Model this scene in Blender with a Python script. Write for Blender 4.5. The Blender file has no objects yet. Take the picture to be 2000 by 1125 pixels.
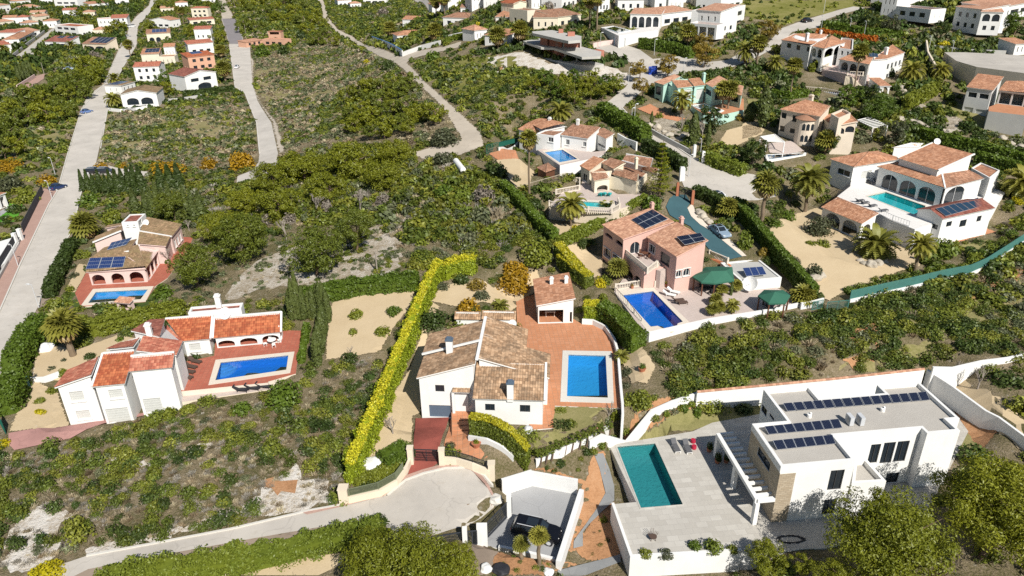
import bpy, bmesh, math, random
import numpy as np
from mathutils import Vector, Matrix, noise
from mathutils.geometry import delaunay_2d_cdt

random.seed(7)
rng = np.random.default_rng(11)
sc = bpy.context.scene
COL = sc.collection
R = math.radians

# ------------------------------------------------------------------ camera
FOC, CX, CY, CAMZ = 1420.0,1000.0,562.5,52.0
PITCH, ROLL = R(26.0), R(-0.9)
def _rot(v):
 x, y, z = v
 return Vector((x*math.cos(ROLL)-y*math.sin(ROLL), x*math.sin(ROLL)+y*math.cos(ROLL), z))
_right = _rot((1,0,0)); _fwd = _rot((0,-math.sin(PITCH), math.cos(PITCH))); _down = _rot((0, math.cos(PITCH), math.sin(PITCH)))
C2W = Matrix((_right, _fwd, -_down))           # camera (x right, y down, z forward) to world
cam = bpy.data.cameras.new('camera'); cam.sensor_width = 36; cam.lens = 36*FOC/2000
cam.clip_start = 0.5; cam.clip_end = 4000
camo = bpy.data.objects.new('camera', cam); COL.objects.link(camo); sc.camera = camo
ax, ay, az = C2W @ Vector((1,0,0)), -(C2W @ Vector((0,1,0))), -(C2W @ Vector((0,0,1)))
camo.matrix_world = Matrix(((ax.x, ay.x, az.x, 0), (ax.y, ay.y, az.y, 0), (ax.z, ay.z, az.z, CAMZ), (0,0,0,1)))
EYE = Vector((0,0, CAMZ))

# ------------------------------------------------------------------ light
SUN_EL, SUN_DX, SUN_DY = R(42), 0.443,-0.897   # where the sun stands: to the right of and behind the camera
w = bpy.data.worlds.new('World'); sc.world = w; w.use_nodes = True
nt = w.node_tree; nt.nodes.clear()
sky = nt.nodes.new('ShaderNodeTexSky'); sky.sky_type = 'NISHITA'; sky.sun_disc = False
sky.sun_elevation = SUN_EL; sky.sun_rotation = math.atan2(SUN_DX, SUN_DY)
sky.air_density = 1.2; sky.dust_density = 0.4; sky.ozone_density = 2.0
bgn = nt.nodes.new('ShaderNodeBackground'); bgn.inputs[1].default_value = 0.055
wo = nt.nodes.new('ShaderNodeOutputWorld')
nt.links.new(sky.outputs[0], bgn.inputs[0]); nt.links.new(bgn.outputs[0], wo.inputs[0])
sun = bpy.data.lights.new('sun', 'SUN'); sun.energy = 5.0; sun.angle = R(0.5); sun.color = (1.0,0.96,0.89)
so = bpy.data.objects.new('sun', sun); COL.objects.link(so)
ce = math.cos(SUN_EL)
sd = Vector((SUN_DX*ce, SUN_DY*ce, math.sin(SUN_EL)))
so.rotation_euler = sd.to_track_quat('Z', 'Y').to_euler(); so.location = sd*200
sc.view_settings.view_transform = 'Standard'; sc.view_settings.look = 'None'
sc.view_settings.exposure = 0.24; sc.view_settings.gamma = 1
sc.render.engine = 'CYCLES'
cy = sc.cycles
cy.max_bounces = 6; cy.diffuse_bounces = 2; cy.glossy_bounces = 2; cy.transmission_bounces = 2; cy.transparent_max_bounces = 6
cy.use_denoising = False; cy.sample_clamp_indirect = 6

# ------------------------------------------------------------------ photo pixel -> place
def VW(x0, y0, k):
 return lambda *a: [(x0+a[i]/k, y0+a[i+1]/k) for i in range(0, len(a), 2)]
S0 = VW(0,0,1)
Z1 = VW(0,0,3.75); Z2 = VW(450,0,3.75); Z3 = VW(950,0,3.75); Z4 = VW(1450,0,3.409)
Z5 = VW(0,280,3.516); Z6 = VW(450,280,3.516); Z7 = VW(950,220,3.516); Z8 = VW(1450,260,3.309)
Y1 = VW(0,560,3.75); Y2 = VW(350,540,3.516); Y3 = VW(780,500,3.308); Y4 = VW(1150,380,3.636)
Y5 = VW(1150,640,2.32); Y6 = VW(0,800,3.462); Y7 = VW(450,780,3.26); Y8 = VW(850,780,3.26)
Q7 = VW(90,700,8.333); Q8 = VW(1600,320,5.556)

def ray(p):
 return (C2W @ Vector(((p[0]-CX)/FOC, (p[1]-CY)/FOC, 1.0)))
def P(p, z):
 d = ray(p); t = (z-CAMZ)/d.z
 return EYE + d*t
def T0(x, y):
 sp = 8*np.log1p(np.exp(np.clip((y-50)/8,-30,30)))
 sp = np.where((y-50)/8 > 25, y-50, sp)
 s = np.clip((x+90)/110,0,1); s = s*s*(3-2*s)
 return 0.13*np.minimum(sp, 420)*s
def axis(a):
 out = []
 for lo, hi, st in a:
  out += list(np.arange(lo, hi, st))
 return np.array(out+[a[-1][1]])
GX = axis([(-760,-300,10), (-300,-120,3), (-120,130,1), (130,240,3), (240,560,10)])
GY = axis([(8,190,1), (190,400,3), (400,1100,10)])
TX, TY = np.meshgrid(GX, GY)
TZ = T0(TX, TY)

def polydist(px, py, poly):
 """signed distance of points to a polygon, negative inside"""
 d = np.full(px.shape, 1e9); ins = np.zeros(px.shape, bool); n = len(poly)
 for i in range(n):
  ax_, ay_ = poly[i]; bx_, by_ = poly[(i+1) % n]
  ex, ey = bx_-ax_, by_-ay_; L = ex*ex+ey*ey+1e-9
  t = np.clip(((px-ax_)*ex+(py-ay_)*ey)/L, 0,1)
  d = np.minimum(d, np.hypot(px-ax_-t*ex, py-ay_-t*ey))
  c = ((ay_ > py) != (by_ > py))
  with np.errstate(divide='ignore', invalid='ignore'):
   xi = ax_+(py-ay_)*ex/(ey if abs(ey) > 1e-9 else 1e-9)
  ins ^= c & (px < xi)
 return np.where(ins, -d, d)

def cut(px, z, ext=1.5, slope=0.8):
 """lower the terrain to z inside a polygon (pixels seen at height z), with a bank outside"""
 poly = [P(p, z).xy for p in px]
 xs = [p[0] for p in poly]; ys = [p[1] for p in poly]; m = 22
 i0, i1 = np.searchsorted(GX, [min(xs)-m, max(xs)+m]); j0, j1 = np.searchsorted(GY, [min(ys)-m, max(ys)+m])
 sl = (slice(j0, j1), slice(i0, i1))
 d = polydist(TX[sl], TY[sl], poly)
 TZ[sl] = np.minimum(TZ[sl], z-0.12+np.maximum(0, d-ext)*slope)
def fill(px, z, ext=0.0, slope=0.8):
 poly = [P(p, z).xy for p in px]
 xs = [p[0] for p in poly]; ys = [p[1] for p in poly]; m = 22
 i0, i1 = np.searchsorted(GX, [min(xs)-m, max(xs)+m]); j0, j1 = np.searchsorted(GY, [min(ys)-m, max(ys)+m])
 sl = (slice(j0, j1), slice(i0, i1))
 d = polydist(TX[sl], TY[sl], poly)
 TZ[sl] = np.maximum(TZ[sl], z-np.maximum(0, d-ext)*slope)

def T(x, y):
 i = min(max(int(np.searchsorted(GX, x))-1,0), len(GX)-2); j = min(max(int(np.searchsorted(GY, y))-1,0), len(GY)-2)
 a = min(max((x-GX[i])/(GX[i+1]-GX[i]), 0), 1); b = min(max((y-GY[j])/(GY[j+1]-GY[j]), 0), 1)
 return float((TZ[j, i]*(1-a)+TZ[j, i+1]*a)*(1-b)+(TZ[j+1, i]*(1-a)+TZ[j+1, i+1]*a)*b)
def G(p):
 """where the sight line of a photo pixel meets the terrain"""
 d = ray(p); lo = 20.0; hi = None; t = 20.0; st = 1.5
 while t < 1600:
  q = EYE+d*t
  if q.z <= T(q.x, q.y): hi = t; break
  lo = t; st = max(1.0, t*0.02); t += st
 if hi is None: return EYE+d*1200
 for _ in range(18):
  m = (lo+hi)/2; q = EYE+d*m
  if q.z <= T(q.x, q.y): hi = m
  else: lo = m
 q = EYE+d*hi
 return Vector((q.x, q.y, T(q.x, q.y)))
def zG(x, y): return G((x, y)).z
def SCL(p):
 """photo pixels per metre at a world point"""
 v = C2W.transposed() @ (p-EYE)
 return FOC/v.z
def PX(p):
 v = C2W.transposed() @ (Vector(p)-EYE)
 return (CX+FOC*v.x/v.z, CY+FOC*v.y/v.z)

# ------------------------------------------------------------------ tagging
ORG = {}
def tag(o, label=None, cat=None, group=None, kind=None):
 if label: o['label'] = label
 if cat: o['category'] = cat
 if group: o['group'] = group
 if kind: o['kind'] = kind
 return o
def empty(name, loc=(0,0,0), label=None, cat=None, group=None):
 o = bpy.data.objects.new(name, None); COL.objects.link(o)
 o.location = loc; o.empty_display_size = 0.5
 ORG[o] = Vector(loc)
 return tag(o, label, cat, group)
def copy_tree(o, parent=None):
 c = o.copy(); COL.objects.link(c)
 if parent is not None: c.parent = parent
 for ch in list(o.children): copy_tree(ch, c)
 return c

class MB:
 """collects faces, then links them as one mesh object"""
 def __init__(s): s.v = []; s.f = []; s.m = []; s.uv = []
 def face(s, pts, m=0, uv=None):
  i = len(s.v); s.v += [tuple(p) for p in pts]; s.f.append(list(range(i, i+len(pts)))); s.m.append(m)
  s.uv.append(uv if uv else [(0,0)]*len(pts))
 def faceuv(s, pts, m=0):
  a = Vector(pts[0]); e = (Vector(pts[1])-a); L = e.length or 1; e = e/L
  n = Vector((0,0,0))
  for i in range(1, len(pts)-1): n += (Vector(pts[i])-a).cross(Vector(pts[i+1])-a)
  n.normalize(); f = n.cross(e)
  s.face(pts, m, [((Vector(p)-a).dot(e), (Vector(p)-a).dot(f)) for p in pts])
 def prism(s, poly, z0, z1, m=0, bottom=True, mt=None):
  n = len(poly)
  z0f = z0 if callable(z0) else (lambda p: z0); z1f = z1 if callable(z1) else (lambda p: z1)
  if sum(poly[i][0]*poly[(i+1) % n][1]-poly[(i+1) % n][0]*poly[i][1] for i in range(n)) < 0: poly = poly[::-1]
  lo = [Vector((p[0], p[1], z0f(p))) for p in poly]; hi = [Vector((p[0], p[1], z1f(p))) for p in poly]
  for i in range(n):
   j = (i+1) % n; s.faceuv([lo[i], lo[j], hi[j], hi[i]], m)
  s.faceuv(hi, m if mt is None else mt)
  if bottom: s.faceuv(lo[::-1], m)
 def box(s, c, sx, sy, sz, ang=0, m=0):
  """box standing on c (base centre)"""
  ca, sa = math.cos(ang), math.sin(ang)
  pl = [(c[0]+x*ca-y*sa, c[1]+x*sa+y*ca) for x, y in ((-sx/2,-sy/2), (sx/2,-sy/2), (sx/2, sy/2), (-sx/2, sy/2))]
  s.prism(pl, c[2], c[2]+sz, m)
 def bar(s, a, b, w=0.08, h=None, m=0):
  a = Vector(a); b = Vector(b); d = (b-a); L = d.length
  if L < 1e-5: return
  d /= L; up = Vector((0,0,1)) if abs(d.z) < 0.95 else Vector((1,0,0))
  x = d.cross(up).normalized()*w/2; y = x.cross(d).normalized()*(h or w)/2
  c = [a-x-y, a+x-y, a+x+y, a-x+y]; e = [b-x-y, b+x-y, b+x+y, b-x+y]
  for i in range(4):
   j = (i+1) % 4; s.faceuv([c[i], c[j], e[j], e[i]], m)
  s.face(c[::-1], m); s.face(e, m)
 def tube(s, pts, rad, n=8, m=0, cap=True):
  pts = [Vector(p) for p in pts]; rad = rad if isinstance(rad, (list, tuple)) else [rad]*len(pts); rings = []
  for i, p in enumerate(pts):
   d = (pts[min(i+1, len(pts)-1)]-pts[max(i-1,0)]).normalized()
   up = Vector((0,0,1)) if abs(d.z) < 0.9 else Vector((1,0,0))
   x = d.cross(up).normalized(); y = x.cross(d)
   rings.append([p+(x*math.cos(2*math.pi*k/n)+y*math.sin(2*math.pi*k/n))*rad[i] for k in range(n)])
  for i in range(len(rings)-1):
   for k in range(n):
    l = (k+1) % n; s.face([rings[i][l], rings[i][k], rings[i+1][k], rings[i+1][l]], m)
  if cap: s.face(rings[0], m); s.face(rings[-1][::-1], m)
 def build(s, name, mats, parent=None, smooth=False, label=None):
  o0 = ORG.get(parent, Vector((0,0,0))) if parent is not None else Vector((0,0,0))
  me = bpy.data.meshes.new(name)
  me.from_pydata([(v[0]-o0.x, v[1]-o0.y, v[2]-o0.z) for v in s.v], [], s.f)
  if not isinstance(mats, (list, tuple)): mats = [mats]
  for m in mats: me.materials.append(m)
  me.polygons.foreach_set('material_index', s.m)
  uvl = me.uv_layers.new(name='UVMap')
  uvl.data.foreach_set('uv', np.array([c for f in s.uv for c in f], dtype=np.float32).ravel())
  if smooth: me.polygons.foreach_set('use_smooth', [True]*len(s.f))
  me.update()
  o = bpy.data.objects.new(name, me); COL.objects.link(o)
  if parent is not None: o.parent = parent; ORG[o] = o0
  if label: o['label'] = label
  return o

def np_mesh(name, verts, k, mat, col=None, parent=None, smooth=False):
 """mesh of k-cornered faces, each with its own corners, straight from an array"""
 verts = np.asarray(verts, np.float32).reshape(-1,3); n = len(verts); nf = n//k
 me = bpy.data.meshes.new(name)
 me.vertices.add(n); me.vertices.foreach_set('co', verts.ravel())
 me.loops.add(n); me.loops.foreach_set('vertex_index', np.arange(n, dtype=np.int32))
 me.polygons.add(nf); me.polygons.foreach_set('loop_start', np.arange(0, n, k, dtype=np.int32))
 if isinstance(mat, list):
  for m in mat: me.materials.append(m)
 else: me.materials.append(mat)
 if col is not None:
  at = me.color_attributes.new('Col', 'FLOAT_COLOR', 'POINT')
  c4 = np.ones((n, 4), np.float32); c4[:, :3] = col
  at.data.foreach_set('color', c4.ravel())
 me.update(calc_edges=True)
 o = bpy.data.objects.new(name, me); COL.objects.link(o)
 if parent is not None: o.parent = parent
 return o
# ------------------------------------------------------------------ materials
MATS = {}
class NT:
 def __init__(s, name):
  s.m = bpy.data.materials.new(name); s.m.use_nodes = True; s.t = s.m.node_tree; s.t.nodes.clear()
  s.out = s.n('ShaderNodeOutputMaterial'); s.b = s.n('ShaderNodeBsdfPrincipled')
  s.l(s.b.outputs[0], s.out.inputs[0]); s.b.inputs['Specular IOR Level'].default_value = 0.3
 def n(s, t, **k):
  x = s.t.nodes.new(t)
  for a, v in k.items(): setattr(x, a, v)
  return x
 def l(s, a, b): s.t.links.new(a, b)
 def pos(s): return s.n('ShaderNodeNewGeometry').outputs['Position']
 def obj(s): return s.n('ShaderNodeTexCoord').outputs['Object']
 def uv(s): return s.n('ShaderNodeTexCoord').outputs['UV']
 def noise(s, vec, scale, detail=4, rough=0.6):
  x = s.n('ShaderNodeTexNoise'); x.inputs['Scale'].default_value = scale; x.inputs['Detail'].default_value = detail
  x.inputs['Roughness'].default_value = rough; s.l(vec, x.inputs['Vector']); return x.outputs['Fac']
 def ramp(s, fac, stops, interp='LINEAR'):
  r = s.n('ShaderNodeValToRGB'); cr = r.color_ramp; cr.interpolation = interp
  while len(cr.elements) < len(stops): cr.elements.new(0.5)
  for e, (p, c) in zip(cr.elements, stops): e.position = p; e.color = (*c, 1) if len(c) == 3 else c
  s.l(fac, r.inputs[0]); return r.outputs[0]
 def mix(s, fac, a, b, mode='MIX'):
  x = s.n('ShaderNodeMix', data_type='RGBA', blend_type=mode)
  if isinstance(fac, (int, float)): x.inputs[0].default_value = fac
  else: s.l(fac, x.inputs[0])
  for v, i in ((a, 6), (b, 7)):
   if isinstance(v, tuple): x.inputs[i].default_value = (*v, 1)
   else: s.l(v, x.inputs[i])
  return x.outputs[2]
 def math(s, op, a, b=None):
  x = s.n('ShaderNodeMath', operation=op)
  for v, i in ((a, 0), (b, 1)):
   if v is None: continue
   if isinstance(v, (int, float)): x.inputs[i].default_value = v
   else: s.l(v, x.inputs[i])
  return x.outputs[0]
 def scale(s, vec, xyz):
  x = s.n('ShaderNodeMapping'); x.inputs['Scale'].default_value = xyz; s.l(vec, x.inputs[0]); return x.outputs[0]
 def bump(s, h, dist, strength=1.0):
  b = s.n('ShaderNodeBump'); b.inputs['Distance'].default_value = dist; b.inputs['Strength'].default_value = strength
  s.l(h, b.inputs['Height']); s.l(b.outputs[0], s.b.inputs['Normal'])
 def col(s, c):
  if isinstance(c, tuple): s.b.inputs['Base Color'].default_value = (*c, 1)
  else: s.l(c, s.b.inputs['Base Color'])
 def rough(s, r): s.b.inputs['Roughness'].default_value = r; return s

def mul(c, k): return tuple(min(1, x*k) for x in c)
def plain(name, c, rough=0.6, spec=0.3, metal=0.0):
 if name in MATS: return MATS[name]
 t = NT(name); t.rough(rough); t.b.inputs['Specular IOR Level'].default_value = spec; t.b.inputs['Metallic'].default_value = metal
 f = t.noise(t.pos(), 3.0,3); t.col(t.mix(f, mul(c, 0.88), mul(c, 1.1)))
 MATS[name] = t.m; return t.m
def stucco(name, c, var=0.09, streak=0.20):
 """painted render: slight mottling, faint rain streaks and a little grain"""
 t = NT(name); t.rough(0.85); p = t.pos()
 a = t.noise(p, 0.5,5,0.65); b = t.noise(t.scale(p, (2.2,2.2,0.25)), 1.0,4,0.6)
 k = t.mix(t.ramp(a, [(0.3, (0,0,0)), (0.75, (1,1,1))]), mul(c, 1-var), mul(c, 1.03))
 k = t.mix(t.ramp(b, [(0.55, (0,0,0)), (0.8, (streak,)*3)]), k, mul(c, 0.7))
 t.col(k); t.bump(t.noise(p, 9,3), 0.02,0.35); MATS[name] = t.m; return t.m
def tiles(name, base, alt, dark, stain=0.5, per=0.30, row=0.42, lichen=None):
 """barrel tiles: UV is metres along the eave and up the slope; every tile its own tint, weathered in patches"""
 t = NT(name); t.rough(0.85); uv = t.uv()
 sx = t.n('ShaderNodeSeparateXYZ'); t.l(uv, sx.inputs[0])
 u = t.math('FLOOR', t.math('DIVIDE', sx.outputs[0], per)); v = t.math('FLOOR', t.math('DIVIDE', sx.outputs[1], row))
 cb = t.n('ShaderNodeCombineXYZ'); t.l(u, cb.inputs[0]); t.l(v, cb.inputs[1])
 wn = t.n('ShaderNodeTexWhiteNoise', noise_dimensions='2D'); t.l(cb.outputs[0], wn.inputs[0])
 k = t.ramp(wn.outputs[0], [(0.0, mul(base, 0.78)), (0.35, base), (0.7, alt), (1.0, mul(alt, 1.22))])
 p = t.pos()
 n1 = t.noise(p, 0.45,6,0.72); n2 = t.noise(p, 2.4,4,0.7)
 st = t.ramp(t.math('ADD', t.math('MULTIPLY', n1,0.6), t.math('MULTIPLY', n2,0.4)), [(0.44, (0,0,0)), (0.62, (stain,)*3)])
 k = t.mix(st, k, dark)
 if lichen:
  k = t.mix(t.ramp(t.noise(p, 0.9,5,0.7), [(0.5, (0,0,0)), (0.68, (0.75,)*3)]), k, lichen)
 # the butt of each tile stands over the next one: a darker line along each overlap
 fr = t.math('FRACT', t.math('DIVIDE', sx.outputs[1], row))
 k = t.mix(t.ramp(fr, [(0.0, (0.5,)*3), (0.16, (0,0,0))]), k, mul(dark, 0.8))
 t.col(k); t.bump(t.math('ADD', fr, n2), 0.05,0.6); MATS[name] = t.m; return t.m
def pav(name, c1, c2, mortar, w, h, ang=0.0, var=0.25, msize=0.02, offset=0.5, wall=False):
 """laid paving in world metres"""
 t = NT(name); t.rough(0.8); p = t.pos()
 mp = t.n('ShaderNodeMapping'); mp.inputs['Rotation'].default_value = (0,0,-ang); t.l(p, mp.inputs[0])
 if wall:
  sp = t.n('ShaderNodeSeparateXYZ'); t.l(p, sp.inputs[0]); cb = t.n('ShaderNodeCombineXYZ'); t.l(t.math('ADD', sp.outputs[0], sp.outputs[1]), cb.inputs[0]); t.l(sp.outputs[2], cb.inputs[1]); t.l(cb.outputs[0], mp.inputs[0])
 br = t.n('ShaderNodeTexBrick'); t.l(mp.outputs[0], br.inputs[0])
 br.inputs['Scale'].default_value = 1; br.inputs['Brick Width'].default_value = w; br.inputs['Row Height'].default_value = h
 br.inputs['Mortar Size'].default_value = msize; br.inputs['Color1'].default_value = (*c1,1); br.inputs['Color2'].default_value = (*c2,1)
 br.inputs['Mortar'].default_value = (*mortar, 1); br.offset = offset; br.inputs['Bias'].default_value = 0.0
 n = t.noise(p, 0.35,5,0.65); n2 = t.noise(p, 3.0,3)
 k = t.mix(t.ramp(n, [(0.35, (0,0,0)), (0.7, (var,)*3)]), br.outputs[0], mul(c1,0.62))
 k = t.mix(t.math('MULTIPLY', n2,0.18), k, mul(c2,1.25))
 t.col(k); t.bump(br.outputs['Fac'], 0.01,-0.4); MATS[name] = t.m; return t.m
def earth(name, stops, scale=0.3, fine=4.0, bump=0.08, speck=None):
 """natural ground: large patches of several tones broken up by finer noise"""
 t = NT(name); t.rough(0.95); p = t.pos(); t.b.inputs['Specular IOR Level'].default_value = 0.1
 a = t.noise(p, scale, 8,0.7); b = t.noise(p, fine, 5,0.75)
 f = t.math('ADD', t.math('MULTIPLY', a, 0.5), t.math('MULTIPLY', b, 0.5))
 k = t.ramp(f, stops)
 if speck:
  vo = t.n('ShaderNodeTexVoronoi'); vo.inputs['Scale'].default_value = speck[0]; t.l(p, vo.inputs['Vector'])
  k = t.mix(t.ramp(vo.outputs['Distance'], [(0.0, (speck[2],)*3), (0.25, (0,0,0))]), k, speck[1])
 t.col(k); t.bump(t.math('ADD', b, a), bump, 0.8); MATS[name] = t.m; return t.m
def road(name, c, patch=0.14, wear=0.32):
 t = NT(name); t.rough(0.92); p = t.pos()
 a = t.noise(p, 0.16,6,0.65); b = t.noise(p, 12,2); s = t.noise(p, 0.9,6,0.75)
 k = t.mix(t.ramp(a, [(0.35, (0,0,0)), (0.65, (1,1,1))]), mul(c, 1-patch), mul(c, 1+patch*0.6))
 k = t.mix(t.ramp(s, [(0.56, (0,0,0)), (0.7, (wear,)*3)]), k, (c[0]*0.72, c[1]*0.66, c[2]*0.56))
 k = t.mix(t.math('MULTIPLY', b, 0.25), k, mul(c, 0.7))
 vo = t.n('ShaderNodeTexVoronoi', feature='DISTANCE_TO_EDGE'); vo.inputs['Scale'].default_value = 0.16
 wv = t.n('ShaderNodeVectorMath', operation='ADD'); t.l(p, wv.inputs[0])
 nz = t.n('ShaderNodeTexNoise'); nz.inputs['Scale'].default_value = 0.5; t.l(p, nz.inputs['Vector'])
 sc_ = t.n('ShaderNodeVectorMath', operation='SCALE'); sc_.inputs[3].default_value = 3.0; t.l(nz.outputs['Color'], sc_.inputs[0]); t.l(sc_.outputs[0], wv.inputs[1])
 t.l(wv.outputs[0], vo.inputs['Vector'])
 k = t.mix(t.ramp(vo.outputs['Distance'], [(0.0, (0.35,)*3), (0.012, (0,0,0))]), k, mul(c, 0.5))
 t.col(k); t.bump(b, 0.02,0.3); MATS[name] = t.m; return t.m
def leafmat(name, c=None, var=0.35, trans=0.28, c2=None):
 """leaves: tint from the mesh colour attribute or a given colour, every plant and clump a little different"""
 t = NT(name); p = t.pos()
 if c is None:
  at = t.n('ShaderNodeAttribute', attribute_name='Col'); base = at.outputs['Color']
 else:
  oi = t.n('ShaderNodeObjectInfo'); f = t.noise(p, 0.55,4,0.7)
  base = t.mix(t.math('ADD', t.math('MULTIPLY', f, 0.7), t.math('MULTIPLY', oi.outputs['Random'], 0.3)), mul(c, 0.75), c2 or (min(1, c[0]*1.45), min(1, c[1]*1.3), c[2]*1.1))
 hs = t.n('ShaderNodeHueSaturation'); t.l(base, hs.inputs['Color'])
 f2 = t.noise(p, 3.2,3,0.7); t.l(t.math('ADD', t.math('MULTIPLY', f2, var*2), 1-var), hs.inputs['Value'])
 d = t.n('ShaderNodeBsdfDiffuse'); tr = t.n('ShaderNodeBsdfTranslucent'); ms = t.n('ShaderNodeMixShader'); ms.inputs[0].default_value = trans
 t.l(hs.outputs[0], d.inputs[0]); t.l(hs.outputs[0], tr.inputs[0]); t.l(d.outputs[0], ms.inputs[1]); t.l(tr.outputs[0], ms.inputs[2])
 gl = t.n('ShaderNodeBsdfGlossy'); gl.inputs['Roughness'].default_value = 0.5; gl.inputs['Color'].default_value = (0.9,0.95,0.8,1)
 m2 = t.n('ShaderNodeMixShader'); m2.inputs[0].default_value = 0.03
 t.l(ms.outputs[0], m2.inputs[1]); t.l(gl.outputs[0], m2.inputs[2]); t.l(m2.outputs[0], t.out.inputs[0])
 t.t.nodes.remove(t.b); MATS[name] = t.m; return t.m
def water(name, tint=(0.75,0.92,1.0)):
 t = NT(name); p = t.pos()
 gl = t.n('ShaderNodeBsdfGlossy'); gl.inputs['Roughness'].default_value = 0.03
 tr = t.n('ShaderNodeBsdfTransparent'); tr.inputs[0].default_value = (*tint, 1)
 fr = t.n('ShaderNodeFresnel'); fr.inputs[0].default_value = 1.33
 bu = t.n('ShaderNodeBump'); bu.inputs['Distance'].default_value = 0.03; bu.inputs['Strength'].default_value = 0.16
 t.l(t.noise(p, 2.2,4,0.6), bu.inputs['Height']); t.l(bu.outputs[0], gl.inputs['Normal']); t.l(bu.outputs[0], fr.inputs['Normal'])
 ms = t.n('ShaderNodeMixShader'); t.l(fr.outputs[0], ms.inputs[0]); t.l(tr.outputs[0], ms.inputs[1]); t.l(gl.outputs[0], ms.inputs[2])
 t.l(ms.outputs[0], t.out.inputs[0]); t.t.nodes.remove(t.b); MATS[name] = t.m; return t.m
def mosaic(name, c):
 t = NT(name); t.rough(0.3); p = t.pos()
 vo = t.n('ShaderNodeTexVoronoi'); vo.inputs['Scale'].default_value = 6; t.l(p, vo.inputs['Vector'])
 k = t.mix(vo.outputs['Distance'], mul(c, 0.85), mul(c, 1.15)); k = t.mix(t.noise(p, 0.5,4), k, mul(c, 1.12))
 t.col(k); MATS[name] = t.m; return t.m
def panelmat(name, c=(0.008,0.012,0.03), line=(0.10,0.12,0.16), frame=(0.35,0.37,0.4)):
 """solar panel: UV 0..1 over one panel, cells as thin lines, a metal frame at the rim"""
 t = NT(name); t.rough(0.16); t.b.inputs['Specular IOR Level'].default_value = 0.35
 sx = t.n('ShaderNodeSeparateXYZ'); t.l(t.uv(), sx.inputs[0]); fs = []
 for i, n in ((0,6), (1,10)):
  f = t.math('ABSOLUTE', t.math('SUBTRACT', t.math('FRACT', t.math('MULTIPLY', sx.outputs[i], n)), 0.5))
  fs.append(t.math('GREATER_THAN', f, 0.46))
 k = t.mix(t.math('MULTIPLY', t.math('MAXIMUM', fs[0], fs[1]), 0.5), c, line)
 e = [t.math('GREATER_THAN', t.math('ABSOLUTE', t.math('SUBTRACT', sx.outputs[i], 0.5)), lim) for i, lim in ((0,0.475), (1,0.485))]
 k = t.mix(t.math('MAXIMUM', e[0], e[1]), k, frame); t.col(k); MATS[name] = t.m; return t.m

def netting(name, c):
 t = NT(name); d = t.n('ShaderNodeBsdfDiffuse'); d.inputs[0].default_value = (*c, 1); tr = t.n('ShaderNodeBsdfTransparent'); tl = t.n('ShaderNodeBsdfTranslucent'); tl.inputs[0].default_value = (*c, 1)
 m1 = t.n('ShaderNodeMixShader'); m1.inputs[0].default_value = 0.35; m2 = t.n('ShaderNodeMixShader'); t.l(t.math('ADD', t.math('MULTIPLY', t.noise(t.pos(), 0.8,3), 0.3), 0.5), m2.inputs[0])
 t.l(d.outputs[0], m1.inputs[1]); t.l(tl.outputs[0], m1.inputs[2]); t.l(tr.outputs[0], m2.inputs[1]); t.l(m1.outputs[0], m2.inputs[2]); t.l(m2.outputs[0], t.out.inputs[0]); t.t.nodes.remove(t.b); MATS[name] = t.m; return t.m
WHITE = stucco('white_render', (0.80,0.79,0.76)); CREAM = stucco('cream_render', (0.72,0.62,0.48)); PINK = stucco('pink_render', (0.66,0.42,0.355))
PALEPINK = stucco('pale_pink_render', (0.70,0.53,0.48)); GREEN = stucco('mint_render', (0.46,0.67,0.58)); OCHRE = stucco('pale_ochre_render', (0.72,0.62,0.50))
SALMON = stucco('salmon_render', (0.66,0.38,0.26)); GREYW = stucco('grey_render', (0.48,0.47,0.44)); ORANGEW = stucco('orange_render', (0.62,0.22,0.10)); YELLOWW = stucco('pale_yellow_render', (0.74,0.67,0.53))
CONC = stucco('raw_concrete', (0.50,0.48,0.44), 0.15,0.3); BLOCK = pav('brick_block', (0.42,0.12,0.07), (0.5,0.17,0.10), (0.4,0.32,0.28), 0.3,0.2, wall=True)
T_OLD = tiles('weathered_tile', (0.36,0.22,0.125), (0.47,0.31,0.19), (0.125,0.09,0.06), 0.8)
T_RED = tiles('red_orange_tile', (0.37,0.092,0.04), (0.45,0.145,0.062), (0.20,0.07,0.035), 0.55)
T_RED2 = tiles('brick_red_tile', (0.40,0.12,0.075), (0.47,0.19,0.12), (0.20,0.08,0.055), 0.5)
T_DRED = tiles('dull_red_tile', (0.26,0.085,0.06), (0.31,0.12,0.085), (0.12,0.05,0.04), 0.6)
T_TERRA = tiles('terracotta_tile', (0.42,0.195,0.105), (0.49,0.26,0.155), (0.23,0.12,0.08), 0.5)
T_BRN = tiles('brown_tile', (0.32,0.16,0.095), (0.40,0.22,0.14), (0.14,0.085,0.06), 0.6)
T_PINK = tiles('pale_salmon_tile', (0.47,0.24,0.15), (0.54,0.31,0.20), (0.30,0.165,0.11), 0.4)
T_LICH = tiles('lichen_tile', (0.26,0.17,0.09), (0.32,0.21,0.12), (0.11,0.08,0.05), 0.7, lichen=(0.30,0.23,0.11))
TRIM = plain('white_trim', (0.78,0.77,0.74), 0.7); GLASS = plain('window_glass', (0.02,0.027,0.035), 0.08,0.6); DARK = plain('dark_metal', (0.03,0.03,0.035), 0.5)
FRAME = plain('window_frame', (0.70,0.70,0.68), 0.5); DFRAME = plain('dark_frame', (0.05,0.05,0.05), 0.5); SHUT = plain('white_shutter', (0.55,0.55,0.52), 0.6)
GARAGE = plain('garage_door', (0.10,0.14,0.19), 0.5); WOOD = plain('brown_wood', (0.13,0.055,0.03), 0.7); METAL = plain('pale_metal', (0.55,0.56,0.57), 0.4,0.5)
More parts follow.
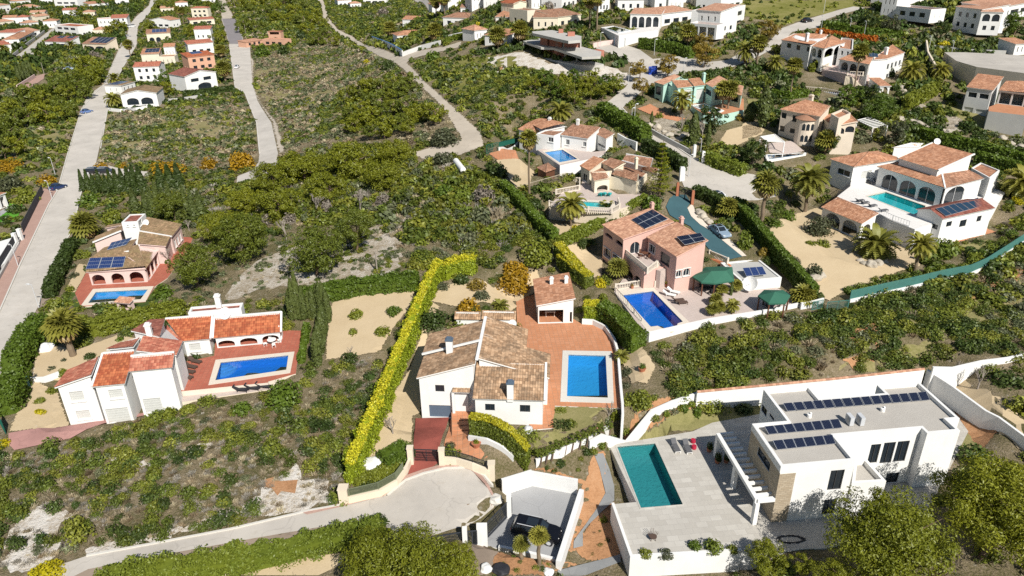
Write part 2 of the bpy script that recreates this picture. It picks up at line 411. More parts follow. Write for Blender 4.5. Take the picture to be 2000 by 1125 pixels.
COPING = plain('coping_stone', (0.68,0.60,0.50), 0.8); PALESTONE = plain('pale_stone', (0.62,0.59,0.53), 0.85); POT = plain('terracotta_pot', (0.40,0.15,0.08), 0.8)
PANEL = panelmat('solar_cells'); PANELB = panelmat('solar_cells_blue', (0.012,0.03,0.11), (0.2,0.25,0.4)); COLLECT = panelmat('solar_collector', (0.02,0.045,0.08), (0.03,0.06,0.09), (0.35,0.3,0.28))
CANVAS = plain('green_canvas', (0.035,0.13,0.085), 0.8); NETG = netting('green_mesh_fence', (0.13,0.33,0.29)); DKNET = plain('dark_green_screen', (0.01,0.10,0.07), 0.8)
TRUNK = plain('bark', (0.16,0.11,0.075), 0.95); PTRUNK = plain('palm_bark', (0.20,0.15,0.10), 0.95); GREYBARK = plain('grey_bark', (0.30,0.26,0.22), 0.95)
TERRA = pav('terracotta_paving', (0.50,0.21,0.10), (0.56,0.26,0.14), (0.36,0.2,0.12), 0.6,0.6,0.06,0.2,0.03,0.0)
REDTERRA = pav('red_paving', (0.40,0.11,0.07), (0.45,0.15,0.095), (0.30,0.12,0.08), 0.55,0.55,0.1,0.25,0.03,0.0)
STONE = pav('stone_slab_paving', (0.44,0.41,0.36), (0.54,0.51,0.455), (0.37,0.345,0.31), 1.1,0.7,0.1,0.25,0.015)
PINKPAV = pav('pink_pavement', (0.43,0.27,0.22), (0.47,0.31,0.25), (0.33,0.22,0.18), 0.6,0.3,0.5,0.3)
DECKP = pav('pale_pink_deck', (0.52,0.43,0.38), (0.56,0.47,0.42), (0.44,0.36,0.32), 0.5,0.5,0.6,0.2)
WDECK = pav('white_deck', (0.72,0.69,0.65), (0.76,0.73,0.69), (0.62,0.59,0.55), 0.6,0.6,0.6,0.1)
REDDRIVE = road('red_stamped_drive', (0.26,0.07,0.052), 0.4,0.5); PINKDRIVE = road('faded_pink_drive', (0.46,0.25,0.22), 0.2,0.3); TEAL = road('teal_stamped_drive', (0.055,0.125,0.145), 0.15,0.1)
ROAD = road('pale_road', (0.50,0.46,0.405)); ROADL = road('bleached_road', (0.56,0.515,0.455)); ROADG = road('grey_asphalt', (0.26,0.235,0.235), 0.1,0.1); GREYC = road('grey_concrete', (0.36,0.36,0.36), 0.1,0.15)
GRAVEL = road('brown_gravel', (0.30,0.235,0.18), 0.2,0.4); PATHM = road('grey_path', (0.25,0.255,0.255), 0.15,0.2); TRACK = road('dirt_track', (0.52,0.45,0.36), 0.15,0.5)
GROUND = earth('scrub_ground', [(0.32, (0.07,0.075,0.022)), (0.44, (0.15,0.135,0.06)), (0.50, (0.22,0.18,0.105)), (0.57, (0.30,0.24,0.155)), (0.64, (0.40,0.33,0.24)), (0.74, (0.58,0.53,0.45))], 0.16,4.5,0.5, speck=(1.1, (0.55,0.5,0.42), 0.5))
SAND = earth('yellow_sand', [(0.3, (0.47,0.36,0.22)), (0.55, (0.56,0.44,0.28)), (0.75, (0.62,0.50,0.34))], 0.25,5,0.03)
SOIL = earth('orange_soil', [(0.3, (0.22,0.12,0.06)), (0.5, (0.42,0.22,0.11)), (0.7, (0.50,0.30,0.17))], 0.4,4,0.12)
LIME = earth('limestone', [(0.30, (0.28,0.22,0.15)), (0.42, (0.46,0.39,0.30)), (0.52, (0.66,0.61,0.54)), (0.7, (0.78,0.75,0.70))], 0.35,3.0,0.3)
CLEAR = earth('pale_clearing', [(0.32, (0.17,0.14,0.08)), (0.45, (0.34,0.28,0.20)), (0.54, (0.50,0.45,0.38)), (0.7, (0.66,0.62,0.56))], 0.3,3.0,0.3)
DRYG = earth('dry_grass_ground', [(0.3, (0.12,0.12,0.035)), (0.45, (0.22,0.20,0.08)), (0.58, (0.31,0.26,0.14)), (0.7, (0.40,0.33,0.22))], 0.2,3,0.15)
YGRASS = earth('spring_grass', [(0.3, (0.08,0.09,0.025)), (0.45, (0.17,0.17,0.04)), (0.55, (0.23,0.21,0.075)), (0.7, (0.36,0.31,0.16))], 0.12,2,0.15)
LAWN = earth('lawn', [(0.3, (0.13,0.13,0.04)), (0.5, (0.24,0.22,0.09)), (0.7, (0.33,0.28,0.14))], 0.3,6,0.05)
TURF = earth('artificial_turf', [(0.3, (0.055,0.085,0.018)), (0.7, (0.085,0.12,0.03))], 0.3,6,0.03); BTURF = earth('bright_turf', [(0.3, (0.08,0.26,0.02)), (0.7, (0.12,0.34,0.04))], 0.3,6,0.03)
ROCKS = earth('rockery', [(0.3, (0.10,0.09,0.05)), (0.45, (0.32,0.27,0.20)), (0.6, (0.55,0.49,0.40)), (0.75, (0.62,0.58,0.5))], 0.8,2.2,0.5)
WATER = water('pool_water'); M_BLUE = mosaic('blue_mosaic', (0.025,0.22,0.66)); M_SKY = mosaic('sky_mosaic', (0.06,0.42,0.74)); M_TURQ = mosaic('turquoise_mosaic', (0.10,0.66,0.62)); M_TEAL = mosaic('teal_mosaic', (0.07,0.36,0.33))
FLATROOF = earth('gravel_roof', [(0.3, (0.40,0.37,0.33)), (0.7, (0.50,0.47,0.42))], 0.5,8,0.04)
STONEW = pav('stone_cladding', (0.40,0.32,0.22), (0.50,0.42,0.31), (0.25,0.2,0.15), 0.5,0.22,0.0,0.5, wall=True)
F_COL = leafmat('mixed_foliage')
F_GREEN = leafmat('mid_green_leaves', (0.095,0.155,0.018)); F_DARK = leafmat('dark_green_leaves', (0.05,0.082,0.018)); F_OLIVE = leafmat('olive_leaves', (0.085,0.10,0.055)); F_PINE = leafmat('pine_needles', (0.14,0.178,0.014), c2=(0.31,0.31,0.02)); F_PIND = leafmat('pine_dark', (0.10,0.14,0.016), c2=(0.20,0.225,0.024))
F_YEL = leafmat('golden_hedge_leaves', (0.38,0.37,0.012), c2=(0.74,0.60,0.018)); F_MIM = leafmat('mimosa_flowers', (0.30,0.18,0.012), c2=(0.50,0.29,0.012)); F_LIME = leafmat('lime_leaves', (0.17,0.205,0.025))
F_PALM = leafmat('palm_fronds', (0.15,0.18,0.035), c2=(0.36,0.32,0.05)); F_DEAD = leafmat('dead_fronds', (0.30,0.22,0.10)); F_CYP = leafmat('cypress_leaves', (0.09,0.125,0.03), c2=(0.15,0.18,0.045)); F_TWIG = leafmat('bare_twigs', (0.24,0.20,0.16), c2=(0.34,0.29,0.24)); F_RUST = leafmat('rusty_leaves', (0.24,0.17,0.028), c2=(0.34,0.24,0.035)); F_ORNG = leafmat('orange_blossom', (0.45,0.14,0.02)); F_GRASSY = leafmat('bright_leaves', (0.12,0.19,0.022), c2=(0.24,0.27,0.03)); F_OLV2 = leafmat('clipped_hedge_leaves', (0.17,0.18,0.02), c2=(0.40,0.34,0.02))
# ------------------------------------------------------------------ builders
def cdt(outer, holes=(), step=0, inner=()):
 """triangulate a polygon with holes; step adds inner points so it can follow the terrain"""
 vs = []; es = []
 def ring(poly):
  i0 = len(vs); n = len(poly)
  for i in range(n):
   a = Vector(poly[i][:2]); b = Vector(poly[(i+1) % n][:2]); k = max(1, int((b-a).length/step)) if step else 1
   for j in range(k): vs.append(a.lerp(b, j/k))
  m = len(vs)-i0
  for i in range(m): es.append((i0+i, i0+(i+1) % m))
 ring(outer)
 for h in holes: ring(h)
 if step:
  xs = [p[0] for p in outer]; ys = [p[1] for p in outer]
  gx, gy = np.meshgrid(np.arange(min(xs), max(xs), step), np.arange(min(ys), max(ys), step))
  d = polydist(gx, gy, [tuple(p[:2]) for p in outer]); ok = d < -step*0.45
  for h in holes: ok &= polydist(gx, gy, [tuple(p[:2]) for p in h]) > step*0.45
  vs += [Vector((x, y)) for x, y in zip(gx[ok], gy[ok])]
 v, e, f, *_ = delaunay_2d_cdt(vs, es, [], 0,1e-4)
 op = [tuple(p[:2]) for p in outer]; out = []
 if not f: return v, []
 cx = np.array([sum(v[i].x for i in t)/len(t) for t in f]); cyy = np.array([sum(v[i].y for i in t)/len(t) for t in f])
 ok = polydist(cx, cyy, op) < 0
 for h in holes: ok &= polydist(cx, cyy, [tuple(p[:2]) for p in h]) > 0
 return v, [t for t, k in zip(f, ok) if k]

def world(px, z=None): return [G(p) if z is None else P(p, z) for p in px]

EXCL = []
def drape(name, px, mat, off=0.06, step=2.0, jag=0.0, kind='structure', side=0.0, label=None, wpoly=None, excl=None):
 """a sheet that follows the terrain"""
 poly = wpoly or [G(p) for p in px]
 if excl is None: excl = name not in ('terrain_patch', 'rocky_ground', 'bare_soil', 'dry_grassland', 'meadow', 'rockery', 'verge', 'soil_bed', 'lawn')
 if excl: EXCL.append(([tuple(p[:2]) for p in poly], 0.5))
 if jag:
  q = []
  n = len(poly)
  for i in range(n):
   a, b = Vector(poly[i][:2]), Vector(poly[(i+1) % n][:2]); k = max(1, int((b-a).length/(jag*1.3)))
   for j in range(k):
    c = a.lerp(b, j/k); q.append(c+Vector((random.uniform(-jag, jag), random.uniform(-jag, jag))))
  poly = q
 v, f = cdt(poly, step=step)
 me = bpy.data.meshes.new(name); vv = [(p.x, p.y, T(p.x, p.y)+off) for p in v]; n0 = len(vv); ff = []
 for t in f:
  a, b, c = (v[i] for i in t[:3])
  ff.append(tuple(t) if (b-a).cross(c-a) > 0 else tuple(t)[::-1])
 me.from_pydata(vv, [], ff); me.materials.append(mat); me.update()
 o = bpy.data.objects.new(name, me); COL.objects.link(o)
 return tag(o, label, None, None, kind)

def platform(name, px, z, mtop, mside=None, depth=3.0, holes=(), label=None, kind='structure', mdl=None, cat=None):
 """level terrace: a slab with side walls that reach into the terrain"""
 poly = [P(p, z).xy for p in px]; EXCL.append(([tuple(p) for p in poly], 0.3)); hp = [[P(p, z).xy for p in h] for h in holes]
 v, f = cdt(poly, hp); b = MB()
 for t in f:
  pts = [Vector((v[i].x, v[i].y, z)) for i in t]
  if (pts[1]-pts[0]).cross(pts[2]-pts[0]).z < 0: pts = pts[::-1]
  b.faceuv(pts, 0)
 area = sum(poly[i][0]*poly[(i+1) % len(poly)][1]-poly[(i+1) % len(poly)][0]*poly[i][1] for i in range(len(poly)))
 if area < 0: poly = poly[::-1]
 for i in range(len(poly)):
  a, c = poly[i], poly[(i+1) % len(poly)]
  za = min(T(*a), z)-0.6; zc = min(T(*c), z)-0.6; za = max(za, z-depth*3); zc = max(zc, z-depth*3)
  b.faceuv([(a[0], a[1], za), (c[0], c[1], zc), (c[0], c[1], z), (a[0], a[1], z)], 1)
 for h in hp:
  for i in range(len(h)):
   a, c = h[i], h[(i+1) % len(h)]; b.faceuv([(a[0], a[1], z-0.25), (c[0], c[1], z-0.25), (c[0], c[1], z), (a[0], a[1], z)], 1)
 o = b.build(name, [mtop, mside or mtop])
 return tag(o, label, cat, None, kind)

def pool(label, rim, wat, z, mos, mrim=COPING, depth=1.5, group='swimming pools of the villas', drop=0.12):
 """swimming pool let into its deck: rim stones, tiled basin, water"""
 r = [P(p, z+0.03).xy for p in rim]; q = [P(p, z+0.03).xy for p in wat]
 c = sum(q, Vector((0,0)))/len(q)
 e = empty('swimming_pool', (c.x, c.y, z), label, 'swimming pool', group)
 if sum(q[i][0]*q[(i+1) % len(q)][1]-q[(i+1) % len(q)][0]*q[i][1] for i in range(len(q))) < 0: q = q[::-1]
 v, f = cdt(r, [q]); b = MB()
 for t in f:
  pts = [Vector((v[i].x, v[i].y, z+0.035)) for i in t]
  if (pts[1]-pts[0]).cross(pts[2]-pts[0]).z < 0: pts = pts[::-1]
  b.faceuv(pts)
 for ring, sgn in ((r, 1), (q, 1)):
  for i in range(len(ring)):
   a, d = ring[i], ring[(i+1) % len(ring)]; b.face([(a[0], a[1], z-0.2), (d[0], d[1], z-0.2), (d[0], d[1], z+0.035), (a[0], a[1], z+0.035)])
 b.build('rim', mrim, e)
 b = MB();
 for i in range(len(q)):
  a, d = q[i], q[(i+1) % len(q)]; b.face([(d[0], d[1], z-depth), (a[0], a[1], z-depth), (a[0], a[1], z-0.02), (d[0], d[1], z-0.02)])
 v, f = cdt(q)
 for t in f:
  pts = [Vector((v[i].x, v[i].y, z-depth)) for i in t]
  if (pts[1]-pts[0]).cross(pts[2]-pts[0]).z < 0: pts = pts[::-1]
  b.face(pts)
 b.build('basin', mos, e)
 b = MB()
 for t in f:
  pts = [Vector((v[i].x, v[i].y, z-drop)) for i in t]
  if (pts[1]-pts[0]).cross(pts[2]-pts[0]).z < 0: pts = pts[::-1]
  b.face(pts)
 b.build('water', WATER, e)
 return e

def ribbon(pts, th):
 """left and right offset of a polyline"""
 pts = [Vector(p[:2]) for p in pts]; n = len(pts); L = []; Rr = []
 closed = (pts[0]-pts[-1]).length < 1e-4
 for i in range(n):
  d0 = (pts[i]-pts[i-1]).normalized() if i > 0 else None; d1 = (pts[i+1]-pts[i]).normalized() if i < n-1 else None
  d = d0 if d1 is None else (d1 if d0 is None else (d0+d1).normalized())
  k = 1.0
  if d0 is not None and d1 is not None: k = 1/max(0.5, math.cos(d0.angle(d1,0)/2))
  nn = Vector((-d.y, d.x))*th/2*k; L.append(pts[i]+nn); Rr.append(pts[i]-nn)
 return L, Rr
def wall(label, px, h, th=0.25, mat=WHITE, z=None, ztop=None, name='garden_wall', cat='wall', cap=None, group=None, step=3.0, world_pts=None, cut_=0.6, kind=None):
 """freestanding wall along photo points at its foot (or, with z, at its top)"""
 pts = world_pts or world(px, z)
 q = []
 for i in range(len(pts)-1):
  a, b_ = Vector(pts[i]), Vector(pts[i+1]); k = max(1, int((b_-a).length/step)) if (z is None and ztop is None) else 1
  for j in range(k): q.append(a.lerp(b_, j/k))
 q.append(Vector(pts[-1])); L, Rr = ribbon(q, th); b = MB(); n = len(q)
 def zt(i): return ztop if ztop is not None else (q[i].z if z is not None else T(q[i].x, q[i].y)+h)
 def zb(i): return min(T(L[i].x, L[i].y), T(Rr[i].x, Rr[i].y), zt(i)-h)-cut_ if z is None else min(zt(i)-h, T(q[i].x, q[i].y)-0.3)
 for i in range(n-1):
  j = i+1
  l0, l1, r0, r1 = L[i], L[j], Rr[i], Rr[j]
  b.faceuv([(l1.x, l1.y, zb(j)), (l0.x, l0.y, zb(i)), (l0.x, l0.y, zt(i)), (l1.x, l1.y, zt(j))])
  b.faceuv([(r0.x, r0.y, zb(i)), (r1.x, r1.y, zb(j)), (r1.x, r1.y, zt(j)), (r0.x, r0.y, zt(i))])
  b.faceuv([(l0.x, l0.y, zt(i)), (r0.x, r0.y, zt(i)), (r1.x, r1.y, zt(j)), (l1.x, l1.y, zt(j))])
 for i in (0, n-1):
  b.faceuv([(L[i].x, L[i].y, zb(i)), (Rr[i].x, Rr[i].y, zb(i)), (Rr[i].x, Rr[i].y, zt(i)), (L[i].x, L[i].y, zt(i))])
 if cap is not None:
  Lc, Rc = ribbon(q, th+0.14); c = MB()
  for i in range(n-1):
   j = i+1
   for (a0, a1, s0, s1) in ((Lc[i], Lc[j], 0.01,0.01), (Rc[j], Rc[i], 0.01,0.01)):
    pass
   A = [Lc[i], Rc[i], Rc[j], Lc[j]]; Z = [zt(i), zt(i), zt(j), zt(j)]
   m = [(L[i]+Rr[i])/2, (L[j]+Rr[j])/2]
   c.faceuv([(A[0].x, A[0].y, Z[0]+0.02), (m[0].x, m[0].y, Z[0]+0.14), (m[1].x, m[1].y, Z[2]+0.14), (A[3].x, A[3].y, Z[3]+0.02)])
   c.faceuv([(m[0].x, m[0].y, Z[0]+0.14), (A[1].x, A[1].y, Z[1]+0.02), (A[2].x, A[2].y, Z[2]+0.02), (m[1].x, m[1].y, Z[2]+0.14)])
   c.faceuv([(A[1].x, A[1].y, Z[1]+0.02), (A[1].x, A[1].y, Z[1]-0.04), (A[2].x, A[2].y, Z[2]-0.04), (A[2].x, A[2].y, Z[2]+0.02)])
   c.faceuv([(A[0].x, A[0].y, Z[0]-0.04), (A[0].x, A[0].y, Z[0]+0.02), (A[3].x, A[3].y, Z[3]+0.02), (A[3].x, A[3].y, Z[3]-0.04)])
  e = empty(name, q[0], label, cat, group); b.build('wall', mat, e); c.build('coping', cap, e)
  return e
 o = b.build(name, mat); return tag(o, label, cat, group, kind)

def rail_posts(q, gap):
 out = []
 for i in range(len(q)-1):
  a, b = Vector(q[i]), Vector(q[i+1]); k = max(1, int((b-a).length/gap))
  out += [a.lerp(b, j/k) for j in range(k)]
 return out+[Vector(q[-1])]
def railing(label, px, z, h=0.95, mat=DARK, gap=0.16, name='railing', cat='railing', bar=0.025, rail=0.05, group=None, pts=None, post=2.0):
 """metal railing or fence: rails, posts, thin bars"""
 q = pts or [Vector(P(p, z)) if z is not None else G(p) for p in px]; e = empty(name, q[0], label, cat, group)
 b = MB()
 for a, c in zip(q, q[1:]):
  for k in (0.1,1.0): b.bar(a+Vector((0,0, h*k)), c+Vector((0,0, h*k)), rail)
 b.build('rail', mat, e); b = MB()
 for p in rail_posts(q, gap): b.bar(p+Vector((0,0,0.06)), p+Vector((0,0, h)), bar)
 b.build('bars', mat, e); b = MB()
 for p in rail_posts(q, post): b.bar(p-Vector((0,0,0.1)), p+Vector((0,0, h+0.06)), 0.07)
 b.build('posts', mat, e); return e
def balustrade(label, px, z, h=0.95, mat=COPING, gap=0.26, group='stone balustrades', pts=None, parent=None, name='balustrade'):
 q = pts or [Vector(P(p, z)) for p in px]
 e = empty(name, q[0], label, 'balustrade', group) if parent is None else parent
 b = MB()
 for a, c in zip(q, q[1:]):
  b.bar(a+Vector((0,0, h-0.06)), c+Vector((0,0, h-0.06)), 0.2,0.12); b.bar(a+Vector((0,0,0.05)), c+Vector((0,0,0.05)), 0.18,0.1)
 for p in q: b.box((p.x, p.y, p.z-0.05), 0.26,0.26, h+0.1)
 b.build('handrail', mat, e); b = MB()
 for p in rail_posts(q, gap):
  b.tube([p+Vector((0,0, k*h)) for k in (0.08,0.25,0.55,0.9)], [0.04,0.075,0.05,0.045], 5, cap=False)
 b.build('balusters', mat, e); return e

def clip_poly(pts, axis_, lo, hi):
 for s, lim in ((1, lo), (-1,-hi)):
  out = []; n = len(pts)
  for i in range(n):
   a, b = pts[i], pts[(i+1) % n]; da, db = s*a[axis_]-lim, s*b[axis_]-lim
   if da >= 0: out.append(a)
   if da*db < 0:
    t = da/(da-db); out.append((a[0]+(b[0]-a[0])*t, a[1]+(b[1]-a[1])*t))
  pts = out
  if not pts: return []
 return pts
def tile_slab(b, pts, per=0.30, amp=0.05, th=0.14, corr=True, m=0, me=1):
 """a roof slope as barrel tiles: pts[0]->pts[1] is the eave; ridges of tile run up the slope"""
 pts = [Vector(p) for p in pts]; e = (pts[1]-pts[0]); e.normalize(); n = Vector((0,0,0))
 for i in range(1, len(pts)-1): n += (pts[i]-pts[0]).cross(pts[i+1]-pts[0])
 n.normalize()
 if n.z < 0: n = -n
 f = n.cross(e); o = pts[0]
 uv = [((p-o).dot(e), (p-o).dot(f)) for p in pts]; wv = [(p-o).dot(n) for p in pts]
 us = [u for u, v in uv]; u0, u1 = min(us), max(us)
 warp = max(abs(x) for x in wv) > 0.02
 def at(u, v):
  if not warp or len(pts) != 4: return o+e*u+f*v
  return o+e*u+f*v+n*bil(u, v)
 def bil(u, v):
  # height of the twisted quad over its mean plane
  A = np.array([[1, q[0], q[1], q[0]*q[1]] for q in uv]); c = np.linalg.lstsq(A, np.array(wv), rcond=None)[0]
  return float(c[0]+c[1]*u+c[2]*v+c[3]*u*v)
 if corr:
  k = max(1, round((u1-u0)/per)); st = (u1-u0)/k/4
  cuts_ = [u0+i*st for i in range(4*k+1)]; prof = [0,0.75,1,0.75]
  for i in range(4*k):
   c = clip_poly(uv, 0, cuts_[i], cuts_[i+1])
   if len(c) < 3: continue
   q = []
   for (u, v) in c:
    t = (u-cuts_[i])/st; h = prof[i % 4]*(1-t)+prof[(i+1) % 4]*t
    q.append(at(u, v)+n*(amp*h))
   if (q[1]-q[0]).cross(q[2]-q[0]).dot(n) < 0: q = q[::-1]; c = c[::-1]
   b.face(q, m, [(u-u0, v) for u, v in c])
 else:
  q = list(pts); c = list(uv)
  if (q[1]-q[0]).cross(q[2]-q[0]).dot(n) < 0: q = q[::-1]; c = c[::-1]
  b.face([p+n*0.02 for p in q], m, [(u-u0, v) for u, v in c])
 k = len(pts)
 for i in range(k):
  a, d = pts[i], pts[(i+1) % k]; b.face([a-n*th, d-n*th, d, a], me)
 b.face([p-n*th for p in pts][::-1], me)
 return e, f, n

def arch_hole(x0, x1, z0, z1, k=0.45, seg=8):
 """opening with a flattened round head"""
 r = min((x1-x0)/2*1.0, (z1-z0)*k); cx, hw = (x0+x1)/2, (x1-x0)/2
 return [(x0, z0), (x1, z0)]+[(cx+hw*math.cos(math.pi*i/seg), z1-r+r*math.sin(math.pi*i/seg)) for i in range(seg+1)]

class House:
 def __init__(s, label, z, name='villa', cat='villa', group='villas on the hillside', wall=WHITE, roof=T_TERRA, far=False, u=None, at=None):
  s.e = None; s.args = (name, label, cat, group); s.z = z; s.wall = wall; s.roofm = roof; s.far = far; s.u = Vector(u).normalized() if u else None; s.blks = []; s.at = at
 def root(s, p):
  if s.e is None:
   n, l, c, g = s.args; s.e = empty(n, (p.x, p.y, s.z), l, c, g)
  return s.e
 def uv(s, p): return (p.x*s.u.x+p.y*s.u.y, p.x*s.v.x+p.y*s.v.y)
 def xy(s, u, v): return Vector((s.u.x*u+s.v.x*v, s.u.y*u+s.v.y*v))
 def blk(s, px, z4, zb=None, roof='slope', wall=None, rm=None, inset=0.25, snap=True, faces='flrb', ov=0.0, trim='', open_='', ridge='u', rise=1.0, corr=None):
  """one block of the house: px = front-left, front-right, back-right, back-left corners of its roof edge in the photo, z4 their heights above the house datum"""
  if isinstance(z4, (int, float)): z4 = [z4]*4
  if len(z4) == 2: z4 = [z4[0], z4[0], z4[1], z4[1]]
  z4 = [s.z+q for q in z4]
  if len(px) > 4: z4 = [z4[0]]*len(px)
  W4 = [P(p, q) for p, q in zip(px, z4)]
  if s.u is None: s.u = (W4[1]-W4[0]).xy.normalized()
  s.v = Vector((-s.u.y, s.u.x))
  s.root(W4[0])
  if len(W4) == 3:
   W4 = [W4[0], W4[1], W4[1]+(W4[2]-W4[0]), W4[2]]; z4 = [z4[0]]*4
  if len(W4) > 4:   # many-cornered flat roof: edges run along u and v in turn
   c = [list(s.uv(q)) for q in W4]; n = len(c)
   for i in range(n):
    j = (i+1) % n; k = 1 if i % 2 == 0 else 0; m = (c[i][k]+c[j][k])/2; c[i][k] = c[j][k] = m
   W4 = [Vector((*s.xy(*q), z4[0])) for q in c]
  elif snap:
   c = [s.uv(q) for q in W4]; u0 = (c[0][0]+c[3][0])/2; u1 = (c[1][0]+c[2][0])/2; v0 = (c[0][1]+c[1][1])/2; v1 = (c[2][1]+c[3][1])/2
   W4 = [Vector((*s.xy(u, v), q)) for (u, v), q in zip(((u0, v0), (u1, v0), (u1, v1), (u0, v1)), z4)]
  b = Blk(s, W4, s.z-0.0 if zb is None else s.z+zb, roof, wall or s.wall, rm or s.roofm, inset, faces, trim, open_, ridge, rise, (not s.far) if corr is None else corr)
  s.blks.append(b); return b
 def bb(s, px, depth, h, zb=0.0, zpx=None, **k):
  """block given by the photo points of its front foot (left, right), its depth and height in metres"""
  A, B_ = [P(p, s.z+(zb if zpx is None else zpx)) for p in px]
  if s.u is None: s.u = (B_-A).xy.normalized()
  t = (B_-A).xy.normalized(); n = Vector((-t.y, t.x))
  if isinstance(h, (int, float)): h = (h, h)
  if len(h) == 2: h = (h[0], h[0], h[1], h[1])
  pts = [A.xy, B_.xy, B_.xy+n*depth, A.xy+n*depth]
  k['snap'] = False
  ov = 0.25 if k.get('roof', 'slope') != 'flat' else 0
  q = [pts[0]-t*ov-n*ov, pts[1]+t*ov-n*ov, pts[2]+t*ov+n*ov, pts[3]-t*ov+n*ov]
  return s.blk([PX((a.x, a.y, s.z+z)) for a, z in zip(q, h)], list(h), zb, **k)
 def done(s):
  for b in s.blks: b.finish()
  return s.e
 def chimney(s, px, z, w=0.6, h=1.3, cap=True, mat=None, capm=None):
  """px: foot of the chimney on the roof, z its height above the datum"""
  p = P(px, s.z+z); b = MB(); a = math.atan2(s.u.y, s.u.x)
  b.box((p.x, p.y, p.z-1.0), w, w*0.8, h+1.0, a); o = b.build('chimney', mat or s.wall, s.e)
  if cap:
   c = MB(); c.box((p.x, p.y, p.z+h+0.002), w*1.25, w*1.05,0.14, a); c.box((p.x, p.y, p.z+h+0.14), w*0.8, w*0.65,0.22, a); c.build('cowl', capm or s.wall, o)
  return o
 def panels(s, px, z4, nu, nv, mat=PANEL, lift=0.12, name='solar_panel', group=None):
  """solar panels on a slope: 4 photo corners and heights, nu x nv modules"""
  W4 = [P(p, s.z+q) for p, q in zip(px, z4)]
  n = (W4[1]-W4[0]).cross(W4[3]-W4[0]).normalized()
  if n.z < 0: n = -n
  for i in range(nu):
   for j in range(nv):
    def at(a, b):
     a = min(max(a, 0), 1); return (W4[0]*(1-a)+W4[1]*a)*(1-b)+(W4[3]*(1-a)+W4[2]*a)*b
    g = 0.012
    q = [at((i+g*nu*0.3)/nu, (j+g)/nv), at((i+1-g*nu*0.3)/nu, (j+g)/nv), at((i+1-g*nu*0.3)/nu, (j+1-g)/nv), at((i+g*nu*0.3)/nu, (j+1-g)/nv)]
    t = [p+n*lift for p in q]; lo = [p+n*(lift-0.05) for p in q]; b = MB()
    b.face(t, 0, [(0,0), (1,0), (1,1), (0,1)])
    for k in range(4): b.face([lo[k], lo[(k+1) % 4], t[(k+1) % 4], t[k]], 1)
    b.face(lo[::-1], 1); b.build(name, [mat, METAL], s.e)
 def dish(s, px, z, r=0.5):
  p = P(px, s.z+z); b = MB(); make_dish(b, p, r); b.build('satellite_dish', TRIM, s.e)

def make_dish(b, p, r, face=(-0.1,-0.8,0.5)):
 d = Vector(face).normalized(); x = d.cross(Vector((0,0,1))).normalized(); y = x.cross(d); rings = []
 for k in range(4):
  q = r*k/3; rings.append([p+d*(0.25*(q*q)/r)+(x*math.cos(a)+y*math.sin(a))*max(q, 0.01) for a in [2*math.pi*i/14 for i in range(14)]])
 for k in range(3):
  for i in range(14):
   j = (i+1) % 14; b.face([rings[k][i], rings[k][j], rings[k+1][j], rings[k+1][i]])
 b.bar(p, p+d*r*0.8+y*(-0.2*r), 0.04); b.bar(p-d*0.05, p+Vector((0,0,-r*1.3)), 0.07)

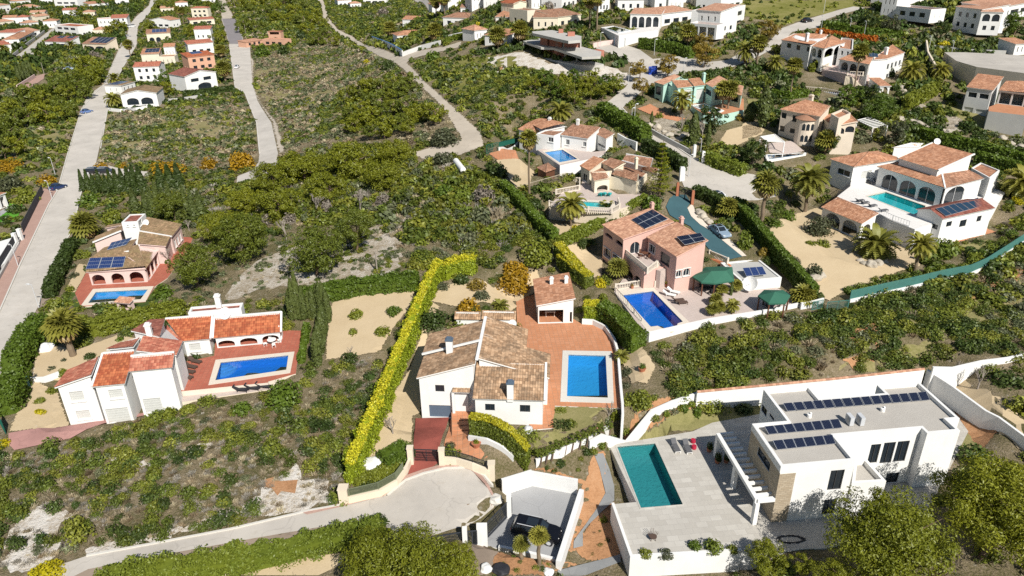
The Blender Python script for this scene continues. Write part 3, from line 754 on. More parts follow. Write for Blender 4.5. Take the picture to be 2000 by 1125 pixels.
class Blk:
 def __init__(s, H, W4, zb, roof, wall, rm, inset, faces, trim, open_, ridge, rise, corr):
  s.H, s.W, s.zb, s.roof, s.wall, s.rm, s.faces, s.trim, s.open, s.ridge, s.rise, s.corr = H, W4, zb, roof, wall, rm, faces, trim, open_, ridge, rise, corr
  n = len(W4); EXCL.append(([tuple(p.xy) for p in W4], 0.5)); s.wins = []; s.fmat = {}
  ins = inset if roof != 'flat' else 0.0
  s.C = []
  for i in range(n):
   p = W4[i]; nx = (W4[(i+1) % n]-p).xy.normalized(); pv = (W4[i-1]-p).xy.normalized(); q = p.xy+(nx+pv)*ins
   s.C.append(Vector((q.x, q.y, p.z)))
  s.F = {'f': (0,1), 'r': (1,2), 'b': (2,3), 'l': (3,0)} if n == 4 else {chr(97+i): (i, (i+1) % n) for i in range(n)}
  if n > 4: s.faces = ''.join(s.F)
 def onface(s, f, p):
  i, j = s.F[f]; a, b = s.C[i], s.C[j]; t = (b-a).xy; L = t.length; t = t/L; n = Vector((t.y, -t.x)); d = ray(p)
  k = (a.xy-EYE.xy).dot(n)/d.xy.dot(n); q = EYE+d*k
  return (q.xy-a.xy).dot(t), q.z, L
 def w(s, f, kind, px):
  """window, door or arch on a face, from the photo's top-left and bottom-right corners of it"""
  for k in range(0, len(px), 2):
   x0, z1, L = s.onface(f, px[k]); x1, z0, _ = s.onface(f, px[k+1])
   if x1 < x0: x0, x1 = x1, x0
   i, j = s.F[f]
   x0 = max(0.15, x0); x1 = min(L-0.15, x1)
   if x1-x0 < 0.25: continue
   zt = min(s.C[i].z+(s.C[j].z-s.C[i].z)*x/L for x in (x0, x1))-0.12
   z1 = min(z1, zt); z0 = max(z0, s.zb+0.03)
   if kind == 'arch' and f in s.open and z0-s.zb < 1.0: z0 = s.zb+0.03
   if z1-z0 < 0.3: continue
   s.wins.append((f, kind, x0, x1, z0, z1))
  return s
 def row(s, f, kind, n, x0, x1, z0, z1, gap=0.3):
  """n like openings spread along a face, in metres from the datum; x as a share of the face length"""
  i, j = s.F[f]; L = (s.C[j]-s.C[i]).xy.length; a, b = x0*L, x1*L; wd = (b-a)/n
  for k in range(n): s.wins.append((f, kind, a+wd*k+gap/2, a+wd*(k+1)-gap/2, max(s.H.z+z0, s.zb+0.03), s.H.z+z1))
  return s
 def finish(s):
  H = s.H; e = H.e; W4 = s.W; b = MB(); rh = {}
  flat = s.roof == 'flat'
  tops = [c.z-(0.02 if not flat else 0) for c in s.C]
  if s.roof in ('gable', 'hip'):
   tops = [c.z-0.02 for c in s.C]
  for f in s.faces:
   i, j = s.F[f]; a, c = s.C[i], s.C[j]; t = (c-a).xy; L = t.length; t = t/L; n = Vector((t.y, -t.x))
   outer = [(0, s.zb-0.6), (L, s.zb-0.6), (L, tops[j]), (0, tops[i])]
   if s.roof == 'gable' and ((s.ridge == 'u' and f in 'lr') or (s.ridge == 'v' and f in 'fb')):
    outer = [(0, s.zb-0.6), (L, s.zb-0.6), (L, tops[j]), (L/2, (tops[i]+tops[j])/2+s.rise-0.1), (0, tops[i])]
   th = 0.3 if f in s.open else 0.18
   holes = []; done = []
   for (ff, kind, x0, x1, z0, z1) in s.wins:
    if ff != f: continue
    if any(x0 < q[1]+0.04 and x1 > q[0]-0.04 and z0 < q[3]+0.04 and z1 > q[2]-0.04 for q in done): continue
    done.append((x0, x1, z0, z1))
    h = arch_hole(x0, x1, z0, z1) if kind.startswith('arch') else [(x0, z0), (x1, z0), (x1, z1), (x0, z1)]
    holes.append((h, kind, x0, x1, z0, z1))
   def W(x, z, d=0.0): return Vector((a.x+t.x*x-n.x*d, a.y+t.y*x-n.y*d, z))
   v, tri = cdt(outer, [h[0] for h in holes])
   bm_ = MB() if f in s.fmat else b
   for q in tri:
    pts = [W(v[k].x, v[k].y) for k in q]
    if (pts[1]-pts[0]).cross(pts[2]-pts[0]).xy.dot(n) < 0: pts = pts[::-1]
    bm_.faceuv(pts)
   if f in s.fmat: bm_.build('wall', s.fmat[f], e)
   if f in s.open:   # the inner skin of a porch wall
    for q in tri:
     pts = [W(v[k].x, v[k].y, th) for k in q]
     if (pts[1]-pts[0]).cross(pts[2]-pts[0]).xy.dot(n) > 0: pts = pts[::-1]
     b.faceuv(pts)
   for h, kind, x0, x1, z0, z1 in holes:
    m = len(h)
    for k in range(m):
     p, q = h[k], h[(k+1) % m]; b.face([W(*p), W(*q), W(q[0], q[1], th), W(p[0], p[1], th)])
    if f in s.open and kind in ('arch', 'open'): continue
    if kind in ('archopen', 'open'): continue
    pm = {'win': GLASS, 'arch': GLASS, 'door': GLASS, 'shut': SHUT, 'garage': GARAGE, 'wdoor': WOOD, 'wgarage': SHUT, 'dwin': GLASS, 'archw': GLASS, 'glass': GLASS}[kind]
    nm = {'garage': 'garage_door', 'wgarage': 'garage_door', 'door': 'door', 'wdoor': 'door'}.get(kind, 'window')
    g = MB(); g.face([W(p[0], p[1], th-0.03) for p in h]); pane = g.build(nm, pm, e)
    if nm == 'window' and not H.far and kind != 'shut':
     fr = MB(); fm = DFRAME if kind in ('dwin', 'glass') else FRAME; k = 0.06
     for (p, q) in (((x0, z0+k/2), (x1, z0+k/2)), ((x0+k/2, z0), (x0+k/2, z1)), ((x1-k/2, z0), (x1-k/2, z1)), (((x0+x1)/2, z0), ((x0+x1)/2, z1-(0.1 if kind.startswith('arch') else 0)))) + (() if kind.startswith('arch') else (((x0, z1-k/2), (x1, z1-k/2)),)):
      fr.bar(W(p[0], p[1], th-0.07), W(q[0], q[1], th-0.07), k)
     fr.build('frame', fm, pane)
    if kind in ('win', 'archw', 'shut') and not H.far:
     sl = MB(); sl.bar(W(x0-0.1, z0-0.04,-0.06), W(x1+0.1, z0-0.04,-0.06), 0.2,0.07)
     if kind == 'archw' or s.H.wall in (PINK, GREEN, OCHRE):
      for (p, q) in (((x0-0.1, z0), (x0-0.1, z1)), ((x1+0.1, z0), (x1+0.1, z1)), ((x0-0.16, z1+0.1), (x1+0.16, z1+0.1))):
       sl.bar(W(p[0], p[1], -0.03), W(q[0], q[1], -0.03), 0.2,0.06)
      sl.build('surround', TRIM, pane)
     else: sl.build('sill', TRIM, pane)
    if kind in ('wgarage', 'shut') and not H.far:
     sl = MB(); k = int((z1-z0)/0.3)
     for q in range(1, k): sl.bar(W(x0, z0+(z1-z0)*q/k, th-0.05), W(x1, z0+(z1-z0)*q/k, th-0.05), 0.03)
     sl.build('slats', SHUT, pane)
  b.build('wall', s.wall, e)
  # roof
  if s.roof == 'slope':
   r = MB(); E_, F_, N_ = tile_slab(r, [W4[0], W4[1], W4[2], W4[3]] if abs(W4[0].z-W4[1].z) < 0.03 else ([W4[3], W4[0], W4[1], W4[2]] if W4[0].z < W4[1].z else [W4[1], W4[2], W4[3], W4[0]]), corr=s.corr)
   ro = r.build('roof', [s.rm, TRIM if s.wall is WHITE else s.wall], e)
   t = MB()
   for ch, (i, j) in s.F.items():
    if ch in s.trim:
     up = Vector((0,0,0.06)); t.bar(W4[i]+up, W4[j]+up, 0.24,0.2)
   if s.trim: t.build('verge', TRIM, ro)
  elif s.roof in ('gable', 'hip'):
   A, B_, C_, D = W4; r = MB(); up = Vector((0,0, s.rise))
   if s.ridge == 'v': A, B_, C_, D = B_, C_, D, A
   m0, m1 = (A+D)/2+up, (B_+C_)/2+up
   if s.roof == 'hip':
    k = min(0.5, (A-D).length/2/max((A-B_).length, 0.1)); q = (m1-m0); m0, m1 = m0+q*k*0.95, m1-q*k*0.95
   tile_slab(r, [A, B_, m1, m0], corr=s.corr); tile_slab(r, [C_, D, m0, m1], corr=s.corr)
   if s.roof == 'hip':
    tile_slab(r, [B_, C_, m1], corr=s.corr); tile_slab(r, [D, A, m0], corr=s.corr)
   ro = r.build('roof', [s.rm, TRIM if s.wall is WHITE else s.wall], e)
   t = MB(); u2 = Vector((0,0,0.05)); t.tube([m0+u2, m1+u2], 0.11,6)
   if s.roof == 'hip':
    for p, q in ((A, m0), (D, m0), (B_, m1), (C_, m1)): t.tube([p+u2, q+u2], 0.1,6)
   t.build('ridge_tiles', s.rm, ro)
  elif flat:
   p = MB(); wd = 0.3; ins = []; N = len(s.C)
   for i in range(N):
    q = s.C[i]; nx = (s.C[(i+1) % N]-q).xy.normalized(); pv = (s.C[i-1]-q).xy.normalized(); k = q.xy+(nx+pv)*(wd if pv.x*nx.y-pv.y*nx.x < 0 else -wd); ins.append(Vector((k.x, k.y, q.z)))
   for i in range(N):
    j = (i+1) % N; p.faceuv([s.C[i], s.C[j], ins[j], ins[i]])
    lo = Vector((0,0, s.rise)); p.faceuv([ins[j]-lo, ins[i]-lo, ins[i], ins[j]])
   p.build('parapet', s.wall, e)
   r = MB(); r.faceuv([q-Vector((0,0, s.rise)) for q in ins]); r.build('roof', s.rm, e)
def HG(base, z, ytop):
 """height at which a vertical edge standing on a photo pixel (at height z) reaches photo row ytop"""
 p = P(base, z); lo, hi = z, z+30
 for _ in range(40):
  m = (lo+hi)/2
  if PX((p.x, p.y, m))[1] > ytop: lo = m
  else: hi = m
 return lo
# ------------------------------------------------------------------ terraces and pools: shapes first, so the terrain can be cut for them
ZM, ZL, ZR, ZP, ZE, ZF, ZG, ZV = 2.6,2.3,1.1,5.0,11.2,9.4,9.8,0.6   # datum of each property
TERR = dict(
 main=(Y3(755,283,868,250,1180,440,1250,443,1330,482,1385,560,1412,650,1428,860,1440,985,1005,968,998,1112,868,1122,600,800,760,460), ZM),
 left=(Y2(0,790,15,590,240,545,250,430,745,370,842,372,800,668,612,722,610,729), ZL),
 left_low=(Y2(4,788,612,722,625,775,20,862), ZL-0.7),
 rear=(Z5(515,1028,590,890,1000,800,1190,640,1325,645,1290,740,1150,925,1060,985,1000,1090,960,1092,555,1122), ZR),
 pink=(Y4(180,690,240,600,560,560,730,560,1000,600,1330,600,1330,660,1580,775,1240,845,860,905,430,1003,395,985), ZP),
 pink_up=(Y4(240,410,300,375,420,290,590,400,600,470,560,545,545,540,480,512,416,562), ZP+3.0),
 epool=(Z7(350,255,500,225,720,270,880,255,900,250,750,310,505,362), ZE),
 fpool=(Z7(430,640,470,600,545,525,640,520,680,420,900,560,1090,555,1080,610,920,660,870,690), ZF),
 big=(Z8(612,410,730,318,860,300,900,250,1300,420,1540,330,1700,385,1620,470,1300,560,1115,622,968,566,884,522), ZG),
 modern=(Y5(92,532,470,470,560,430,1560,250,1720,470,1500,900,1070,1000,985,1000,830,1020,695,1010,190,1040,105,800,215,790), ZV),
 carport=(Y8(280,920,485,700,475,600,615,545,905,600,930,560,780,1035,405,950), -0.6),
)
POOLS = dict(
 main=(Y3(1055,610,1372,615,1386,950,1040,940), Y3(1093,634,1333,641,1347,915,1083,905), ZM),
 left=(Y2(250,572,792,515,762,662,200,745), Y2(286,587,750,538,735,640,248,712), ZL),
 rear=(Z5(555,1115,638,1000,1056,980,1000,1086), Z5(605,1096,660,1018,1018,1000,965,1070), ZR),
 pink=(Y4(186,695,215,672,462,662,500,700,724,915,640,950,590,972,420,970), Y4(238,712,455,684,668,902,632,915,622,942,585,957,520,948,490,932,440,938), ZP),
 epool=(Z7(380,262,525,243,640,322,497,352), Z7(395,270,520,252,626,318,502,341), ZE),
 fpool=(Z7(520,600,545,590,880,608,890,640,830,665,500,662), Z7(540,610,560,602,866,618,850,650,800,658,530,650), ZF),
 big=(Z8(795,405,925,374,1192,468,1180,500,1105,530), Z8(805,407,925,380,1183,470,1170,500,1105,524), ZG),
 modern=(Y5(118,530,305,518,432,802,232,822), Y5(128,538,300,523,426,800,236,816), ZV),
)
for k, (px, z) in TERR.items():
 if k in ('pink_up', 'carport'): continue
 cut(px, z, 1.2 if k not in ('carport',) else 0.3)
cut(Y3(0,760,200,700,480,760,470,1125,60,1125), 1.3,0.5,0.5)
cut(Y8(640,440,960,520,1090,310,1140,650,1180,1010,1300,1125,960,1125,780,1010,930,540), -0.9,0.2,0.9)
cut(Y1(380,1040,500,1020,1240,920,1240,780,900,600,420,720), 0.3,0.5,0.6)
cut(Z8(330,560,480,450,640,560,770,600,880,560,1110,640,1290,700,1640,600,1650,760,1000,900,600,800), 6.5,0.5,0.5)
fill(Y3(1000,960,1440,980,1440,1100,1200,1140,985,1140), ZM-0.08,0.3,0.7)
fill(Y8(220,210,480,130,700,170,760,50,640,330,520,370,330,300), ZM-0.1,0.2,0.8)
cut(Y8(250,925,480,690,470,600,400,560,615,540,910,595,940,560,780,1040,400,960), -0.6,0.3,1.5)
cut(Y4(40,380,92,462,250,610,235,700,60,640,-40,480), ZP, 0.5,0.7)
cut(Z7(400,700,900,712,900,800,640,840,480,890,390,800), ZF-2.3,0.2,0.7); cut(Z7(340,380,500,372,700,332,720,400,640,440,480,480,340,460), ZE-2.5,0.2,0.8); cut(Z7(190,180,320,260,330,330,200,310), ZE-2.9,0.3,0.7)
cut(Y5(20,800,100,805,190,1045,720,1015,720,1200,-60,1200), -1.7,0.2,0.8)
for k, (rim, wat, z) in POOLS.items(): cut(wat, z-1.6,1.3,6)
# ------------------------------------------------------------------ ground: one sheet
ny, nx = TX.shape
for _ in range(1):
 pass
me = bpy.data.meshes.new('ground')
co = np.stack([TX, TY, TZ], -1).reshape(-1,3).astype(np.float32)
idx = np.arange(nx*ny).reshape(ny, nx)
qd = np.stack([idx[:-1, :-1], idx[:-1,1:], idx[1:, 1:], idx[1:, :-1]], -1).reshape(-1,4)
me.vertices.add(len(co)); me.vertices.foreach_set('co', co.ravel())
me.loops.add(qd.size); me.loops.foreach_set('vertex_index', qd.ravel().astype(np.int32))
me.polygons.add(len(qd)); me.polygons.foreach_set('loop_start', np.arange(0, qd.size, 4, dtype=np.int32))
me.polygons.foreach_set('use_smooth', np.ones(len(qd), bool)); me.materials.append(GROUND); me.update(calc_edges=True)
go = bpy.data.objects.new('ground', me); COL.objects.link(go); tag(go, kind='structure')

# ------------------------------------------------------------------ natural patches
def patch(px, mat, off=0.04, jag=0.7, name='terrain_patch', step=2.0): return drape(name, px, mat, off, step, jag)
patch(Z4(0,0,740,0,800,40,640,68,400,138,260,180,170,140,0,100), YGRASS, 0.05,1.5, 'meadow', 4)
patch(Z6(0,1060,120,850,400,690,560,720,880,700,950,560,1175,555,1150,890,960,930,640,960,300,1000), CLEAR, 0.05,1.0, 'rocky_ground')
patch(Z6(1450,600,1640,620,1600,700,1480,690), LIME, 0.05,0.8, 'rocky_ground')
patch(Z3(0,430,260,380,480,470,900,480,1080,560,980,680,760,560,560,560,250,480,100,560), LIME, 0.05,0.8, 'rocky_ground', 3)
patch(Z3(0,500,120,490,120,520,0,540), SOIL, 0.09,0.4, 'bare_soil', 3)
patch(Y6(20,1010,100,800,180,690,300,640,520,710,360,790,400,980,200,1080,20,1125), LIME, 0.05,0.6, 'rocky_ground')
patch(Y6(590,960,740,890,1000,850,1180,800,1260,790,1500,690,1731,650,1731,700,1480,770,1250,830,900,920,620,1010), LIME, 0.05,0.35, 'rocky_ground')
patch(Y7(200,560,330,480,430,400,500,520,640,560,690,650,480,690,330,720,120,740,60,700), LIME, 0.05,0.6, 'rocky_ground')
patch(Y7(210,530,300,500,400,520,390,600,280,600), SOIL, 0.09,0.5, 'bare_soil')
patch(Y6(660,350,740,310,900,330,1040,360,1040,400,900,370,740,345), LIME, 0.05,0.4, 'rocky_ground')
patch(Y6(1280,260,1380,230,1440,250,1330,300), LIME, 0.05,0.4, 'rocky_ground')
patch(S0(690,270,720,262,760,215,700,190,660,205,600,170,560,200,560,240), DRYG, 0.05,1.2, 'dry_grassland', 3)
patch(S0(500,110,640,90,770,130,780,160,700,180,560,220,500,180), DRYG, 0.05,1.6, 'dry_grassland', 3)
patch(S0(205,225,480,215,505,270,430,300,200,300), DRYG, 0.05,1.6, 'dry_grassland', 3)
patch(S0(800,130,1000,110,1030,140,940,200,900,190,840,150), YGRASS, 0.05,1.4, 'dry_grassland', 3)
patch(Z1(120,900,300,870,560,860,520,980,400,1125,200,1125), DRYG, 0.05,1.4, 'dry_grassland', 3)
patch(S0(1640,640,1800,600,1960,520,2000,560,2000,640,1820,700,1640,730), DRYG, 0.05,0.9, 'dry_grassland')
patch(Z8(1250,1125,1500,1000,1700,870,1820,780,1820,900,1700,960,1560,1080), SOIL, 0.09,0.8, 'bare_soil')
patch(S0(1640,665,1700,620,1750,640,1700,700,1650,715), SOIL, 0.09,0.8, 'bare_soil')
patch(Y5(1530,260,1540,250,1660,240,1972,420,1972,560,1700,400), SAND, 0.1,0.4, 'sand_yard')
patch(Z4(1060,790,1180,680,1280,740,1480,800,1500,880,1300,880,1080,840), ROCKS, 0.1,0.6, 'rockery')
patch(Z4(1690,930,1875,900,1875,1010,1700,990), ROCKS, 0.1,0.6, 'rockery')
patch(Z4(1020,560,1190,540,1180,610,1050,640), ROCKS, 0.1,0.5, 'rockery')
patch(Z3(1180,900,1320,860,1500,900,1490,1060,1340,1020,1240,960), ROCKS, 0.1,0.6, 'rockery')
patch(Z4(1180,690,1500,700,1700,860,1640,900,1460,820,1180,740), LAWN, 0.08,0.6, 'lawn')
# sandy and paved yards
def yard(name, px, mat, off=0.14, jag=0.12, step=1.0): return drape(name, px, mat, off, step, jag)
yard('sand_yard', S0(637,704,640,632,650,592,738,570,812,560,800,600,770,640,745,682,735,690,700,695), SAND)
yard('sand_yard', S0(846,592,812,690,768,770,742,846,712,900,716,925,735,925,770,905,804,862,806,815,822,806,826,700,838,640,858,600), SAND)
yard('sand_yard', S0(842,590,860,560,930,548,1000,588,1010,600,990,612,890,600), SAND)
yard('sand_yard', S0(950,560,1005,545,1050,525,1055,560,1010,590), SAND)
yard('sand_yard', Z8(165,640,350,525,500,480,620,640,760,740,980,720,1130,790,1150,860,1000,900,900,955,690,1010,560,1085,430,1050,400,950,330,820,240,740), SAND)
yard('sand_yard', Y1(270,470,400,440,560,470,860,360,1010,385,880,440,720,520,640,560,430,690,340,690,240,700), SAND)
yard('sand_yard', Y1(70,1065,190,800,240,690,420,780,505,1020,300,1050), SAND)
yard('garden_path', Y1(150,1000,170,930,190,800,240,800,230,900,240,1000,270,1030,170,1025), COPING, 0.12)
yard('garden_path', Y1(236,700,262,560,285,470,345,480,335,700), COPING, 0.13)
yard('sand_yard', Z7(60,330,200,320,330,410,300,500,210,530,130,420), SAND)
yard('terracotta_yard', Z7(20,285,150,255,225,325,105,350), TERRA, 0.1)
yard('sand_yard', Z7(395,760,470,770,700,770,640,830,520,850,480,880,430,850), SAND)
yard('sand_yard', Z7(500,940,640,900,800,1000,790,1125,680,1125), SAND)
yard('sand_yard', Y3(1440,600,1560,590,1654,720,1600,830,1500,830,1440,700), SAND)
yard('sand_yard', Y4(930,860,1000,780,1230,760,1210,840,960,890), SAND, 0.1)
yard('sand_yard', Z5(450,1020,540,830,620,840,530,1000,520,1030), SAND, 0.1)
yard('sand_yard', S0(1400,285,1420,255,1480,240,1490,262,1440,285), SAND)
yard('gravel_yard', Z4(0,830,60,800,150,870,100,900,0,930), SAND)
yard('gravel_yard', Z4(170,960,330,940,410,1010,300,1030,180,1020), DECKP)
yard('lawn', Y8(760,50,1120,60,1120,120,1000,165,830,250,640,320,590,240,625,212,750,210), LAWN, 0.1)
yard('lawn', Z8(1390,730,1600,690,1640,730,1440,790), LAWN, 0.1)
yard('terracotta_path', Z8(1290,690,1560,610,1640,640,1380,710), TERRA, 0.11)
yard('lawn', Z5(430,1100,450,1030,520,1020,600,1020,560,1118,960,1095,1050,1000,1120,960,1080,1125,560,1140), TURF, 0.1)
yard('lawn', Z5(0,500,90,390,165,395,110,540,0,545), BTURF, 0.1)
yard('patio', Z5(0,470,90,420,100,440,0,505), GREYC, 0.13)
yard('lawn', Z7(800,290,890,245,905,255,820,305), BTURF, 0.1)
yard('lawn', Z8(1620,330,1740,300,1760,420,1690,390), LAWN, 0.1)
yard('lawn', Z4(180,490,320,500,240,560,190,540), LAWN, 0.1)
yard('lawn', Z4(30,660,180,670,170,710,40,700), LAWN, 0.1)
yard('soil_bed', Y8(615,450,960,520,1000,360,1080,330,1085,600,1070,660,880,900,900,960,800,1010,780,1000,935,545), SOIL, 0.07)
yard('soil_bed', Y8(1070,650,1140,650,1180,1010,970,1030,890,960,1000,760), SOIL, 0.07)
yard('soil_bed', Y8(395,975,770,1035,900,1050,780,1090,680,1125,360,1125,360,1060), SOIL, 0.07)
yard('soil_bed', Y5(1540,260,1720,400,1850,470,1780,560,1700,450,1620,330), SOIL, 0.1)
yard('lawn', Y5(1650,520,1720,480,1790,570,1690,640), LAWN, 0.11)
yard('lawn', Y5(135,518,330,440,540,350,790,320,780,440,560,440,470,470,150,522), LAWN, 0.1)
yard('soil_bed', Y5(0,470,300,330,520,320,500,360,330,430,130,515,0,500), SOIL, 0.08)
# paths and drives
drape('road', S0(0,609,40,518,96,400,112,375,133,300,160,213,171,187,203,165,219,128,232,99,248,77,251,51,267,32,291,11,300,-20,318,-20,293,24,269,53,267,88,256,107,240,133,224,165,211,213,188,318,235,330,290,336,288,344,230,344,182,340,160,374,142,451,100,520,77,596,51,643,16,736,-40,830,-40,690), ROADL, 0.10,3.0)
drape('road', S0(433,37,461,37,478,85,488,88,493,165,503,197,530,240,543,300,545,318,530,345,500,352,462,360,464,345,492,334,505,318,507,300,501,240,479,184,459,171,448,88), ROADL, 0.12,3.0)
drape('road', S0(434,37,461,37,477,86,448,86), ROADG, 0.17,3.0)
drape('track', S0(420,-20,440,-20,443,8,458,36,434,37), TRACK, 0.1,3.0,0.5)
drape('track', S0(631,27,636,36,642,36,660,58,690,72,724,90,780,112,786,107,866,92,900,82,900,92,864,100,800,116,794,123,829,160,877,203,940,262,945,285,893,305,830,312,803,300,903,272,866,211,818,165,775,125,745,112,690,82,660,68,637,46,624,30), TRACK, 0.10,3.0,0.25)
drape('track', S0(634,40,628,20,624,0,632,0,640,30), TRACK, 0.12,3.0,0.4)
drape('road', S0(1157,93,1175,82,1215,86,1250,98,1275,116,1330,110,1380,122,1420,118,1470,92,1500,85,1526,56,1567,41,1638,20,1667,13,1690,16,1641,29,1614,38,1602,53,1547,63,1523,88,1480,112,1430,132,1350,140,1300,150,1262,172,1215,212,1232,230,1290,268,1350,308,1385,322,1400,330,1450,338,1480,343,1520,366,1515,385,1480,392,1433,393,1396,380,1370,372,1336,366,1328,345,1332,322,1250,264,1186,226,1177,208,1222,171,1240,140,1230,122,1190,104), ROAD, 0.10,3.0)
drape('road', S0(-40,1150,60,1125,170,1088,318,1061,450,1036,500,1021,603,1000,665,989,757,970,793,940,827,927,870,917,904,916,945,930,962,950,972,975,964,994,940,1014,912,1030,850,1047,784,1047,726,1016,646,1028,500,1053,289,1091,173,1114,100,1150), ROAD, 0.16,1.0)
drape('road', S0(60,1128,173,1113,289,1090,500,1052,646,1027,726,1014,790,1040,784,1060,726,1034,646,1045,500,1075,289,1112,130,1150), GRAVEL, 0.13,1.5,0.15)
drape('pavement', S0(0,533,86,370,112,375,96,402,40,520,0,611,-40,700,-40,610), PINKPAV, 0.24,2.0)
drape('pavement', S0(600,1008,665,993,750,972,788,940,825,926,870,915,905,917,942,932,955,950,967,974,960,992,962,972,947,948,925,925,905,910,870,908,825,920,783,935,745,966,665,986,590,1003), PINKPAV, 0.22,1.5)
drape('verge', S0(142,451,146,470,120,520,100,560,92,590,70,625,60,660,40,730,10,790,-30,850,-40,830,16,736,51,643,77,596,100,520), GRAVEL, 0.09,2.0,0.3)
drape('driveway', Y7(1180,127,1392,121,1332,306,1335,402,1230,480,1115,526,1160,402,1166,303), REDDRIVE, 0.16,1.5)
drape('driveway', Y6(60,165,460,115,560,100,960,30,1080,0,1085,20,700,100,480,200,100,280,60,240), PINKDRIVE, 0.14,1.5)
drape('driveway', Y4(548,90,575,30,610,5,690,5,722,60,698,100,725,160,790,220,860,262,1090,445,980,470,850,390,720,230,640,190,575,150), TEAL, 0.14,1.5)
drape('footpath', Y4(725,75,700,100,727,158,792,218,862,258,1088,442,1120,440,1000,320,900,300,850,230,760,130,740,80), COPING, 0.11,1.5)
drape('footpath', Y8(1010,350,1070,350,1110,450,1140,560,1140,650,1060,720,990,790,940,850,940,940,880,955,882,910,960,800,1040,680,1085,600,1060,500,1045,440), PATHM, 0.13,1.0)
drape('footpath', Y8(780,1095,960,1050,1100,1015,1180,990,1180,1040,960,1125,780,1125), PATHM, 0.13,1.0)
drape('forecourt', Y8(205,925,280,925,405,975,365,1060,300,1125,230,1125,200,1000), GRAVEL, 0.1,1.0)
drape('forecourt', Y7(0,1125,190,1060,480,1010,760,975,700,1060,560,1125), SAND, 0.1,1.0)
drape('road', Z4(1360,395,1460,375,1875,385,1875,440,1700,430,1420,410), GREYC, 0.3,2.0)
drape('road', Z1(0,120,120,55,130,75,0,135), ROAD, 0.12,5)
drape('road', Z1(70,440,150,390,330,250,420,180,450,210,260,350,240,420,150,420), ROAD, 0.12,4)
drape('footpath', Z1(100,660,260,560,330,540,320,580,150,690), PINKPAV, 0.12,4)
drape('road', S0(800,-20,815,-20,845,18,850,22,838,22,815,5), ROAD, 0.1,4)
drape('forecourt', S0(490,112,495,118,493,172,505,196,540,240,556,300,545,300,532,238,505,195,493,165), TRACK, 0.1,3,0.4)

# ------------------------------------------------------------------ terraces
platform('terrace', TERR['main'][0], ZM, TERRA, WHITE, holes=[POOLS['main'][1]])
platform('terrace', TERR['left'][0], ZL, REDTERRA, COPING, holes=[POOLS['left'][1]])
platform('terrace', TERR['left_low'][0], ZL-0.7, DECKP, CREAM)
platform('terrace', TERR['rear'][0], ZR, REDTERRA, COPING, holes=[POOLS['rear'][1]])
platform('terrace', TERR['pink'][0], ZP, DECKP, WHITE, holes=[POOLS['pink'][1]])
platform('terrace', TERR['epool'][0], ZE, DECKP, WHITE, holes=[POOLS['epool'][1]])
platform('terrace', TERR['fpool'][0], ZF, DECKP, CREAM, holes=[POOLS['fpool'][1]])
platform('terrace', TERR['big'][0], ZG, WDECK, WHITE, holes=[POOLS['big'][1]])
platform('terrace', TERR['modern'][0], ZV, STONE, WHITE, holes=[POOLS['modern'][1]])
platform('parking_bay', TERR['carport'][0], -0.6, GREYC, WHITE)
pool('blue rectangular pool with a wide pale rim beside the weathered tile villa', *POOLS['main'], M_SKY, PALESTONE)
pool('deep blue pool with curved corner steps on the red terrace of the white villa', *POOLS['left'], M_BLUE, depth=1.1)
pl_ = bpy.data.objects['swimming_pool.001']; b = MB(); c_ = P(Y2(288,592)[0], ZL); dx_ = (P(Y2(750,540)[0], ZL)-c_).xy.normalized(); dy_ = Vector((dx_.y, -dx_.x))
for i, r_ in enumerate((1.9,1.4,0.9)): b.prism([c_.xy]+[c_.xy+dx_*r_*math.cos(a*0.196)+dy_*r_*math.sin(a*0.196) for a in range(9)], ZL-1.1, ZL-0.75+0.2*i)
b.build('steps', mosaic('pale_mosaic', (0.12,0.36,0.72)), pl_)
pool('light blue pool on green lawn below the villa with roof lichen', *POOLS['rear'], M_SKY, depth=0.8)
pool('deep blue pool with rounded bay end below the pink villa', *POOLS['pink'], M_BLUE)
pool('small blue pool raised on a white wall between white villas', *POOLS['epool'], M_SKY, depth=0.6)
pool('turquoise pool with white balustrade behind the tall feather palm', *POOLS['fpool'], M_TURQ, depth=0.7)
pool('long turquoise pool on the white deck of the large arcaded villa', *POOLS['big'], M_TURQ, depth=0.9)
pool('teal infinity pool on stone terrace beside the modern flat roofed villa', *POOLS['modern'], M_TEAL, STONE)

drape('entrance_court', Y7(1425,10,1528,10,1530,100,1512,235,1575,300,1640,372,1600,390,1440,335,1360,300,1390,200), TERRA, 0.12,1.0)

yard('terracotta_yard', Z3(1105,800,1200,765,1345,845,1460,872,1400,892,1250,862), TERRA)
# ------------------------------------------------------------------ the villas
# --- weathered tile villa in the middle
h = House('white villa with weathered brown tile roofs and a blue garage door in the middle', ZM, roof=T_OLD)
eR = HG((1064.5,832), ZM, 783)-ZM; eL = HG((825.3,817.4), 1.4,740.3)-ZM
A = h.blk(Y3(455,922,938,936,950,688,515,685), (eR, eR+1.9), -1.2, trim='r')
A.w('f', 'dwin', Y3(553,955,617,1000)).w('f', 'dwin', Y3(778,962,845,1010))
rg = eL+2.1
L1 = h.blk(Y3(120,790,495,697,512,560,150,640), (eL, rg, rg, eL), -1.3, trim='')
L1.w('f', 'dwin', Y3(230,833,292,878)).w('f', 'garage', Y3(190,962,335,1048))
h.blk(Y3(130,630,517,553,557,393,205,522), (eL+0.25, rg+0.25, rg+0.25, eL+0.25), -0.6, trim='f')
h.blk(Y3(502,672,968,772,982,598,518,540), (rg-0.02, rg-2.5, rg-2.5, rg-0.02), 0, trim='')
h.blk(Y3(518,548,826,556,832,468,558,394), (rg+0.03, rg-1.7, rg-1.7, rg+0.03), 0)
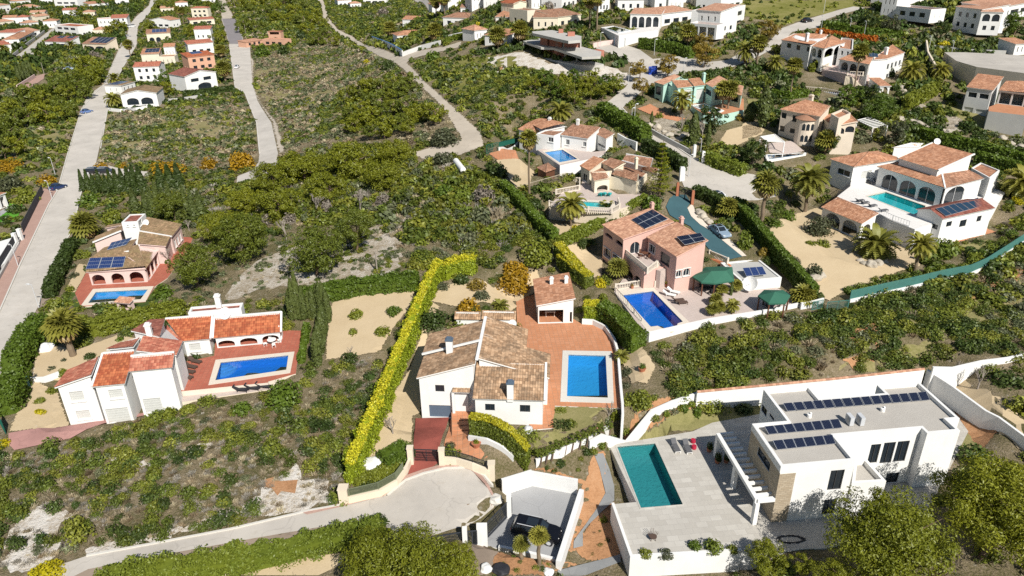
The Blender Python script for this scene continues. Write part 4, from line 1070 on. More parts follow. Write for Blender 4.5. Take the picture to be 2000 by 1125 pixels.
h.blk(Y3(340,880,450,884,470,788,352,790), (2.7,3.4), 1.0, faces='r')
e = h.e
b = MB()
for q in Y3(352,1000,352,960): pass
pp = P(Y3(352,985)[0], ZM+0.3); b.box((pp.x, pp.y, ZM-0.6), 0.3,0.3,3.2); b.build('porch_post', WHITE, e)
h.blk(Y3(338,410,520,412,530,356,372,360), (2.4,3.2), 0); h.blk(Y3(528,408,752,414,752,352,535,352), (2.5,3.4), 0, trim='')
h.chimney(Y3(325,600)[0], eL+1.5,0.75,1.2, capm=GARAGE); h.chimney(Y3(717,885)[0], eR+0.7,0.7,1.3, capm=GARAGE)
h.dish(Y3(732,437)[0], 2.6,0.55)
tl = MB()
a_, b_ = P(Y3(557,393)[0], ZM+rg+0.3), P(Y3(500,670)[0], ZM+rg+0.1); tl.bar(a_, b_, 0.35,0.18); tl.build('ridge', TRIM, e)
h.done()
h = House('small white pool house with open front at the back of the red terrace', ZM, 'pool_house', 'pool house', None, roof=T_TERRA)
zr = HG(Y3(1176,440)[0], ZM, 500+277/3.308)-ZM; zl = HG(Y3(868,444)[0], ZM, 500+322/3.308)-ZM
C = h.blk(Y3(858,322,1182,272,1056,106,887,148), (zl, zr, zr, zl), 0, open_='f', faces='flrb')
C.w('f', 'open', Y3(888,352,1058,443)).w('f', 'open', Y3(1102,362,1138,441))
h.chimney(Y3(983,180)[0], zl+0.5,0.5,0.8); h.chimney(Y3(1078,170)[0], zr, 0.5,0.7)
b = MB(); p = P(Y3(974,385)[0], ZM); b.box((p.x, p.y, ZM+0.7), 1.5,0.7,0.06); b.box((p.x-0.6, p.y, ZM), 0.08,0.6,0.7); b.box((p.x+0.6, p.y, ZM), 0.08,0.6,0.7)
tag(b.build('table', TRIM), 'small white table standing under the open pool house roof', 'table')
h.done()
# --- white villa with orange-red tiles, left
h = House('white villa with bright orange red tile roofs and three arches facing a deep blue pool', 0.3, roof=T_RED)
f0 = HG((135,832.6), 0.3,758.5)-0.3
B1 = h.blk(Y1(398,740,668,648,722,512,492,610), (f0, f0+1.2, f0+1.2, f0), 0, rm=T_RED2, snap=False)
B1.w('f', 'shut', Q7(370,552,640,688)).w('f', 'shut', Q7(478,862,745,978))
B2 = h.blk(Y1(672,738,930,705,970,470,752,490), (f0+0.1, f0+1.6), 0, trim='lb')
B2.w('f', 'shut', Q7(1010,520,1270,640)).w('f', 'wgarage', Q7(962,832,1390,1025))
g0 = HG(Q7(1480,900)[0], 0.3,700+150/8.333)-0.3
B3 = h.blk(Y1(943,592,1240,626,1268,512,992,478), (g0, g0+1.0), 0, rm=T_RED2, trim='b')
B3.w('f', 'wgarage', Y1(1045,826,1200,915))
h.blk(Y1(998,468,1292,502,1340,396,1050,360), (g0+0.9, g0+0.6, g0+0.6, g0+0.9), 2.0, rm=T_RED2, snap=False)
e2 = HG(Y2(252,515)[0], ZL, 540+440/3.516)-0.3
h.blk(Y1(1172,368,1338,399,1218,296,1198,304), (g0+0.75, e2+0.2, e2+1.15, e2+1.1), 2.0, rm=T_RED2, snap=False, faces='r')
B5 = h.blk(Y1(1335,400,1542,382,1558,208,1212,236), (e2+0.15, e2+1.7), 2.0, trim='rb', snap=False)
B5.w('f', 'shut', Y2(65,465,155,520))
B6 = h.blk(Y2(228,430,702,378,703,240,240,290), (e2, e2+1.7), 2.0, open_='fr', trim='lrb')
B6.w('f', 'arch', Y2(262,445,394,518)).w('f', 'arch', Y2(412,428,548,505)).w('f', 'arch', Y2(565,408,697,488))
B6.row('r', 'arch', 1,0.1,0.6,2.0,4.3)
h.blk(Y1(1372,192,1745,160,1802,112,1402,150), e2+1.9,2.0, rm=T_DRED, roof='flat', rise=0.25)
h.blk(Y1(958,322,1168,368,1208,234,1098,240), (g0+0.9, g0+0.4), 1.0, rm=T_DRED, snap=False)
h.blk(Y1(778,462,975,442,1028,366,880,408), (f0+0.4, f0+1.3, f0+1.3, f0+0.4), 0, rm=T_RED2, snap=False)
h.chimney(Y1(1605,145)[0], e2+1.8,0.7,1.6); h.chimney(Y1(1098,350)[0], g0+0.9,0.65,1.3)
h.dish(Y1(1652,195)[0], e2+2.2,0.85)
h.done()
# --- pale pink villa with lichen roofs and two sets of solar panels, far left
h = House('pale pink villa with lichen covered roofs and two solar arrays beside the left street', ZR, roof=T_LICH, wall=PALEPINK)
c0 = HG(Z5(1008,955)[0], ZR, 280+862/3.516)-ZR
C1 = h.blk(Z5(590,886,1003,862,955,708,612,785), (c0, c0+1.4), 0, snap=False, open_='f', faces='fl')
C1.w('f', 'arch', Z5(622,905,735,985)).w('f', 'arch', Z5(755,895,862,970)).w('f', 'arch', Z5(880,885,995,960))
C1b = h.blk(Z5(1003,860,1090,734,960,706,880,780), (c0, c0, c0+1.5, c0+1.3), 0, snap=False, open_='f', faces='f')
C1b.row('f', 'open', 3,0.04,0.98,0.0,2.1,0.25)
h.panels(Z5(592,872,850,858,868,785,622,796), (c0+0.18, c0+0.18, c0+1.1, c0+1.1), 3,3, PANELB, lift=0.32)
h.blk(Z5(622,792,885,742,938,655,715,715), (c0+0.5, c0+1.5, c0+1.5, c0+0.5), 0, snap=False, trim='f')
h.panels(Z5(738,742,872,705,912,655,770,690), (c0+0.75, c0+1.25, c0+1.35, c0+0.8), 4,2, PANELB, lift=0.3)
C3 = h.blk(Z5(945,690,1140,706,1172,640,958,606), (c0+1.5, c0+0.9, c0+0.9, c0+1.5), 0, snap=False)
C3 = h.blk(Z5(958,604,1180,642,1250,556,1010,508), (c0+1.6, c0+0.9, c0+0.9, c0+1.6), 0, snap=False, trim='f')
C3.row('r', 'win', 3,0.1,0.9,0.8,2.2,0.7)
h.blk(Z5(636,682,832,602,842,560,655,640), (c0-0.2, c0+1.0, c0+1.0, c0-0.2), 0, snap=False, trim='f')
h.blk(Z5(720,580,835,560,850,545,740,562), (c0-0.2, c0+0.6, c0+0.6, c0-0.2), 0, snap=False)
t4 = h.blk(Z5(842,542,948,537,992,486,886,484), c0+2.4,0, roof='flat', rise=0.15, rm=T_DRED, wall=WHITE)
t4.w('f', 'win', Z5(868,562,885,572)).w('f', 'win', Z5(912,560,930,570)).w('r', 'win', Z5(952,530,980,552))
h.dish(Z5(1005,545)[0], c0+1.9,0.6)
h.done()
h = House('small pink garden pavilion on the lawn in front of the light blue pool', ZR, 'garden_pavilion', 'pavilion', None, PALEPINK, T_PINK)
h.blk(Z5(765,1090,900,1102,918,1055,828,1053), (2.1,2.4), 0, open_='f').row('f', 'open', 1,0.1,0.9,0,1.8); h.done()
# --- pink villa with solar panels, centre right
h = House('pink two storey villa with solar panels on salmon roofs above a terrace with balustrades', ZP, roof=T_PINK, wall=PINK)
d0 = HG(Y4(92,462)[0], ZP, 380+222/3.636)-ZP
D1 = h.blk(Y4(92,213,256,328,592,182,436,92), (d0, d0+1.5), 0, open_='f', snap=True)
D1.w('f', 'arch', Y4(116,262,168,325)).w('f', 'arch', Y4(192,312,246,382)).w('f', 'archw', Y4(110,368,152,462)).w('f', 'archw', Y4(174,415,236,485)).w('r', 'arch', Y4(296,342,358,412))
h.panels(Y4(302,182,400,248,563,178,452,108), (d0+0.75, d0+0.75, d0+1.5, d0+1.5), 2,4)
D2 = h.blk(Y4(402,298,580,414,858,358,662,188), (d0, d0, d0+1.7, d0+1.7), 0)
D2.w('f', 'win', Y4(434,348,466,425)).w('f', 'door', Y4(512,398,570,522)).w('r', 'archw', Y4(612,545,655,582)).w('r', 'archw', Y4(674,530,712,572))
h.panels(Y4(682,362,832,326,795,276,622,302), (d0+1.05, d0+1.85, d0+1.95, d0+1.15), 2,2)
h.chimney(Y4(655,210)[0], d0+1.4,0.6,0.9); h.chimney(Y4(447,105)[0], d0+1.3,0.6,0.9)
h.done()
pu = TERR['pink_up'][0]; zu = ZP+3.0
tw = [P(p, zu).xy for p in pu]
hh = House('x', ZP); hh.e = h.e; hh.u = h.u; hh.v = h.v; hh.wall = PINK
tb = hh.blk(Y4(240,412,416,562,600,470,430,300), 3.0,0, roof='flat', rise=0.02, rm=DECKP, wall=PINK, open_='f')
tb.w('f', 'arch', Y4(248,508,312,612)).w('f', 'arch', Y4(322,562,372,612)); tb.finish()
balustrade('pink stone balustrade round the raised terrace of the pink villa', Y4(240,412,416,560,480,512), zu)
b = MB(); p0, p1 = P(Y4(520,520)[0], zu), P(Y4(600,622)[0], ZP)
for i in range(12):
 c = p0.lerp(p1, (i+0.5)/12); b.box((c.x, c.y, ZP-0.2), 1.7,0.75, zu-ZP-3.0*(i+1)/12+0.25,0.7)
st = tag(b.build('garden_stairs', DECKP), 'pink stone stairs down from the raised terrace to the pool deck', 'stairs')
for q in (Y4(484,515,545,600), Y4(556,500,612,612)):
 balustrade('sloping pale balustrade along the stairs of the pink villa, '+('inner side' if q[0][0] < 1290 else 'outer side by the gazebo'), None, None, pts=[P(q[0], zu), P(q[1], ZP)])
balustrade('white balustrade behind the upper end of the deep blue pool', Y4(190,676,412,640,415,600), ZP)
balustrade('short white balustrade between the stairs and the planted pots', Y4(470,655,545,640), ZP)
balustrade('pale balustrade along the edge of the teal drive over the orange wall', Y4(855,435,985,490), ZP+1.5)
wall('orange retaining wall between the pink villa and the teal drive', Y4(850,440,980,510,1000,560), 1.5,0.3, ORANGEW, name='retaining_wall', ztop=ZP+1.5)
h = House('white flat roofed outbuilding carrying a small solar array beside the green gazebos', ZP, 'outbuilding', 'outbuilding', None)
x0 = HG(Y4(1325,660)[0], ZP, 380+592/3.636)-ZP
X1 = h.blk(Y4(1042,622,1332,592,1246,456,975,476), x0,0, roof='flat', rise=0.15, rm=GREYW)
h.panels(Y4(1118,585,1262,572,1232,514,1090,524), (x0+0.2, x0+0.2, x0+0.75, x0+0.75), 3,1, PANELB)
h.done()
# --- white villa with small raised blue pool
h = House('white villa with brown tile roofs and blue framed windows behind a raised blue pool', ZE, roof=T_BRN)
E2 = h.blk(Z7(510,152,716,182,778,90,577,80), (2.8,4.0), 0, trim='')
E2.w('f', 'win', Z7(546,183,570,222)).w('f', 'win', Z7(663,200,698,236))
E3 = h.blk(Z3(772,968,876,1017,938,978,856,935), (2.7,2.7,3.3,3.3), 0, snap=False); E3.w('f', 'win', Z3(818,1045,868,1088))
h.blk(Z3(305,898,407,964,587,925,387,870), (2.7,2.7,3.9,3.9), -2.5, snap=False, rm=T_TERRA)
E1 = h.blk(Z3(230,947,390,984,424,962,308,898), (1.9,1.9,2.6,2.6), -2.9, snap=False, rm=T_TERRA)
E1.row('l', 'arch', 2,0.1,0.9,-2.9,-0.6)
Ew = h.blk(Z7(352,152,500,160,530,120,405,105), 3.0,0, roof='flat', rise=0.2); Ew.w('f', 'win', Z7(425,168,482,208))
h.chimney(Z7(435,70)[0], 3.8,0.6,0.9); h.chimney(Z7(628,82)[0], 4.0,0.6,0.9); h.done()
h = House('small brown timber shed with a hipped tile roof below the raised blue pool', zG(1068,348), 'garden_shed', 'shed', None, WOOD, T_BRN)
h.blk(Z7(345,378,408,412,478,388,425,346), 2.3,0, roof='hip', rise=0.8, snap=False); h.done()
# --- cream villa with arch and turquoise pool
h = House('cream villa with brown tile roofs and one arched porch behind the turquoise pool', ZF, roof=T_BRN, wall=YELLOWW)
F1 = h.blk(Z7(640,364,708,404,812,322,736,297), (2.7,2.7,3.6,3.6), 0, snap=False, rm=T_TERRA); F1.w('f', 'win', Z7(664,412,690,478))
F2 = h.blk(Z7(738,468,852,448,864,398,713,406), (2.4,2.4,3.2,3.2), 0, snap=False, open_='f'); F2.w('f', 'arch', Z7(760,505,830,582))
F3 = h.blk(Z7(864,424,1038,476,1044,420,890,384), (2.6,2.6,3.6,3.6), 0, snap=False); F3.w('f', 'win', Z7(908,518,1005,556))
h.blk(Z7(790,345,874,392,957,345,855,311), (3.1,3.1,4.0,4.0), 0, snap=False)
h.blk(Z7(930,332,1125,382,1142,318,960,286), (3.2,3.2,4.1,4.1), 0, snap=False, trim='fb', wall=WHITE)
h.blk(Z7(1060,390,1180,420,1190,380,1080,370), (2.6,3.4), 0, snap=False)
h.blk(Z7(713,410,1040,480,1140,385,820,320), 2.2,0, roof='flat', rise=0.05, snap=False, rm=T_BRN)
h.chimney(Z7(1028,350)[0], 3.9,0.6,0.9); h.done()
# --- large arcaded villa, right
h = House('large white villa with terracotta roofs and glazed arches round a white pool deck', ZG, roof=T_TERRA)
G2 = h.blk(Z8(868,215,1310,357,1288,258,1022,183), (3.5,4.6), 0, snap=False, trim='r')
G2.row('f', 'arch', 3,0.07,0.94,0.05,2.75,0.5)
h.blk(Z8(1025,172,1288,246,1484,132,1197,57), (5.4,7.2), 0, trim='lr')
G3 = h.blk(Z8(1310,357,1564,293,1442,227,1290,258), (3.5,3.5,4.5,4.6), 0, snap=False, rm=T_BRN)
G3.w('f', 'arch', Z8(1322,362,1420,432)).w('f', 'arch', Z8(1438,330,1528,392))
G4 = h.blk(Z8(565,168,743,226,1014,160,880,117), 3.6,-3.4, roof='hip', rise=1.2)
G4.w('f', 'win', Z8(618,222,690,286)).w('r', 'shut', Z8(770,250,825,290)).w('r', 'door', Z8(740,298,766,342))
h.blk(Z8(966,92,1142,88,1174,64,1092,60), (4.6,5.2), 0, snap=False)
h.blk(Z8(1480,225,1600,290,1664,240,1540,190), 3.6,0, roof='flat', rise=0.2, snap=False)
G5 = h.blk(Z8(505,478,771,586,888,518,610,413), (-0.5,0.8), -3.3, open_='fr')
G5.row('f', 'arch', 2,0.08,0.96,-3.3,-0.85,0.5).row('r', 'arch', 1,0.15,0.8,-3.3,-0.9)
G6 = h.blk(Z8(1137,498,1313,561,1615,480,1442,418), 1.3,-3.2, roof='gable', ridge='v', rise=0.8, rm=T_DRED)
G6.w('f', 'dwin', Z8(1160,555,1200,605)).w('f', 'dwin', Z8(1218,578,1258,625))
for q in (Z8(1322,575,1348,600), Z8(1410,565,1440,600), Z8(1452,552,1478,586), Z8(1520,538,1538,568), Z8(1548,528,1566,560)): G6.w('r', 'dwin', q)
h.panels(Z8(1312,540,1582,466,1518,420,1245,490), (1.5,1.5,2.15,2.15), 7,1, COLLECT)
h.dish(Z8(1258,55)[0], 6.6,0.6); h.done()
lw = h.e
# --- modern villa
h = House('modern white flat roofed villa with rows of solar panels and a slatted pergola', ZV, u=(0.9944,0.1057), roof=FLATROOF)
hv = HG(Y5(846,884)[0], ZV, 640+631/2.32)-ZV
V = h.blk(Y5(866,631,1208,598,1118,490,1500,452,1541,479,1686,465,1624,415,1691,411,1490,248,1297,258,1347,294,1047,322,1003,267,783,277,903,417,750,438), hv, 0, roof='flat', rise=0.4)
V.w('a', 'glass', Y5(1098,648,1140,732)).w('a', 'glass', Y5(1068,780,1108,842))
for q in (Y5(1281,530,1304,612), Y5(1340,522,1368,612), Y5(1402,516,1430,605)): V.w('c', 'glass', q)
V.w('c', 'glass', Y5(1352,660,1388,730))
V.w('p', 'glass', Y5(768,535,816,655)); V.w('n', 'glass', Y5(786,345,803,405)).w('n', 'glass', Y5(820,385,838,425))
V.fmat['p'] = STONEW
h.u = Vector((0.9944,0.1057)); h.v = Vector((-0.1057,0.9944)); e = h.e
a0, a1 = V.C[0], V.C[15]; n = -h.u
b = MB()   # white band over the stone and the stone return round the front corner
b.prism([a0.xy+n*0.04, a0.xy, a1.xy, a1.xy+n*0.04], ZV+hv-0.75, ZV+hv-0.01); b.build('fascia', WHITE, e)
b = MB(); f_ = -h.v
b.prism([a0.xy+n*0.025, a0.xy+h.u*1.55, a0.xy+h.u*1.55+f_*0.025, a0.xy+n*0.025+f_*0.025], ZV, ZV+hv-0.9); b.build('stone_cladding', STONEW, e)
B_ = h.blk(Y5(1192,703,1348,695,1256,592,1206,597), 3.9,0, roof='flat', rise=0.55, snap=False)
pz = ZV+3.0
pa, pb = P(Y5(577,478)[0], pz), P(Y5(764,776)[0], pz)
ln = (pa.xy-pb.xy).dot(h.v); pa = Vector((*(pb.xy+h.v*ln), pz))
b = MB(); b.bar(pb-Vector((0,0,0.2)), pa-Vector((0,0,0.2)), 0.42,0.4); wl = (a0.xy-pb.xy).dot(h.u)
fe = pb.xy+h.u*wl; b.bar((pb.x, pb.y, pz-0.2), (fe.x, fe.y, pz-0.2), 0.35,0.395); b.build('pergola_beam', WHITE, e)
b = MB()
for i in range(12):
 q = pb.xy+h.v*(ln*(0.07+0.93*i/11)); b.bar((q.x+0.2*h.u.x, q.y, pz-0.22), (q.x+h.u.x*wl, q.y+h.u.y*wl, pz-0.22), 0.22,0.34)
b.build('pergola_slats', WHITE, e)
for t_ in (0.0,0.5,0.98):
 q = pb.xy+h.v*ln*t_; b = MB(); b.box((q.x, q.y, ZV-0.05), 0.4,0.55,2.62, math.atan2(h.u.y, h.u.x)); b.build('pergola_post', WHITE, e)
r0 = hv-0.4
h.panels(Y5(898,379,1548,328,1530,289,878,342), (r0+0.2, r0+0.2, r0+0.65, r0+0.65), 15,1, lift=0.03)
h.panels(Y5(815,484,1150,454,1132,412,794,447), (r0+0.2, r0+0.2, r0+0.65, r0+0.65), 8,1, lift=0.03)
h.panels(Y5(853,554,1120,526,1104,484,832,511), (r0+0.2, r0+0.2, r0+0.65, r0+0.65), 6,1, lift=0.03)
for q in Y5(1178,436,1226,436):
 p = P(q, ZV+r0); b = MB(); b.box((p.x, p.y, p.z+0.1), 0.42,0.95,0.95, math.atan2(h.u.y, h.u.x)); ac = b.build('air_conditioner', METAL, e)
 b = MB(); b.tube([Vector((p.x-0.23, p.y, p.z+0.57)), Vector((p.x-0.2, p.y, p.z+0.57))], 0.33,14); b.build('fan_grille', GREYW, ac)
for q in Y5(998,405,1330,378):
 p = P(q, ZV+r0); b = MB(); b.tube([p, p+Vector((0,0,0.35)), p+Vector((0.1,-0.1,0.55))], [0.24,0.24,0.12], 12); b.build('roof_vent', TRIM, e)
h.done()
# ------------------------------------------------------------------ villas up the hill, right
def base(p): return zG(*p)
def far(label, parts, wall=WHITE, roof=T_TERRA, z=None, name='villa', cat='villa', group='villas on the hillside', solar=None, dz=0.0):
 """a distant villa: parts = (foot left, foot right, depth, height, options)"""
 z = base(parts[0][0]) if z is None else z
 h = House(label, z+dz, name, cat, group, wall, roof, far=True)
 for q in parts:
  k = dict(q[4]) if len(q) > 4 else {}
  rows = k.pop('rows', None); k.setdefault('corr', False)
  b = h.bb(q[:2], q[2], q[3], **k)
  if rows is None:
   hh = q[3] if isinstance(q[3], (int, float)) else q[3][0]
   rows = [('f', 'win', 3,0.08,0.92,0.9,2.2,1.6)]+([('f', 'win', 3,0.08,0.92,3.7,5.0,1.7)] if hh > 5.4 else [])+[('r', 'win', 2,0.15,0.85,0.9,2.1,2.2), ('l', 'win', 2,0.15,0.85,0.9,2.1,2.2)]
  for r in rows: b.row(*r)
 if solar:
  for q in solar: h.panels(*q)
 h.done(); return h
# mint green villa
zg = 14.4
h = House('mint green villa with pink tile roofs and a small raised pool beside the road', zg, wall=GREEN, roof=T_PINK, far=True)
N = h.blk(Z3(1228,600,1298,622,1422,560,1378,545), (5.6,5.6,6.5,6.5), 0, snap=False, corr=True)
N.w('f', 'win', Z3(1242,628,1276,700)).w('f', 'win', Z3(1240,716,1263,766))
N2 = h.blk(Z3(1400,645,1522,632,1478,578,1352,583), (5.6,5.6,6.6,6.6), 0, snap=False, rm=T_TERRA, corr=True); N2.w('f', 'shut', Z3(1425,660,1495,725)).w('f', 'wgarage', Z3(1380,780,1425,850))
h.blk(Z3(1300,622,1400,648,1480,600,1420,562), 5.0,0, roof='flat', rise=0.3, snap=False, corr=False).w('f', 'win', Z3(1300,740,1326,795))
N3 = h.blk(Z3(1522,632,1606,622,1560,568,1478,578), (5.7,5.7,6.6,6.6), 0, snap=False, rm=T_TERRA, corr=True); N3.w('f', 'shut', Z3(1540,655,1590,725))
N4 = h.blk(Z3(1602,612,1655,640,1775,592,1705,555), (5.9,5.9,6.8,6.8), 0, snap=False, corr=True); N4.w('f', 'win', Z3(1606,645,1645,706)).row('r', 'arch', 1,0.2,0.8,2.8,5.0)
h.blk(Z3(1720,660,1870,700,1885,630,1770,600), (4.6,5.3), 0, snap=False, corr=True).row('f', 'open', 2,0.1,0.9,2.8,4.4)
h.chimney(Z3(1590,580)[0], 6.3,0.7,1.2); h.done()
platform('terrace', Z3(1498,748,1502,778,1592,835,1722,842,1885,805,1885,690,1525,700), zg+1.7, TERRA, GREEN)
def small_pool(label, px, z, mos, rim=None, lift=0.0):
 c = [P(p, z) for p in px]; m = sum(c, Vector((0,0,0)))/len(c)
 out = [PX(m+(q-m)*1.0+(q-m).normalized()*0.7) for q in c]
 b = platform('pool_surround', out, z+0.12, TRIM, TRIM, 1.0, holes=[px])
 b.name = 'swimming_pool'; del b['kind']
 tag(b, label, 'swimming pool', 'swimming pools of the villas')
 w_ = MB(); w_.face([(q.x, q.y, z+0.06) for q in c]); w_.build('basin', mos, b)
 w_ = MB(); w_.face([(q.x, q.y, z+0.09) for q in c]); w_.build('water', WATER, b)
small_pool('small bright blue pool on the raised terrace of the mint green villa', Z3(1510,772,1600,762,1720,805,1690,822,1600,808), zg+1.75, M_BLUE)
# pale ochre villa with the round tower
zo = 12.8
h = House('pale ochre villa with a round corner tower and arched windows', zo, wall=OCHRE, roof=T_TERRA, far=True)
O = h.blk(Z4(248,727,520,777,590,702,420,662), (5.7,5.7,6.8,6.8), -0.5, snap=False, corr=True)
for q in (Z4(262,748,290,792), Z4(250,835,277,878), Z4(335,765,362,815), Z4(318,853,348,890)): O.w('f', 'win', q)
O2 = h.blk(Z4(515,775,605,840,772,808,692,733), (4.6,4.6,5.6,5.6), -0.5, snap=False, corr=True)
O2.w('f', 'arch', Z4(530,838,590,890)).w('r', 'arch', Z4(605,850,675,892)).w('r', 'arch', Z4(690,840,756,882))
h.blk(Z4(590,757,642,787,722,752,668,724), 6.5,3.5, roof='flat', rise=0.4, snap=False)
tc = P(Z4(415,965)[0], zo-0.3); tc = tc+Vector((0.3,1.6,0)); b = MB()
b.tube([tc-Vector((0,0,0.8)), tc+Vector((0,0,5.0))], 2.0,24); tw_ = b.build('round_tower', OCHRE, h.e)
b = MB(); b.tube([tc+Vector((0,0,5.0)), tc+Vector((0,0,5.1)), tc+Vector((0,0,6.1))], [2.3,2.3,0.1], 24); b.build('cone_roof', T_TERRA, tw_)
for a in (-2.15,-1.75,-1.3):
 for z_ in (0.7,3.0):
  b = MB(); d = Vector((math.cos(a), math.sin(a), 0)); s_ = Vector((-d.y, d.x, 0)); c = tc+d*2.01+Vector((0,0, z_))
  b.face([c-s_*0.3, c+s_*0.3, c+s_*0.3+Vector((0,0,1.1)), c+Vector((0,0,1.4)), c-s_*0.3+Vector((0,0,1.1))]); b.build('window', GLASS, tw_)
h.chimney(Z4(455,672)[0], 6.6,0.8,1.0); h.done()
def pergola(label, px, z, hgt, n=7):
 c = [P(p, z+hgt) for p in px]; e = empty('pergola', (c[0].x, c[0].y, z), label, 'pergola', 'white pergolas')
 b = MB()
 for i in range(4): b.bar(c[i], c[(i+1) % 4], 0.16)
 for i in range(1, n): b.bar(c[0].lerp(c[1], i/n), c[3].lerp(c[2], i/n), 0.1,0.14)
 b.build('slats', TRIM, e)
 for q in c:
  b = MB(); b.bar((q.x, q.y, min(z, T(q.x, q.y))-0.2), q, 0.16); b.build('post', TRIM, e)
pergola('white slatted pergola beside the ochre villa with the tower', Z4(765,800,870,850,965,838,850,780), zo, 2.6)
pergola('low white pergola frame over the terrace left of the round tower', Z4(120,910,160,940,280,945,215,895), zo-1,2.4)
small_pool('pale blue pool half hidden among shrubs below the tower villa', Z4(165,1030,300,1025,410,1015,400,1030,180,1060), base(Z4(300,1040)[0])+0.1, M_SKY)
# two storey villas higher up
zk = base(Z4(500,430)[0])
h = House('white villa with a hipped tile roof over an arched corner porch, beside the upper road', zk, roof=T_TERRA, far=True)
K = h.blk(Z4(257,265,455,307,572,232,345,222), (5.4,5.4,6.5,6.5), 0, snap=False, corr=True)
for q in (Z4(298,285,322,322), Z4(362,298,382,336), Z4(430,310,447,345)): K.w('f', 'win', q)
K2 = h.blk(Z4(452,304,545,324,687,282,597,236), 5.2,0, roof='hip', rise=1.0, snap=False, open_='fr', corr=True)
K2.row('f', 'arch', 2,0.06,0.94,2.7,4.8,0.4).row('r', 'arch', 2,0.06,0.94,2.7,4.8,0.5).row('f', 'arch', 1,0.2,0.8,0,2.2)
h.blk(Z4(640,320,735,330,740,260,660,250), 4.6,0, roof='flat', rise=0.4, snap=False).row('f', 'win', 2,0.1,0.9,3.0,4.0,1.0)
h.chimney(Z4(427,275)[0], 5.8,0.8,1.8); h.chimney(Z4(520,228)[0], 6.6,0.6,0.8); h.done()
small_pool('narrow light blue pool behind a clipped hedge, below the hipped roof villa', Z4(285,445,385,460,378,480,270,468), zk-1.2, M_SKY)
zk2 = base(Z4(700,590)[0])
h = House('white villa with raised balustraded terrace, stairs and a long side wall of windows', zk2, roof=T_TERRA, far=True)
K = h.blk(Z4(640,394,847,428,878,372,745,350), (5.6,5.6,6.5,6.5), 0, snap=False, open_='f', corr=True); K.row('f', 'arch', 3,0.05,0.95,2.9,5.1,0.4).row('f', 'door', 1,0.35,0.55,0,2.2)
KK = h.blk(Z4(845,430,870,360,1010,295,1085,350)[:0] or Z4(850,400,966,391,1084,349,1000,296), (5.8,6.0,6.2,7.0), 0, snap=False, corr=True)
KK.row('r', 'win', 4,0.05,0.95,3.2,4.5,1.3).row('r', 'win', 3,0.1,0.9,0.8,2.0,1.6)
h.panels(Z4(840,378,905,384,900,360,838,350), (6.4,6.4,6.8,6.8), 3,1, COLLECT)
h.chimney(Z4(955,350)[0], 6.6,0.8,1.0)
q4 = [P(p, zk2+2.7) for p in Z4(532,465,700,500,848,500,848,440,640,410)]; b = MB(); b.prism([p.xy for p in q4], zk2-0.5, zk2+2.7); b.build('terrace_block', PALEPINK, h.e); h.done()
balustrade('cream balustrade round the upper terrace of the villa with outside stairs', Z4(640,410,532,462,698,500,800,505), zk2+2.7, gap=0.5)
balustrade('cream balustrade round the lower pool terrace', Z4(400,600,520,610,690,640), zk2-0.4, gap=0.5)
platform('terrace', Z4(398,590,450,545,640,560,720,600,690,640,530,612), zk2-0.4, PALEPINK, CREAM)
small_pool('narrow dark blue pool along the cream balustrade of the lower terrace', Z4(500,600,530,590,680,615,660,630), zk2-0.35, M_BLUE)
b = MB(); p0, p1 = P(Z4(705,505)[0], zk2+2.7), P(Z4(795,590)[0], zk2)
for i in range(10):
 c = p0.lerp(p1, (i+0.5)/10); b.box((c.x, c.y, zk2-0.5), 1.5,0.8,0.5+2.7*(1-(i+1)/10)+0.15,-0.5)
tag(b.build('garden_stairs', CREAM), 'cream outside stairs from the raised terrace of the white villa', 'stairs')
far('small open garage with tile roof and white pillars beside the rockery', [(Z4(905,640)[0], Z4(970,640)[0], 7, (2.4,3.0), dict(open_='fr', rows=[('f', 'arch', 1,0.1,0.9,0,2.1), ('r', 'arch', 2,0.05,0.95,0,2.1,0.4)]))], name='open_garage', cat='garage', group=None)
# villa at the right edge
zr_ = base(Z4(1480,770)[0])
h = House('shaded white villa with glazed veranda under a tile roof, at the right edge', zr_, roof=T_TERRA, wall=stucco('shaded_white', (0.66,0.65,0.62)), far=True)  # darker copy of the white render, with shade put into its colour
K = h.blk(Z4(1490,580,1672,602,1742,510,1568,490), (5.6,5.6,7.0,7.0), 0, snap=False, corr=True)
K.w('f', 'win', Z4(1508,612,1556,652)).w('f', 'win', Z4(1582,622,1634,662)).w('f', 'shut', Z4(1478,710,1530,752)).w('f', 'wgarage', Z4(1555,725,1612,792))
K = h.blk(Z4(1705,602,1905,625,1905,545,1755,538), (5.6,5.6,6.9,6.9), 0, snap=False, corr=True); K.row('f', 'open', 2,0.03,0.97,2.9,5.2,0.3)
h.done()
platform('terrace', Z4(1640,712,1700,690,1900,715,1900,770,1640,740), zr_+2.8, TERRA, GREYW)
